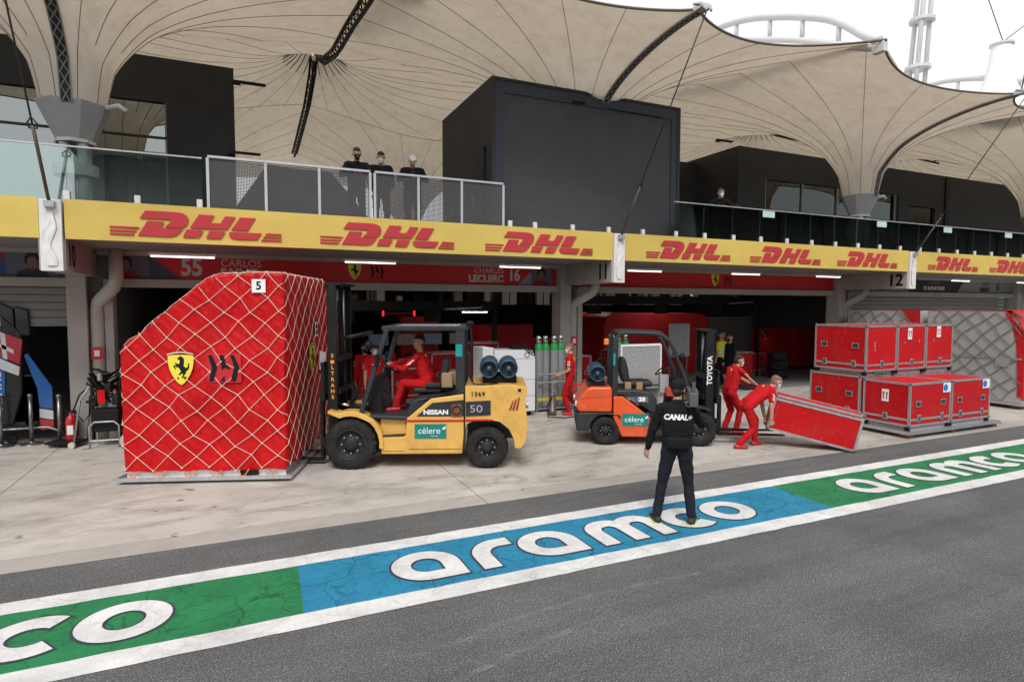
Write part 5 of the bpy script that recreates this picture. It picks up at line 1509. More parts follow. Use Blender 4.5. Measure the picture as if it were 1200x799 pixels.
# orange vertical lettering on the near rail
for k, ch in enumerate('S●LTRANS'):
    z = 1.86 - k * .098
    if ch == '●': MB().lathe([(0, 0), (.034, 0), (.034, .004)], (-.32, .19, z), 'y', 14).build('letter', mat('orange_print', (.75, .30, .03), .5), nf)
    else: text(ch, .085, (-.32, .196, z), FRONT, mat('orange_print', (.75, .30, .03), .5), nf, 'letter', off=.003)
MB().cyl((-.05, .30, 1.02), (.28, .30, .98), .045, n=14).build('tilt_cylinder', m_black, nf, smooth=True)
MB().cyl((-.25, .30, 1.05), (-.05, .30, 1.02), .022, n=10).build('tilt_rod', m_rod, nf, smooth=True)
MB().tube([(-.12, .15, 2.16), (.12, .16, 2.2), (.12, 1.24, 2.2), (-.12, 1.25, 2.16)], .035, 8).build('mast_hoop', m_blk, nf, smooth=True)
# driver
drv = person('driver in red overalls sitting on the yellow forklift', (0, 0, 0), 0, pel=(0, 0, .12), chest=(.15, 0, .60), head=(.17, .03, .81), look=(.75, .6, .05), lat=(0.25, 1, 0), hl=(.64, .12, .42), hr=(.64, -.10, .42),
             el=(-.1, .6, -1), er=(-.1, -.6, -1), fl=(.56, .14, -.37), fr=(.50, -.16, -.37), kl=(.5, .1, 1), kr=(.5, -.1, 1), voxel=.009, curl=1.0, bulk=1.12, hair=M_HR)
Mw = Matrix.Translation((1.60, 9.92, .006)) @ Matrix.Rotation(nf.rotation_euler.z, 4, 'Z') @ Matrix.Translation((1.22, .70, 1.24)) @ Matrix.Rotation(R(180), 4, 'Z')
drv.matrix_world = Mw

# ---- orange forklift, local x from the front axle to the back, the viewer on +y
tf = thing('forklift', 'orange forklift with empty seat behind the cameraman', 'forklift', (7.97, 8.85, .006), math.atan2(.47, -.883))
BACK = ((-1, 0, 0), (0, 0, 1), (0, 1, 0))
W2 = 1.16
for y, o_ in ((0, 1), (-W2, -1)):
    wheel(tf, 0, .33, .23, y, o_); wheel(tf, 1.78, .272, .18, y + (-.02 if o_ > 0 else .02), o_)
side_prism([(1.0, .17), (1.47, .17), (1.64, .55), (1.64, .95), (1.46, .95), (.93, .55)], -W2 + .02, -.02, 'chassis', m_to, tf, .02)
side_prism([(.36, .22), (1.0, .19), (.96, .55), (.40, .50)], -W2 + .12, -.12, 'step_well', m_ng, tf, .01)
MB().bx(.42, .92, -.14, -.03, .40, .43).build('step_plate', m_ng, tf)
side_prism([(.2, .60), (1.0, .56), (1.0, .64), (.2, .66)], -W2 + .1, -.1, 'floor_plate', m_ng, tf, .01)
side_prism([(.88, .62), (1.40, .96), (1.62, .97), (1.62, 1.07), (1.20, 1.08), (.90, 1.03), (.80, .90), (.82, .66)], -W2 + .05, -.05, 'hood', m_ng, tf, .04)
for y0, y1 in ((-.26, -.0), (-W2, -W2 + .26)):
    mb = MB(); outer = []; inner = []
    for a in (120, 105, 90, 75, 60, 45, 30, 15):
        outer.append((math.cos(R(a)) * .43, .33 + math.sin(R(a)) * .44)); inner.append((math.cos(R(a)) * .39, .33 + math.sin(R(a)) * .40))
    mb.prism(outer + inner[::-1], y0, y1, 'xz'); mb.build('mudguard', m_ng, tf, bevel=.008)
side_prism([(1.66, .64), (2.30, .64), (2.36, .74), (2.33, .86), (2.16, 1.09), (2.05, 1.13), (1.70, 1.13), (1.66, 1.1)], -W2 + .03, -.015, 'counterweight', m_to, tf, .04)
side_prism([(1.46, .60), (1.55, .63), (2.30, .63), (2.38, .56), (2.34, .27), (2.10, .27), (2.05, .45), (1.93, .56), (1.76, .58), (1.58, .54), (1.48, .40)], -W2 + .04, -.02, 'bumper', m_ng, tf, .03)
MB().bx(1.55, 2.3, -W2 + .25, -.25, .3, .6).build('rear_axle', m_ng, tf)
MB().prism([(1.70, .945), (2.28, .90), (2.28, .91), (1.70, .955)], -.016, -.012, 'xz').build('crease', mat('dark_orange', (.4, .05, .01), .5), tf)
for y in (-.16, -W2 + .16): MB().lathe([(0, 0), (.06, 0), (.065, -.05)], (2.37, y, .78), 'x', 14).build('rear_lamp', mat('clear_lens', (.6, .6, .58), .2), tf)
sticker(tf, 1.22, .50, .50, .24, -.016, BACK)
text('7FG', .10, (1.30, -.045, .895), BACK, mat('badge_outline', (.35, .35, .36), .5), tf)
text('25', .10, (1.09, -.045, .895), BACK, m_wprint, tf, off=.006, sx=1.3)
MB().bx(.97, 1.2, -.049, -.0475, .84, .95).build('badge_plate', mat('badge_grey', (.12, .12, .13), .5), tf)
# overhead guard of curved tube
for y in (-.09, -W2 + .09):
    P_ = [(1.60, y, .95), (1.60, y, 1.9), (1.59, y, 2.08), (1.52, y, 2.165), (1.4, y, 2.18), (.90, y, 2.165), (.72, y, 2.13), (.58, y, 2.02), (.47, y, 1.82), (.30, y, 1.38), (.19, y, 1.05), (.15, y, .66)]
    MB().tube(P_, .038, 10).build('guard_side', m_ng, tf, smooth=True)
    MB().bx(1.555, 1.665, y - .04, y + .04, .95, 2.1).build('rear_pillar', m_ng, tf, bevel=.02)
mb = MB().bx(.72, 1.56, -W2 + .06, -W2 + .15, 2.14, 2.2); mb.bx(.72, 1.56, -.15, -.06, 2.14, 2.2); mb.bx(1.5, 1.58, -W2 + .151, -.151, 2.14, 2.2); mb.bx(.68, .76, -W2 + .151, -.151, 2.13, 2.19)
gr = mb.build('guard_roof', m_ng, tf, bevel=.015)
for k in range(6): MB().bx(.762, 1.498, -W2 + .22 + k * .14, -W2 + .26 + k * .14, 2.15, 2.195).build('roof_bar', m_ng, gr)
MB().bx(1.61, 1.65, -.038, -.034, 1.55, 1.78).build('pillar_label', mat('teal_print', (.0, .26, .24), .5), tf)
MB().lathe([(.05, 0), (.05, .09), (.03, .11), (0, .115)], (1.78, -.1, 1.95), 'z', 14).build('beacon', m_amber, tf); MB().cyl((1.68, -.1, 1.94), (1.8, -.1, 1.94), .012, n=6).build('beacon_arm', m_blk, tf)
# seat
MB().prism([(.84, 1.10), (1.34, 1.08), (1.36, 1.20), (1.0, 1.22), (.84, 1.20)], -W2 + .33, -.33, 'xz').build('seat', m_seat, tf, bevel=.04)
MB().prism([(1.28, 1.18), (1.42, 1.16), (1.50, 1.45), (1.47, 1.66), (1.38, 1.68), (1.32, 1.45)], -W2 + .34, -.34, 'xz').build('backrest', m_seat, tf, bevel=.05)
MB().bx(1.06, 1.18, -.30, -.18, 1.06, 1.2).build('load_block', m_card, tf, bevel=.008); MB().bx(1.28, 1.4, -.32, -.2, 1.06, 1.2).build('load_block', m_card, tf, bevel=.008)
side_prism([(.22, .64), (.55, .64), (.50, 1.12), (.42, 1.28), (.30, 1.25)], -W2 + .28, -.28, 'dashboard', m_blk, tf, .03)
MB().cyl((.46, -.5, 1.2), (.62, -.5, 1.42), .022, n=10).build('steering_column', m_black, tf)
c = Vector((.63, -.5, 1.43)); ax_ = Vector((.6, 0, .8)); u_ = Vector((0, 1, 0)); v_ = ax_.cross(u_)
MB().tube([c + (u_ * math.cos(R(a)) + v_ * math.sin(R(a))) * .165 for a in range(0, 360, 20)], .014, 8, closed=True).build('steering_wheel', m_black, tf, smooth=True)
for k in range(3): MB().cyl((.5, -.75 - k * .06, 1.2), (.56, -.75 - k * .06, 1.4), .01, n=8).build('lever', m_black, tf)
MB().bx(.45, .62, -.30, -.10, .95, 1.12).build('fire_box', mat('red_box', (.45, .03, .02), .5), tf, bevel=.01)
MB().bx(.55, .72, -.4, -.25, 1.0, 1.35).build('clip_board', mat('grey_plate', (.3, .3, .31), .5), tf)
# gas tank across the counterweight
MB().bx(1.78, 2.12, -W2 + .2, -.2, 1.13, 1.2).build('tank_cradle', m_ng, tf)
gas_tank(tf, 1.94, -.16, 1.38, .17, .8, -1)
MB().tube([(1.94, -.1, 1.3), (1.8, -.06, 1.16), (1.7, -.1, 1.2), (1.64, -.14, 1.5)], .011, 6).build('gas_hose', m_black, tf, smooth=True)
MB().tube([(1.80, -.75, 1.13), (1.80, -.75, 1.6), (1.74, -.68, 1.72), (1.86, -.82, 1.72)], .014, 6).build('handle', m_black, tf)
forkmast(tf, 2.20, -.18, -.98, -.12, None, None, 0, -1, carr=.45, fork=1.25, zf=.16)
text('TOYOTA', .135, (-.215, -.172, 1.45), ((0, 0, 1), (1, 0, 0), (0, 1, 0)), m_wprint, tf, off=.004)
MB().cyl((-.16, -.3, .72), (.2, -.3, .66), .04, n=14).build('tilt_cylinder', m_black, tf, smooth=True)

# smaller fittings that break up the bodies
MB().bx(1.868, 1.876, .012, .03, .26, 1.36).build('panel_gap', m_black, nf)
for x in (2.75,): MB().bx(x, x + .05, .014, .02, 1.28, 1.33).build('lift_eye', m_black, nf)
MB().bx(.95, 1.80, .026, .03, .33, .336).build('panel_gap', m_black, nf); MB().bx(.52, .88, .026, .03, .30, .305).build('panel_gap', m_black, nf)
MB().tube([(.62, .12, 1.25), (.50, .05, 1.35), (.52, .05, 1.75), (.60, .10, 1.95)], .012, 6).build('grab_handle', m_black, nf, smooth=True)
MB().lathe([(0, 0), (.07, 0), (.08, -.04), (.05, -.09)], (.36, .02, 2.05), 'x', 16).build('work_lamp', m_black, nf, smooth=True)
MB().bx(.42, .47, -.06, .06, 1.72, 1.90).build('mirror', m_black, nf, bevel=.01); MB().cyl((.48, .06, 1.9), (.45, .0, 1.86), .008, n=6).build('mirror_arm', m_black, nf)
for k in range(5): MB().tube([(-.20 + .02 * k, .36 + .1 * k, .9), (.0, .38 + .1 * k, 1.15 + .04 * k), (.22, .40 + .1 * k, 1.05)], .012, 6).build('hydraulic_hose', m_black, nf, smooth=True)
for k in range(5): MB().tube([(-.10 + .02 * k, -.32 - .1 * k, .7), (.05, -.34 - .1 * k, .95 + .05 * k), (.24, -.36 - .1 * k, .9)], .012, 6).build('hydraulic_hose', m_black, tf, smooth=True)
MB().lathe([(0, 0), (.07, 0), (.08, .05), (.04, .09)], (.30, -.06, 1.72), 'x', 16).build('work_lamp', m_black, tf, smooth=True)
MB().bx(1.645, 1.652, -.02, -.012, .2, 1.1).build('panel_gap', m_black, tf)
MB().tube([(.42, -.12, 1.15), (.50, -.05, 1.25), (.58, -.05, 1.6), (.50, -.10, 1.8)], .012, 6).build('grab_handle', m_black, tf, smooth=True)
MB().bx(.30, .42, -.2, -.1, 1.3, 1.55).build('display', m_black, tf, bevel=.01)
# ------------------------------------------------------------------ netted cargo on the yellow forklift
def fabric_red():
    m = bpy.data.materials.new('cover_fabric'); nt, b = nodes(m)
    v = mapv(nt, (1, 1, 1)); v2 = mapv(nt, (2.2, 2.2, .8), 0)
    n1 = tnoise(nt, v, 1.5, 5, .6)
    c = ramp(nt, n1, [(.3, (.42, .003, .005)), (.7, (.56, .005, .008))])
    nt.links.new(c, b.inputs['Base Color']); b.inputs['Roughness'].default_value = .5; b.inputs['Specular IOR Level'].default_value = .22
    f1 = tnoise(nt, mapv(nt, (2.6, 2.6, .7), .0), 1.7, 2, .45, 1.5)
    w = nt.nodes.new('ShaderNodeTexWave'); w.inputs['Scale'].default_value = 2.2; w.inputs['Distortion'].default_value = 9; w.inputs['Detail'].default_value = 3
    mp = nt.nodes.new('ShaderNodeMapping'); tc = nt.nodes.new('ShaderNodeTexCoord'); mp.inputs['Rotation'].default_value = (0, R(38), 0)
    nt.links.new(tc.outputs['Object'], mp.inputs['Vector']); nt.links.new(mp.outputs[0], w.inputs['Vector'])
    ad = nt.nodes.new('ShaderNodeMath'); ad.operation = 'ADD'; nt.links.new(f1, ad.inputs[0])
    ml = nt.nodes.new('ShaderNodeMath'); ml.operation = 'MULTIPLY'; ml.inputs[1].default_value = .10; nt.links.new(w.outputs['Fac'], ml.inputs[0]); nt.links.new(ml.outputs[0], ad.inputs[1])
    bp_ = nt.nodes.new('ShaderNodeBump'); bp_.inputs['Strength'].default_value = .6; bp_.inputs['Distance'].default_value = .10
    nt.links.new(ad.outputs[0], bp_.inputs['Height']); nt.links.new(bp_.outputs[0], b.inputs['Normal'])
    return m
m_fab = fabric_red()
m_rope = mat('net_rope', (.66, .57, .46), .8, var=.15, vs=20)
m_hook = mat('orange_hook', (.70, .20, .06), .6)
cg = thing('cargo_unit', 'tall red covered cargo unit with white net on the yellow forklift', 'cargo', (-1.63, 10.54, .05), R(-19.5))
CW_, CD = 2.38, 2.95
def ztop(a):
    a = min(max(a, 0), CW_)
    return float(np.interp(a, [0, .06, 1.26, 1.42, 1.9, CW_], [1.96, 2.06, 3.04, 3.11, 3.14, 3.13]))
def wob(p, amp=.024):
    p = Vector(p); return p + Vector((mnoise.noise(p * 1.9) * amp, mnoise.noise(p * 1.9 + Vector((7, 3, 1))) * amp * 1.3, mnoise.noise(p * 2.3 + Vector((1, 9, 4))) * amp * .5)) + Vector((0, 1, 0)) * mnoise.noise(Vector((p.x * 6 + p.z * 1.6, p.y * 6, p.z * 1.0))) * amp * .5
mb = MB()
na, nz, ny = 54, 60, 40
for y in (0, CD):
    mb.sheet([[wob((CW_ * i / na, y, .13 + (ztop(CW_ * i / na) - .13) * j / nz + (.012 * math.sin(i * .55) if j == 0 else 0))) for i in range(na + 1)] for j in range(nz + 1)])
mb.sheet([[wob((CW_ * i / na, CD * k / ny, ztop(CW_ * i / na))) for i in range(na + 1)] for k in range(ny + 1)])
for x in (0, CW_):
    mb.sheet([[wob((x, CD * k / ny, .13 + (ztop(x) - .13) * j / nz + (.03 * math.sin(k * .55) if j == 0 else 0))) for k in range(ny + 1)] for j in range(nz + 1)])
o = mb.build('cover', m_fab, cg, smooth=True)
b = bmesh.new(); b.from_mesh(o.data); bmesh.ops.remove_doubles(b, verts=b.verts, dist=.012); bmesh.ops.recalc_face_normals(b, faces=b.faces); b.to_mesh(o.data); b.free()
MB().bx(-.07, CW_ + .07, -.07, CD + .07, .0, .045).build('pallet_sheet', m_alu, cg, bevel=.006)
MB().bx(.02, CW_ - .02, .02, CD - .02, .045, .135).build('pallet_core', m_alu, cg)
for q in ((-.085, CW_ + .085, -.085, -.071, .0, .06), (CW_ + .071, CW_ + .085, -.07, CD + .07, .0, .06), (-.085, -.071, -.07, CD + .07, 0, .06)): MB().bx(*q).build('pallet_rail', m_alu, cg)
MB().bx(1.68, 1.95, -.005, .02, .05, .125).build('pallet_plate', m_black, cg)
def netmap(a, z, off=.022):
    """unrolled cargo surface: left side | front | right side, rolling over the top"""
    if a < 0: zt = ztop(0); base = lambda zz: (-off, -a, zz); inn = lambda e: (e, -a, ztop(min(e, CW_)) + off)
    elif a > CW_: zt = ztop(CW_); base = lambda zz: (CW_ + off, a - CW_, zz); inn = lambda e: (CW_ - e, a - CW_, ztop(CW_ - e) + off)
    else: zt = ztop(a); base = lambda zz: (a, -off, zz); inn = lambda e: (a, e, zt + off)
    return Vector(base(z)) if z <= zt else Vector(inn(z - zt))
DX, DZ = .205, .185
def nodept(i, j):
    r_ = random.Random(i * 977 + j * 131)
    return (i * DX + (r_.random() - .5) * .08 + .02 * j * .3, .16 + j * DZ + (r_.random() - .5) * .075)
ropes = {}
for i in range(-11, 27):
    for j in range(0, 21):
        if (i + j) % 2: continue
        for di in (-1, 1):
            a, b_ = nodept(i, j), nodept(i + di, j + 1)
            if not (-2.2 < a[0] < CW_ + CD and -2.2 < b_[0] < CW_ + CD): continue
            zt = ztop(a[0])
            if a[1] > zt + 1.1 or b_[1] > zt + 1.15: continue
            pts = [netmap(a[0] + (b_[0] - a[0]) * k / 5, a[1] + (b_[1] - a[1]) * k / 5) for k in range(6)]
            # a rope pulls straight across: drop sharp steps at the corners
            ropes.setdefault((i - di * j) if di > 0 else (i + j, 'b'), []).append((j, pts))
for key, segs in ropes.items():
    mb = MB()
    for j, pts in segs: mb.tube(pts, .0044, 5)
    mb.build('net_rope', m_rope, cg)
mb = MB()
for i in range(-11, 27):
    for j in range(0, 20):
        if (i + j) % 2: continue
        a = nodept(i, j)
        if -2.2 < a[0] < CW_ + CD and a[1] < ztop(a[0]) + 1.1:
            p = netmap(*a); mb.bx(p.x - .010, p.x + .010, p.y - .010, p.y + .010, p.z - .010, p.z + .010)
kn = mb.build('net_knots', m_rope, cg); tag(kn, kind='stuff')
for i in range(0, 12):
    x = .15 + i * .2
    if i % 2 == 0:
        MB().tube([(x + .08, -.05, .15), (x + .02, -.06, .06), (x - .03, -.06, .05), (x - .08, -.05, .15)], .010, 6).build('net_hook', m_hook, cg)
SIDE = ((0, 1, 0), (0, 0, 1), (1, 0, 0))
shield(cg, (.87, -.026, 1.68), .37, FRONT)
MB().bx(1.24, 1.74, -.022, -.016, 1.48, 1.92).build('logo_patch', mat('patch_red', (.50, .01, .02), .5), cg)
chevrons(cg, (1.49, -.026, 1.70), .46, FRONT, m_black)
shield(cg, (CW_ + .026, 1.62, 1.68), .40, SIDE)
lb = MB().bx(1.93, 2.13, -.035, -.03, 2.84, 3.04).build('number_label', m_wprint, cg)
text('5', .17, (2.03, -.037, 2.94), FRONT, m_black, lb, off=.004)
lb = MB().bx(CW_ + .026, CW_ + .03, 1.85, 2.02, 2.08, 2.34).build('cargo_tag', m_wprint, cg)
MB().bx(CW_ + .031, CW_ + .033, 1.88, 1.99, 2.12, 2.19).build('tag_print', m_black, lb); MB().bx(CW_ + .031, CW_ + .033, 1.88, 1.99, 2.23, 2.31).build('tag_print', m_black, lb)
MB().add([(CW_ + .03, 2.1, 1.45), (CW_ + .10, 2.3, 1.40), (CW_ + .12, 2.28, 1.75), (CW_ + .04, 2.12, 1.8)], [(0, 1, 2, 3)]).build('paper_sheet', m_wprint, cg)

# ------------------------------------------------------------------ flight cases
m_case = mat('case_red', (.47, .006, .009), .45, scratch=.5, spec=.2, var=.07, vs=3, dirt=.25, bump=.05, bs=80)
m_trim = mat('case_trim', (.50, .50, .51), .42, .75, var=.12, vs=10)
m_ball = mat('case_corner', (.13, .14, .16), .4, .6)
m_blue = mat('blue_dot', (.02, .16, .50), .5)
def flight_case(label, loc, sx, sy, sz, rz=0, lid=.12, group='red flight cases', latches=True, skate=True, hand=('x', 'y'), euler=None):
    """box of laminate panels in aluminium edging, ball corners, latches and sunk handles; origin at the near left bottom corner"""
    t = thing('flight_case', label, 'case', loc, rz, group)
    if euler: t.rotation_euler = euler
    w = .042
    MB().bx(.010, sx - .010, .010, sy - .010, .010, sz - .010).build('panel', m_case, t)
    for x in (0, sx):
        for y in (0, sy):
            xa, ya = (x, x + w) if x == 0 else (x - w, x), (y, y + w) if y == 0 else (y - w, y)
            MB().bx(*xa, *ya, w, sz - w).build('edge_trim', m_trim, t)
    for z in (0, sz):
        za = (z, z + w) if z == 0 else (z - w, z)
        for y in (0, sy):
            ya = (y, y + w) if y == 0 else (y - w, y)
            MB().bx(w, sx - w, *ya, *za).build('edge_trim', m_trim, t)
        for x in (0, sx):
            xa = (x, x + w) if x == 0 else (x - w, x)
            MB().bx(*xa, w, sy - w, *za).build('edge_trim', m_trim, t)
        for x in (0, sx):
            for y in (0, sy):
                c = Vector((min(max(x, .016), sx - .016), min(max(y, .016), sy - .016), min(max(z, .016), sz - .016)))
                mb = MB(); capsule(mb, c - Vector((0, 0, .008)), c + Vector((0, 0, .008)), .030, .030, 10); mb.build('ball_corner', m_ball, t, smooth=True)
    # tongue and groove band
    zb = lid
    mb = MB()
    for y0, y1 in ((-.003, .009), (sy - .009, sy + .003)): mb.bx(.0, sx, y0, y1, zb, zb + .045)
    for x0, x1 in ((-.003, .009), (sx - .009, sx + .003)): mb.bx(x0, x1, .01, sy - .01, zb, zb + .045)
    mb.build('seam_band', m_trim, t)
    def latch(c, ax_):
        X = Vector((1, 0, 0)) if ax_ == 'y' else Vector((0, 1, 0)); N_ = Vector((0, -1, 0)) if ax_ == 'y' else Vector((-1, 0, 0))
        T = Matrix((X, N_, Vector((0, 0, 1)))).transposed().to_4x4(); T.translation = c
        a = MB().bx(-.055, .055, .002, .012, -.075, .075, T).build('latch', m_trim, t, bevel=.004)
        MB().bx(-.03, .03, .013, .022, -.05, .05, T).build('latch_cam', m_ball, a)
    def handle(c, ax_):
        X = Vector((1, 0, 0)) if ax_ == 'y' else Vector((0, 1, 0)); N_ = Vector((0, -1, 0)) if ax_ == 'y' else Vector((-1, 0, 0))
        T = Matrix((X, N_, Vector((0, 0, 1)))).transposed().to_4x4(); T.translation = c
        a = MB().bx(-.085, .085, .001, .006, -.06, .06, T).build('handle', m_trim, t)
        MB().bx(-.062, .062, .0065, .008, -.04, .04, T).build('handle_recess', m_black, a)
        MB().bx(-.055, .055, .008, .02, -.008, .014, T).build('handle_grip', m_ball, a)
    if latches:
        for f in ((.5,) if sx < 1.1 else (.22, .78)): latch(Vector((sx * f, 0, zb + .045)), 'y')
        for f in ((.5,) if sy < 1.1 else (.22, .78)): latch(Vector((0, sy * f, zb + .045)), 'x')
    if 'x' in hand:
        for f in (.2, .8): handle(Vector((0, sy * f, sz * .56)), 'x')
    if 'y' in hand:
        for f in (.2, .8): handle(Vector((sx * f, 0, sz * .52)), 'y')
    if skate:
        mb = MB().bx(.10, sx - .10, .05, .10, -.085, -.002); mb.bx(.06, .10, .10, sy - .1, -.085, -.002)
        s = mb.build('skid', m_trim, t)
        mb = MB()
        for k in range(int((sx - .3) / .07)): mb.bx(.15 + k * .07, .18 + k * .07, .046, .05, -.05, -.03)
        for k in range(int((sy - .3) / .07)): mb.bx(.056, .06, .15 + k * .07, .18 + k * .07, -.05, -.03)
        mb.build('skid_holes', m_black, s)
        for q in ((.0, .055, .01, .10), (sx - .09, sx, .01, .1), (.0, .055, sy - .095, sy - .01)): MB().bx(*q, -.085, -.002).build('foot', m_black, t)
        MB().bx(.12, sx - .02, .12, sy - .02, -.083, -.002).build('underside', m_black, t)
    return t
def arrows_label(t, x, y, z, ax_):
    X = Vector((1, 0, 0)) if ax_ == 'y' else Vector((0, -1, 0)); N_ = Vector((0, -1, 0)) if ax_ == 'y' else Vector((-1, 0, 0))
    T = Matrix((X, N_, Vector((0, 0, 1)))).transposed().to_4x4(); T.translation = (x, y, z)
    a = MB().bx(-.075, .075, .002, .005, -.13, .13, T).build('arrow_label', m_wprint, t)
    for s in (-.035, .035): MB().prism([(s - .012, -.08), (s + .012, -.08), (s + .012, .03), (s + .028, .03), (s, .09), (s - .028, .03), (s - .012, .03)], .0055, .007, 'xz', T).build('arrow', mat('arrow_red', (.35, .02, .03), .5), a)
def dot_label(t, x, y, z):
    a = MB().bx(x - .13, x + .13, y - .005, y - .002, z - .10, z + .10).build('dot_label', m_wprint, t)
    MB().lathe([(0, 0), (.075, 0), (.075, .002)], (x - .05, y - .008, z), 'y', 20).build('blue_disc', m_blue, a)
def scuff(t, pts):
    mb = MB()
    for x, y, z, h in pts: mb.bx(x - .006, x + .006, y - .002, y, z, z + h)
    mb.build('scuff_marks', mat('scuff_pale', (.62, .45, .42), .7), t)
pal = thing('cargo_pallet', 'low aluminium cargo pallet on wooden blocks under the red cases', 'pallet', (12.32, 7.62, .006))
MB().bx(0, 3.2, 0, 2.44, .10, .125).build('pallet_sheet', m_alu, pal, bevel=.004)
MB().bx(-.005, 3.205, -.02, .0, .08, .14).build('pallet_rail', m_alu, pal); MB().bx(-.02, -.005, -.02, 2.44, .08, .14).build('pallet_rail', m_alu, pal)
for x in (.05, 1.5, 3.0):
    for y in (.04, 2.2): MB().bx(x, x + .16, y, y + .2, 0, .10).build('wood_block', m_wood, pal)
zc = .006 + .125 + .087
A = flight_case('front left red case on the pallet with a white arrow label', (12.47, 7.72, zc), 1.38, 1.02, .90, hand=('y',))
arrows_label(A, 0, .52, .60, 'x'); dot_label(A, 1.22, 0, .76)
B_ = flight_case('front right red case on the pallet with a blue dot label', (13.88, 7.72, zc), 1.42, 1.02, .90)
dot_label(B_, 1.24, 0, .77)
flight_case('rear left red case on the pallet under the upper row', (12.42, 8.78, zc), 1.08, 1.28, .95, hand=('x',))
flight_case('rear middle red case on the pallet hidden under the upper row', (13.52, 8.78, zc), 1.03, 1.28, .95, hand=())
flight_case('rear right red case on the pallet hidden under the upper row', (14.57, 8.78, zc), 1.03, 1.28, .95, hand=())
zu = zc + .95 + .087
C_ = flight_case('left red case of the upper row with two handles on its side', (12.50, 8.72, zu), 1.04, 1.30, 1.02, hand=('x',)); scuff(C_, ((.28, 0, .52, .14), (.29, 0, .45, .05)))
D_ = flight_case('middle red case of the upper row with a white tag', (13.56, 8.72, zu), 1.02, 1.30, 1.02, hand=()); arrows_label(D_, .42, 0, .82, 'y'); scuff(D_, ((.25, 0, .6, .04), (.78, 0, .62, .05)))
E_ = flight_case('right red case of the upper row with a torn white tag', (14.60, 8.72, zu), 1.02, 1.30, 1.02, hand=()); arrows_label(E_, .45, 0, .85, 'y'); scuff(E_, ((.28, 0, .62, .05), (.6, 0, .2, .05)))
# green strap bundle under the upper row
mb = MB()
for k in range(5): mb.tube([(12.7 + .1 * k, 8.70, zc + .97 + .03 * (k % 3)), (12.75 + .1 * k, 8.66, zc + 1.0), (12.86 + .1 * k, 8.69, zc + .965)], .016, 6)
tag(mb.build('strap_bundle', mat('green_strap', (.01, .12, .05), .7)), 'green strap bundle lying between the red case layers', 'strap')
# tilted case being lifted
a_ = R(-43); til = R(12.5)
tc_ = flight_case('tilted red case with one end lifted by the bending man', (0, 0, 0), 1.56, .55, .70, latches=False, skate=False, hand=(), lid=.59)
Mx = Matrix.Translation((10.27, 7.31, .012)) @ Matrix.Rotation(a_, 4, 'Z') @ Matrix.Rotation(til, 4, 'Y') @ Matrix.Translation((-1.56, 0, 0))
tc_.matrix_world = Mx
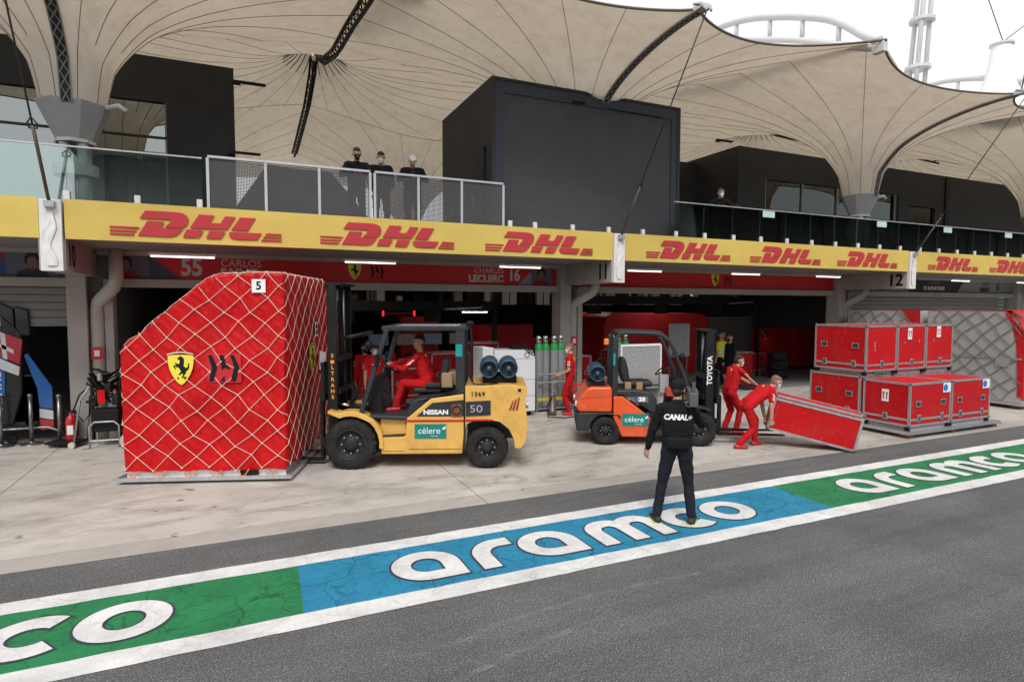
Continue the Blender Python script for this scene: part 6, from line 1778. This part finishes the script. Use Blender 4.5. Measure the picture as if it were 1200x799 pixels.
# ------------------------------------------------------------------ netted grey units on the right, standing across the apron
m_gcov = mat('grey_cover', (.36, .36, .345), .7, var=.06, vs=1.5, bump=.25, bs=4)
m_nrope = mat('dark_rope', (.14, .125, .11), .8)
m_rfilm = cloth('red_cover', (.48, .016, .02), 4, .9, .6)
def net_unit(label, y0, y1, seed, cham):
    """unit with its long grey face at x = 18.5 looking at the viewer, red cover over the end nearest the lane"""
    t = thing('cargo_unit', label, 'cargo', (18.5, y0, .006)); Lh = y1 - y0
    for y in (.1, Lh - .3): 
        for x in (.1, 1.9): MB().bx(x, x + .2, y, y + .2, 0, .10).build('wood_block', m_wood, t)
    MB().bx(-.06, 2.5, -.06, Lh, .10, .17).build('pallet_sheet', m_alu, t)
    h = 2.58
    prof = [(.0, .17), (.0, 1.9 if cham else h), (.12, 2.3 if cham else h + .002), (.48 if cham else .3, h + .004), (Lh, h), (Lh, .17)]
    MB().prism(prof, .0, 2.42, 'yz').build('cover', m_gcov, t, bevel=.02)
    # red cover on the end and over the corner
    mb = MB()
    if cham:
        ys = [(.42, h - .0), (.44, h - .1), (.30, 2.25), (.17, 1.7), (.12, 1.0), (.10, .32)]
        rows = [[(-.016 - .01 * math.sin(k * 2), y, z) for k, (y, z) in enumerate(ys)], [(-.018, -.02, max(.25, min(z, 2.0))) for y, z in ys]]
        mb.sheet(rows)
        mb.sheet([[(x, -.02 - .02 * math.sin(x * 9), z) for x in np.linspace(-.018, 2.44, 14)] for z in np.linspace(.25, 1.95, 10)])
        mb.sheet([[(x, y, z + .02) for x in np.linspace(-.018, 2.44, 14)] for y, z in ((-.02, 1.95), (.12, 2.3), (.48, h), (.6, h))])
    else:
        mb.sheet([[(-.016, .0, h), (-.016, .55, h)], [(-.018, -.02, h - .42), (-.018, .25, h - .45)]])
        mb.sheet([[(x, y, h + .02) for x in np.linspace(-.018, 2.44, 6)] for y in (-.02, .55)])
    mb.build('red_flap', m_rfilm, t, smooth=True)
    MB().bx(-.012, .3, .02, Lh, h + .005, h + .016).build('top_edge', m_rfilm, t)
    # net on the long face
    r_ = random.Random(seed); nd = {}
    def nd_(i, j):
        if (i, j) not in nd: nd[i, j] = (.0 + i * .23 + (r_.random() - .5) * .09 + .05 * math.sin(j), .2 + j * .215 + (r_.random() - .5) * .09)
        return nd[i, j]
    for di in (-1, 1):
        for i0 in range(-14, 28):
            mb = MB(); n = 0
            for j in range(0, 12):
                i = i0 + di * j
                if (i + j) % 2: continue
                for k in (0,):
                    a, b2 = nd_(i, j), nd_(i + di, j + 1)
                    if 0 < a[0] < Lh and 0 < b2[0] < Lh and b2[1] < h + .05:
                        mb.tube([(-.025, a[0], a[1]), (-.03, (a[0] + b2[0]) / 2, (a[1] + b2[1]) / 2 - .01), (-.025, b2[0], b2[1])], .009, 5); n += 1
                    j1 = (i + di, j + 1); 
                    a2, b3 = nd_(*j1), nd_(i + 2 * di, j + 2)
                    if 0 < a2[0] < Lh and 0 < b3[0] < Lh and b3[1] < h + .05: mb.tube([(-.025, *a2), (-.025, *b3)], .009, 5); n += 1
            if n: mb.build('net_rope', m_nrope, t)
    MB().bx(-.03, -.024, .02, Lh, 1.30, 1.35).build('strap', mat('strap_grey', (.25, .25, .26), .7), t)
    MB().bx(-.034, -.03, .28, .62, 1.1, 1.32).build('cargo_tag', mat('tag_grey', (.28, .28, .28), .6), t)
    return t
net_unit('grey netted cargo unit with red cover at the right edge', 8.62, 11.05, 3, True)
net_unit('second grey netted cargo unit behind the stacked red cases', 11.25, 13.6, 5, False)
# ------------------------------------------------------------------ equipment by the garage
m_mach = mat('machine_white', (.66, .67, .69), .35, var=.04, vs=2)
t = thing('white_machine', 'white equipment cabinet with sloped panel behind the yellow forklift', 'machine', (6.58, 13.05, .006))
MB().bx(-1.10, -.02, 0, .75, .12, 1.40).build('body', m_mach, t, bevel=.015)
MB().prism([(-1.10, 1.405), (-.12, 1.405), (-.02, 1.40), (-.10, 1.62), (-1.10, 1.64)], 0, .74, 'xz').build('sloped_top', m_mach, t, bevel=.01)
MB().bx(-1.38, -1.11, .05, .7, .12, 1.70).build('side_module', m_mach, t, bevel=.012)
MB().bx(-.55, -.25, .15, .45, 1.64, 1.70).build('vent_cap', m_black, t)
mb = MB()
for k in range(3): mb.bx(-.52 + k * .02, -.14 + k * .02, -.004, -.001, 0, .03, Matrix.Translation((0, 0, 1.52 - k * .055)) @ Matrix.Rotation(R(35), 4, 'Y'))
mb.build('graphic_stripe', m_black, t)
MB().lathe([(.05, 0), (.07, 0), (.07, .003)], (-.25, -.004, 1.5), 'y', 16).build('graphic_ring', m_black, t)
for x in (-.95, -.15):
    for y in (.1, .6):
        MB().lathe([(0, -.02), (.06, -.02), (.06, .02), (0, .02)], (x, y, .06), 'y', 14).build('castor', m_black, t)
for z in (.5, .9): MB().bx(-1.09, -.03, -.004, 0, z, z + .008).build('panel_joint', mat('joint_grey', (.2, .2, .2), .6), t)
def bottle(x, y, label, group):
    t = thing('gas_bottle', label, 'gas bottle', (x, y, .10), group=group)
    MB().lathe([(0, 0), (.10, 0), (.105, .03), (.105, 1.46), (.104, 1.47)], n=20).build('bottle_body', mat('bottle_grey', (.30, .31, .32), .4, .2, var=.1, dirt=.2), t, smooth=True)
    MB().lathe([(.106, 1.46), (.103, 1.53), (.085, 1.60), (.05, 1.65), (.035, 1.66), (.035, 1.70)], n=20).build('green_shoulder', mat('bottle_green', (.02, .33, .07), .4), t, smooth=True)
    MB().lathe([(.06, 1.66), (.065, 1.68), (.065, 1.78), (.05, 1.82), (.0, 1.82)], n=14).build('valve_guard', m_alu, t)
    MB().bx(-.025, .025, -.08, .08, 1.72, 1.76).build('valve', m_black, t)
for k, x in enumerate((6.94, 7.09 + .07, 7.29 + .09, 7.44 + .16)):
    bottle(x, 13.62 + .05 * (k % 2), ('first', 'second', 'third', 'fourth')[k] + ' gas bottle from the white machine', 'gas bottles by the column')
t = thing('bottle_rack', 'grey steel rack with yellow foot bar holding the gas bottles', 'rack', (7.3, 13.6, .006))
MB().bx(-.5, .5, -.2, .25, .06, .095).build('rack_base', m_steel, t)
for z in (.75, .95): MB().tube([(-.5, -.17, z), (.52, -.17, z)], .02, 8).build('rack_rail', m_steel, t)
for x in (-.5, .52): MB().tube([(x, -.17, .0), (x, -.17, 1.0)], .02, 8).build('rack_post', m_steel, t)
MB().bx(-.52, 1.2, -.24, -.19, .30, .36).build('yellow_bar', mat('safety_yellow', (.62, .42, .03), .5), t)
t = thing('hydraulic_pump', 'brown cylinder pump with black hose on the ground beside the bottles', 'pump', (6.98, 12.95, .006))
MB().lathe([(0, 0), (.11, 0), (.11, .12), (.085, .14), (.085, .52), (.06, .56), (0, .56)], n=18).build('pump_body', mat('pump_brown', (.13, .11, .09), .4, .5), t, smooth=True)
MB().cyl((0, 0, .56), (.02, 0, .8), .02, n=8).build('pump_rod', m_steel, t)
MB().tube([(-.02, -.05, .5), (-.25, -.2, .25), (-.3, -.35, .03), (.1, -.5, .015), (.5, -.42, .015), (.6, -.2, .1)], .015, 8).build('hose', m_black, t, smooth=True)
t = thing('hose_reel', 'red cables coiled on a stand behind the man at the gas bottles', 'hose', (7.95, 13.35, .006))
for k in range(5): MB().tube([(.3 * math.cos(R(a)) * (1 - .05 * k), -.03 * k + .06 * math.sin(a), .42 + .27 * math.sin(R(a)) * (1 - .03 * k)) for a in range(0, 360, 24)], .018, 6, closed=True).build('coil', mat('red_hose', (.42, .02, .02), .5), t, smooth=True)
MB().tube([(-.3, 0, 0), (-.25, .05, .75), (.25, .05, .75), (.3, 0, 0)], .02, 8).build('stand', m_steel, t)
# pallet jack handle and barrier panels behind the orange forklift
t = thing('pallet_jack', 'grey hand pallet truck with loop handle left of the orange forklift', 'pallet truck', (8.0, 12.4, .006), R(70))
MB().cyl((0, 0, .2), (-.15, 0, 1.12), .024, n=10).build('shaft', m_black, t)
MB().tube([(-.15, 0, 1.1), (-.17, -.13, 1.28), (-.18, -.08, 1.42), (-.18, .08, 1.42), (-.17, .13, 1.28)], .018, 8, closed=True).build('handle', m_black, t, smooth=True)
MB().bx(-.1, .15, -.15, .15, .08, .42).build('pump_block', m_ng, t, bevel=.02)
for y in (-.2, .2): MB().bx(.1, 1.2, y - .08, y + .08, .05, .11).build('fork', m_ng, t, bevel=.01)
for y in (-.06, .06): MB().lathe([(0, -.03), (.09, -.03), (.09, .03), (0, .03)], (0, y, .09), 'y', 16).build('wheel', m_black, t)
t = thing('metal_trolley', 'grey sheet metal trolley with red corners behind the orange forklift', 'trolley', (8.9, 12.2, .006))
MB().bx(-.7, .8, 0, .6, .62, .9).build('box', m_steel, t, bevel=.01); MB().bx(-.7, .8, -.004, -.001, .68, .72).build('rib', m_ng, t)
for x in (-.66, .76): MB().bx(x - .03, x + .03, -.01, .05, .66, .86).build('red_corner', m_red, t)
for x in (-.65, .75):
    for y in (.05, .55): MB().cyl((x, y, .08), (x, y, .62), .02, n=8).build('leg', m_steel, t); MB().lathe([(0, -.02), (.07, -.02), (.07, .02), (0, .02)], (x, y, .075), 'y', 14).build('castor', m_black, t)
t = thing('display_panel', 'mottled grey panel in a white frame behind the seat of the orange forklift', 'panel', (9.75, 13.1, .006))
m_mot = bpy.data.materials.new('mottled_felt'); nt_, b_2 = nodes(m_mot)
nt_.links.new(ramp(nt_, tnoise(nt_, mapv(nt_, (1, 1, 1)), 22, 5, .7), [(.35, (.20, .20, .20)), (.65, (.38, .38, .375))]), b_2.inputs['Base Color']); b_2.inputs['Roughness'].default_value = .9
MB().bx(-.62, .62, .0, .03, .75, 1.62).build('felt', m_mot, t)
for q in ((-.66, -.62, .72, 1.68), (.62, .66, .72, 1.68), (-.62, .62, 1.62, 1.68), (-.62, .62, .70, .75)): MB().bx(q[0], q[1], -.015, .04, q[2], q[3]).build('frame', m_wprint, t)
for x in (-.6, .6): MB().bx(x - .02, x + .02, 0, .03, 0, .70).build('leg', m_steel, t); MB().bx(x - .03, x + .03, -.3, .3, 0, .03).build('foot', m_steel, t)
for k in range(3): bottle(9.25 + .22 * k, 13.75, ('left', 'middle', 'right')[k] + ' of three gas bottles showing above the mottled panel', 'gas bottles behind the panel')

# ------------------------------------------------------------------ left: trolleys, extinguisher, posts, race car bodywork
def bollard(x, y, label):
    t = thing('barrier_post', label, 'post', (x, y, .006), group='steel barrier posts')
    m = mat('brushed_steel', (.30, .28, .27), .3, .9, var=.1)
    MB().lathe([(.0, 0), (.19, 0), (.19, .012), (.16, .025), (.04, .04), (.038, .06)], n=24).build('base', m, t, smooth=True)
    MB().cyl((0, 0, .04), (0, 0, .95), .034, n=16).build('post', m, t, smooth=True); MB().lathe([(.036, .93), (.045, .94), (.045, .97), (.02, .99), (0, .99)], n=16).build('cap', m, t, smooth=True)
for (x, y), s in zip(((-4.17, 14.25), (-3.72, 14.3), (-3.20, 14.0), (-4.7, 14.1)), ('steel barrier post at the left edge under the blue bodywork', 'steel barrier post in front of the blue flap', 'steel barrier post nearest to the trolleys', 'steel barrier post cut by the left edge')):
    bollard(x, y, s)
t = thing('fire_extinguisher', 'red fire extinguisher at the foot of the left column', 'extinguisher', (-3.02, 14.0, .006))
MB().lathe([(0, 0), (.085, 0), (.09, .03), (.09, .46), (.07, .53), (.03, .57), (.03, .62)], n=18).build('cylinder', mat('ext_red', (.48, .015, .015), .35), t, smooth=True)
MB().bx(-.03, .09, -.02, .02, .60, .66).build('lever', m_black, t); MB().tube([(.05, 0, .6), (.13, -.03, .45), (.11, -.05, .15)], .014, 6).build('hose', m_black, t, smooth=True)
MB().bx(-.05, .05, -.095, -.088, .2, .38).build('label_plate', m_wprint, t)
def jack(x, y, rz, label):
    """race car lifting jack: two wheels, upright loop"""
    t = thing('lifting_jack', label, 'jack', (x, y, .006), rz, 'lifting trolleys by the left column')
    MB().tube([(-.02, -.2, .06), (-.15, -.17, .9), (-.3, -.1, 1.18), (-.3, .1, 1.18), (-.15, .17, .9), (-.02, .2, .06)], .018, 8).build('loop', m_steel, t, smooth=True)
    MB().bx(-.05, .5, -.2, .2, .07, .11).build('plate', m_black, t)
    for y_ in (-.22, .22): MB().lathe([(0, -.02), (.06, -.02), (.06, .02), (0, .02)], (0, y_, .06), 'y', 14).build('wheel', mat('cream_wheel', (.5, .46, .38), .5), t)
    MB().tube([(-.28, 0, 1.18), (-.1, .1, 1.0), (.05, .05, .7), (-.05, -.08, .45), (-.2, -.02, .6), (-.25, .05, .95), (-.42, .1, 1.1), (-.45, 0, .9)], .014, 6).build('cable', m_black, t, smooth=True)
    return t
jack(-2.85, 13.75, R(160), 'steel lifting trolley with bent handle beside the extinguisher')
t = thing('tool_trolley', 'dark welded trolley with tangled black hoses under the drain pipe', 'trolley', (-2.35, 13.55, .006), R(-5))
MB().bx(-.22, .22, -.15, .2, .30, .72).build('box', m_black, t, bevel=.015)
MB().tube([(-.24, -.2, .0), (-.24, -.2, .42), (-.16, -.2, .5), (.16, -.2, .5), (.24, -.2, .42), (.24, -.2, .0)], .018, 8).build('front_loop', m_steel, t, smooth=True)
MB().tube([(-.24, -.2, .15), (.24, -.2, .15)], .014, 8).build('cross_bar', m_steel, t)
for x in (-.22, .22): MB().cyl((x, .18, 0), (x, .18, 1.15), .018, n=8).build('post', m_steel, t)
rr = random.Random(4)
for k in range(9):
    MB().tube([(-.3 + rr.random() * .6, -.15 + rr.random() * .3, .75 + rr.random() * .75) for _ in range(6)], .016 + .008 * rr.random(), 6).build('hose', m_black, t, smooth=True)
for k in range(4): MB().bx(-.25 + .12 * k, -.13 + .12 * k, -.12, .1, .8 + .12 * (k % 3), .98 + .12 * (k % 3)).build('gun', m_blk, t, bevel=.02)
MB().lathe([(0, 0), (.045, 0), (.045, .14), (0, .15)], (-.05, -.16, 1.28), 'z', 12).build('gauge', m_steel, t)
MB().bx(-.1, .02, -.17, -.15, .85, 1.1).build('red_tool', m_red, t)
t = thing('red_cabinet', 'red tool cabinet with pale top edge left of the netted cargo', 'cabinet', (-1.75, 14.1, .006))
MB().bx(-.35, .55, 0, .6, .35, 1.25).build('body', m_red, t, bevel=.01); MB().bx(-.36, .56, -.01, .61, 1.25, 1.31).build('top_edge', m_alu, t); MB().bx(-.1, .1, -.03, -.005, .62, .64).build('handle', m_alu, t)
for x in (-.25, .45): MB().lathe([(0, -.02), (.09, -.02), (.09, .02), (0, .02)], (x, .1, .095), 'y', 16).build('castor', m_black, t)
MB().bx(-.33, .53, .03, .57, .15, .35).build('plinth', m_black, t)
t = thing('wheel_gun_cart', 'small cart with pale wheels low beside the netted cargo', 'cart', (-1.75, 13.4, .006))
MB().bx(-.3, .3, -.2, .2, .16, .34).build('bed', m_ng, t, bevel=.02)
for x in (-.22, .22): MB().lathe([(.03, -.03), (.13, -.03), (.14, 0), (.13, .03), (.03, .03)], (x, -.22, .14), 'y', 20).build('wheel', mat('cream_wheel', (.5, .46, .38), .5), t)
MB().tube([(-.35, -.2, .1), (.0, -.2, .55), (.15, -.2, .75)], .015, 6).build('strut', m_steel, t)
# blue race car engine cover and wing parts standing on end
m_ablue = mat('car_blue', (.010, .13, .42), .22, var=.1, coat=.6); m_ared = mat('car_red', (.52, .03, .05), .25, coat=.5); m_awh = mat('car_white', (.72, .72, .73), .25, coat=.5); m_cf = mat('carbon', (.010, .010, .012), .35, var=.1, vs=4, coat=.3)
t = thing('race_car_bodywork', 'blue white and red race car bodywork on a stand at the left edge', 'car parts', (-4.09, 14.5, .006), R(0))
def shell(poly, y0, y1, m, nm, b=.02): return MB().prism(poly, y0, y1, 'xz').build(nm, m, t, bevel=b)
MB().prism([(-1.2, .35), (.05, .35), (.22, 1.0), (.25, 2.15), (-.1, 2.55), (-1.2, 2.6)], -.02, .5, 'xz').build('carbon_tub', m_cf, t, bevel=.05)
for x0 in (-.30, .02, .25): MB().prism([(x0 - .1, 2.1), (x0 + .12, 2.1), (x0 + .1, 2.62 - .12 * x0), (x0 - .12, 2.75 - .3 * x0)], .0, .3, 'xz').build('wing_flap', m_cf, t, bevel=.02)
shell([(-1.2, .75), (-.05, .95), (-.02, 1.75), (-1.2, 2.2)], -.05, -.018, m_ablue, 'blue_panel', .01)
shell([(-1.2, 2.05), (.18, 1.32), (.20, 1.50), (-1.2, 2.30)], -.062, -.045, m_awh, 'white_panel', .006)
shell([(-1.2, 2.33), (.20, 1.55), (.26, 2.02), (-.35, 2.32), (-1.2, 2.62)], -.062, -.03, m_ared, 'red_panel', .006)
for (a, b_, c_, d_) in (((-.55, 1.95), (-.47, 1.91), (-.33, 2.32), (-.42, 2.36)), ((-.05, 1.68), (.02, 1.64), (.0, 2.14), (-.08, 2.18)), ((-.42, 2.1), (.12, 1.75), (.12, 1.83), (-.42, 2.18))):
    shell([a, b_, c_, d_], -.072, -.06, m_awh, 'white_band', .002)
text('ALPINE', .2, (-.16, -.056, 1.05), ((0, 0, 1), (-1, 0, 0), (0, -1, 0)), m_wprint, t, off=.006, space=1.15)
text('GSMIO', .09, (-.10, -.035, 2.42), ((0, 0, 1), (-1, 0, 0), (0, -1, 0)), m_wprint, t, off=.003)
MB().prism([(.25, 1.72), (.31, 1.75), (.68, 1.08), (.68, .62), (.46, .68), (.44, 1.05)], .0, .04, 'xz').build('blue_flap', m_ablue, t, bevel=.01)
MB().prism([(.46, .66), (.68, .60), (.68, .42), (.46, .48)], -.002, .042, 'xz').build('pattern_band', m_awh, t, bevel=.004)
MB().prism([(.46, .46), (.68, .40), (.68, .26), (.47, .22)], -.002, .042, 'xz').build('red_tip', m_ared, t, bevel=.004)
for k in range(9): MB().bx(-.1 + rr.random() * .5, .0 + rr.random() * .5 + .1, .05, .2, .3 + rr.random() * .3, .5 + rr.random() * .9).build('carbon_piece', m_cf, t, bevel=.01)
MB().tube([(.1, -.1, .3), (.6, -.1, .3), (.78, -.1, .22), (.8, -.1, .06)], .022, 8).build('stand_leg', m_steel, t, smooth=True); MB().tube([(-1.1, -.1, .3), (.2, -.1, .3)], .022, 8).build('stand_rail', m_steel, t)
for x in (-.9, .05): MB().lathe([(0, -.03), (.08, -.03), (.09, 0), (.08, .03), (0, .03)], (x, -.12, .10), 'y', 20).build('stand_wheel', m_black, t)

# ------------------------------------------------------------------ inside the garages
m_glamp = mat('garage_tube', (1, .96, .88), .4, emit=24.0)
m_gred = mat('garage_red', (.52, .010, .012), .5, var=.1, vs=1)
def cabinet(x0, x1, y, h, label, m=m_gred, d=.6, group='red cabinets inside the garage'):
    t = thing('garage_cabinet', label, 'cabinet', (x0, y, .006), group=group)
    MB().bx(0, x1 - x0, 0, d, .08, h).build('body', m, t, bevel=.008)
    n = max(1, round((x1 - x0) / .9)); w = (x1 - x0) / n
    for k in range(n):
        a = MB().bx(k * w + .012, (k + 1) * w - .012, -.02, -.002, .12, h - .04).build('door', m, t, bevel=.004)
        MB().bx((k + 1) * w - .10, (k + 1) * w - .08, -.04, -.021, h * .45, h * .55).build('handle', m_alu, a)
    MB().bx(.02, x1 - x0 - .02, .03, d, 0, .08).build('plinth', m_black, t)
    return t
cabinet(20.0, 21.6, 18.6, 1.75, 'tall red cabinet deep in the garage right of the grey partition')
cabinet(21.75, 23.5, 18.5, 1.75, 'tall red cabinet deep in the garage beside the right column')
cabinet(-2.2, .2, 19.5, 2.1, 'red cabinet behind the netted cargo on the left')
cabinet(.4, 3.2, 20.5, 2.2, 'red cabinet row behind the two crew at the yellow forklift')
cabinet(5.2, 6.6, 21.0, 2.3, 'red cabinet behind the roof of the yellow forklift')
cabinet(7.2, 9.2, 18.5, 2.05, 'red cabinet behind the four gas bottles')
cabinet(9.4, 12.0, 19.5, 1.5, 'dark red low cabinet left of the rounded red unit')
# rounded red cover over a unit in the right bay
t = thing('covered_unit', 'large red covered unit with rounded top inside the right garage', 'cargo', (11.9, 18.2, .006))
pr_ = [(0, .1), (0, 2.0), (.12, 2.3), (.4, 2.45), (4.4, 2.42), (4.75, 2.3), (4.9, 2.0), (4.9, .1)]
MB().prism(pr_, 0, 2.6, 'xz').build('cover', mat('cover_dull_red', (.52, .012, .014), .55, var=.1, vs=1.2, bump=.3, bs=3), t, bevel=.06)
MB().bx(.1, 4.8, .1, 2.5, 0, .1).build('pallet_base', m_alu, t)
t = thing('white_board', 'blank white board standing before the rounded red unit', 'board', (14.55, 17.3, .006))
MB().bx(-.47, .47, 0, .03, .85, 2.05).build('board', mat('board_pale', (.50, .52, .55), .5), t); 
for x in (-.4, .4): MB().cyl((x, .05, 0), (x, .05, .85), .02, n=8).build('leg', m_steel, t); MB().bx(x - .02, x + .02, -.25, .3, 0, .03).build('foot', m_steel, t)
t = thing('grey_partition', 'plain grey partition panel right of the rounded red unit', 'panel', (17.2, 18.8, .006))
MB().bx(0, 2.4, 0, .08, 0, 2.25).build('sheet', mat('part_grey', (.16, .155, .15), .7), t); MB().bx(0, 2.4, -.02, 0, 2.2, 2.25).build('top_rail', m_steel, t)
t = thing('red_work_table', 'red box cart with pale rim behind the black jacket man', 'cart', (16.1, 16.2, .006))
MB().bx(0, .9, 0, .6, .15, 1.0).build('body', m_gred, t, bevel=.01); MB().bx(-.02, .92, -.02, .62, 1.0, 1.05).build('rim', m_alu, t)
for x in (.1, .8):
    for y in (.1, .5): MB().lathe([(0, -.02), (.07, -.02), (.07, .02), (0, .02)], (x, y, .075), 'y', 14).build('castor', m_black, t)
t = thing('floor_tarpaulin', 'crumpled dark tarpaulin heap near the shorts wearing man', 'tarpaulin', (15.3, 14.7, .006))
mb = MB(); mb.sheet([[((i - 6) * .1, (j - 5) * .09, max(0, .42 * math.exp(-((i - 6) ** 2 + (j - 5) ** 2) / 14) + .05 * mnoise.noise(Vector((i * .7, j * .7, 1))))) for i in range(13)] for j in range(11)]); mb.build('sheet', m_ng, t, smooth=True)
# overhead service gantries with lamps, screens
for k, (x0, x1, y, z, s) in enumerate(((-1.5, 7.3, 17.0, 2.55, 'dark service gantry across the left garage'), (9.2, 18.2, 16.9, 2.75, 'dark service gantry across the right garage'))):
    t = thing('service_gantry', s, 'gantry', (x0, y, z), group='service gantries inside the garages')
    MB().bx(0, x1 - x0, 0, .4, 0, .28).build('beam', m_blk, t)
    for x in (.1, x1 - x0 - .1): MB().bx(x - .06, x + .06, .1, .25, -z, 0).build('post', m_blk, t)
    for x in (1.2, 3.9, 6.4): MB().bx(x, x + .5, -.06, 0, -.32, -.02).build('screen', m_black, t)
    MB().tube([(x1 - x0 - 1.8, -.1, .05), (x1 - x0 - .6, -.1, .1)], .03, 8).build('hose_arm', m_steel, t)
    for q in range(14):
        x = .3 + q * (x1 - x0 - .6) / 13 + rr.random() * .3; hgt = .08 + rr.random() * .35
        MB().bx(x, x + .1 + rr.random() * .3, -.05, .2, .28, .28 + hgt).build('equipment', (m_blk, m_ng, m_steel)[q % 3], t)
for x, y, z, w, s in ((3.0, 16.2, 3.35, .7, 'ceiling lamp above the mast of the yellow forklift'), (6.3, 16.5, 2.50, .8, 'thin lamp under the gantry left of the column'), (14.1, 17.5, 3.2, .9, 'long lamp above the rounded red unit'), (12.6, 20, 3.45, .8, 'far ceiling lamp in the right garage'), (17.0, 20, 3.45, .8, 'far ceiling lamp near the grey partition'), (-.5, 18, 3.4, .9, 'added ceiling lamp brightening the garage behind the netted cargo'), (6.6, 19, 3.45, .8, 'added ceiling lamp brightening the red cabinets')):  # last two lamps are added to brighten the garage interior
    t = thing('garage_lamp', s, 'lamp', (x, y, z), group='lamps inside the garages')
    MB().bx(-w / 2, w / 2, -.05, .05, .012, .05).build('housing', m_white, t); MB().bx(-w / 2 + .03, w / 2 - .03, -.03, .03, 0, .011).build('tube', m_glamp, t)
t = thing('red_lamp_bar', 'red glowing lamp bar inside the left garage', 'lamp', (4.6, 18.8, 2.45))
MB().bx(-.55, .55, 0, .1, -.03, .03).build('bar', m_gred, t)
for x in (-.5, .5): MB().bx(x - .03, x + .03, -.02, 0, -.09, .09).build('red_light', mat('red_glow', (1, .03, .03), .4, emit=.7), t)
# clerestory windows in the back wall, dim daylight behind, some with curtains
m_dim = mat('dim_window', (.22, .19, .15), .6, emit=.16); m_cur = mat('curtain_tan', (.26, .19, .11), .8)
for k in range(26):
    x = -1.4 + k * .95
    if k in (8, 9, 10, 11): continue
    t = thing('rear_window', 'dim high window in the garage back wall', 'window', (x, 27.42, 2.75), group='high windows in the garage back wall')
    MB().bx(0, .85, .02, .05, 0, .75).build('pane', m_dim if k % 3 else m_cur, t)
    for q in (0, .41, .82): MB().bx(q, q + .035, -.01, .02, 0, .75).build('bar', m_black, t)

# ------------------------------------------------------------------ grandstand and pit wall on the other side of the lane (behind the camera, seen in reflections)
t = thing('grandstand', 'long concrete grandstand facing the pit building across the track', 'grandstand', (8, -34, 0))
m_gs = mat('stand_concrete', (.36, .36, .35), .8)
for k in range(10): MB().bx(-21, 220, -k * 1.1 - 1.1, -k * 1.1, 0, 1.5 + k * .75).build('tier', m_gs, t)
for k in range(10): MB().bx(-21, 220, -k * 1.1 - .8, -k * 1.1 - .35, 1.501 + k * .75, 1.93 + k * .75).build('seat_row', mat('seat_row_green', (.03, .12, .10), .6), t)
MB().bx(-22, 221, -12.2, -11.6, 0, 17).build('rear_wall', m_gs, t)
for x in range(-20, 200, 10): MB().bx(x, x + .5, -11.6, -11.1, 8, 17).build('roof_post', m_gs, t)
MB().bx(-22, 221, -12, -2, 17, 17.5).build('roof', m_gs, t)
t = thing('pit_wall', 'low concrete pit wall along the far side of the lane', 'wall', (8, -1.2, 0))
MB().bx(-60, 60, -.35, 0, 0, 1.1).build('wall', m_conc_w, t)

# clutter inside the garage mouths
for lab, loc, sx, sy, sz in (('red case on the garage floor right of the two crew', (3.7, 16.0, .10), 1.1, .7, .9), ('red case stacked on the garage floor behind the forklift driver', (4.9, 16.3, .10), 1.2, .7, 1.25),
                             ('red case in the garage left of the four gas bottles', (6.2, 16.6, .10), .9, .7, 1.5), ('red case just inside the right garage behind the column', (8.95, 15.6, .10), .8, .6, 1.1),
                             ('red case in the right garage behind the mottled panel', (10.6, 15.7, .10), 1.3, .7, 1.2), ('low red case in the right garage before the grey partition', (17.4, 17.0, .10), 1.1, .7, .8)):
    flight_case(lab, loc, sx, sy, sz, group='red cases inside the garages')
def tyre_stack(x, y, n, label):
    t = thing('tyre_stack', label, 'tyres', (x, y, .006), group='stacks of race tyres inside the garages')
    for k in range(n):
        MB().lathe([(.20, .01), (.30, .0), (.345, .04), (.35, .10), (.35, .22), (.345, .29), (.30, .33), (.20, .32), (.20, .01)], (0, 0, k * .335), n=28).build('tyre', m_rub, t, smooth=True)
        MB().lathe([(.285, .332), (.29, .334), (.27, .334)], (0, 0, k * .335), n=28).build('sidewall_band', mat('tyre_band', (.6, .45, .03), .6), t)
tyre_stack(1.2, 16.0, 4, 'stack of four race tyres behind the mast of the yellow forklift')
tyre_stack(8.4, 16.6, 4, 'stack of four race tyres inside the right garage by the column')
tyre_stack(18.3, 16.2, 3, 'stack of three race tyres by the right garage column')
t = thing('work_bench', 'long dark work bench with tools inside the left garage', 'bench', (3.4, 17.6, .006))
MB().bx(0, 3.4, 0, .7, .9, .95).build('bench_top', m_alu, t); MB().bx(.05, 3.35, .05, .68, .1, .9).build('drawers', m_gred, t)
for k in range(12): MB().bx(.1 + k * .27, .2 + k * .27 + .1 * rr.random(), .1, .4, .952, 1.05 + .3 * rr.random()).build('tool', (m_blk, m_steel, m_red, m_awh)[k % 4], t)
for k in range(4):
    s_ = MB().bx(.1 + k * .85, .75 + k * .85, .6, .66, 1.45, 1.85).build('screen', m_black, t); MB().bx(.13 + k * .85, .72 + k * .85, .594, .599, 1.48, 1.82).build('screen_face', mat('screen_glow%d' % (k % 2), ((.10, .13, .18), (.16, .12, .10))[k % 2], .3, emit=.1), s_)
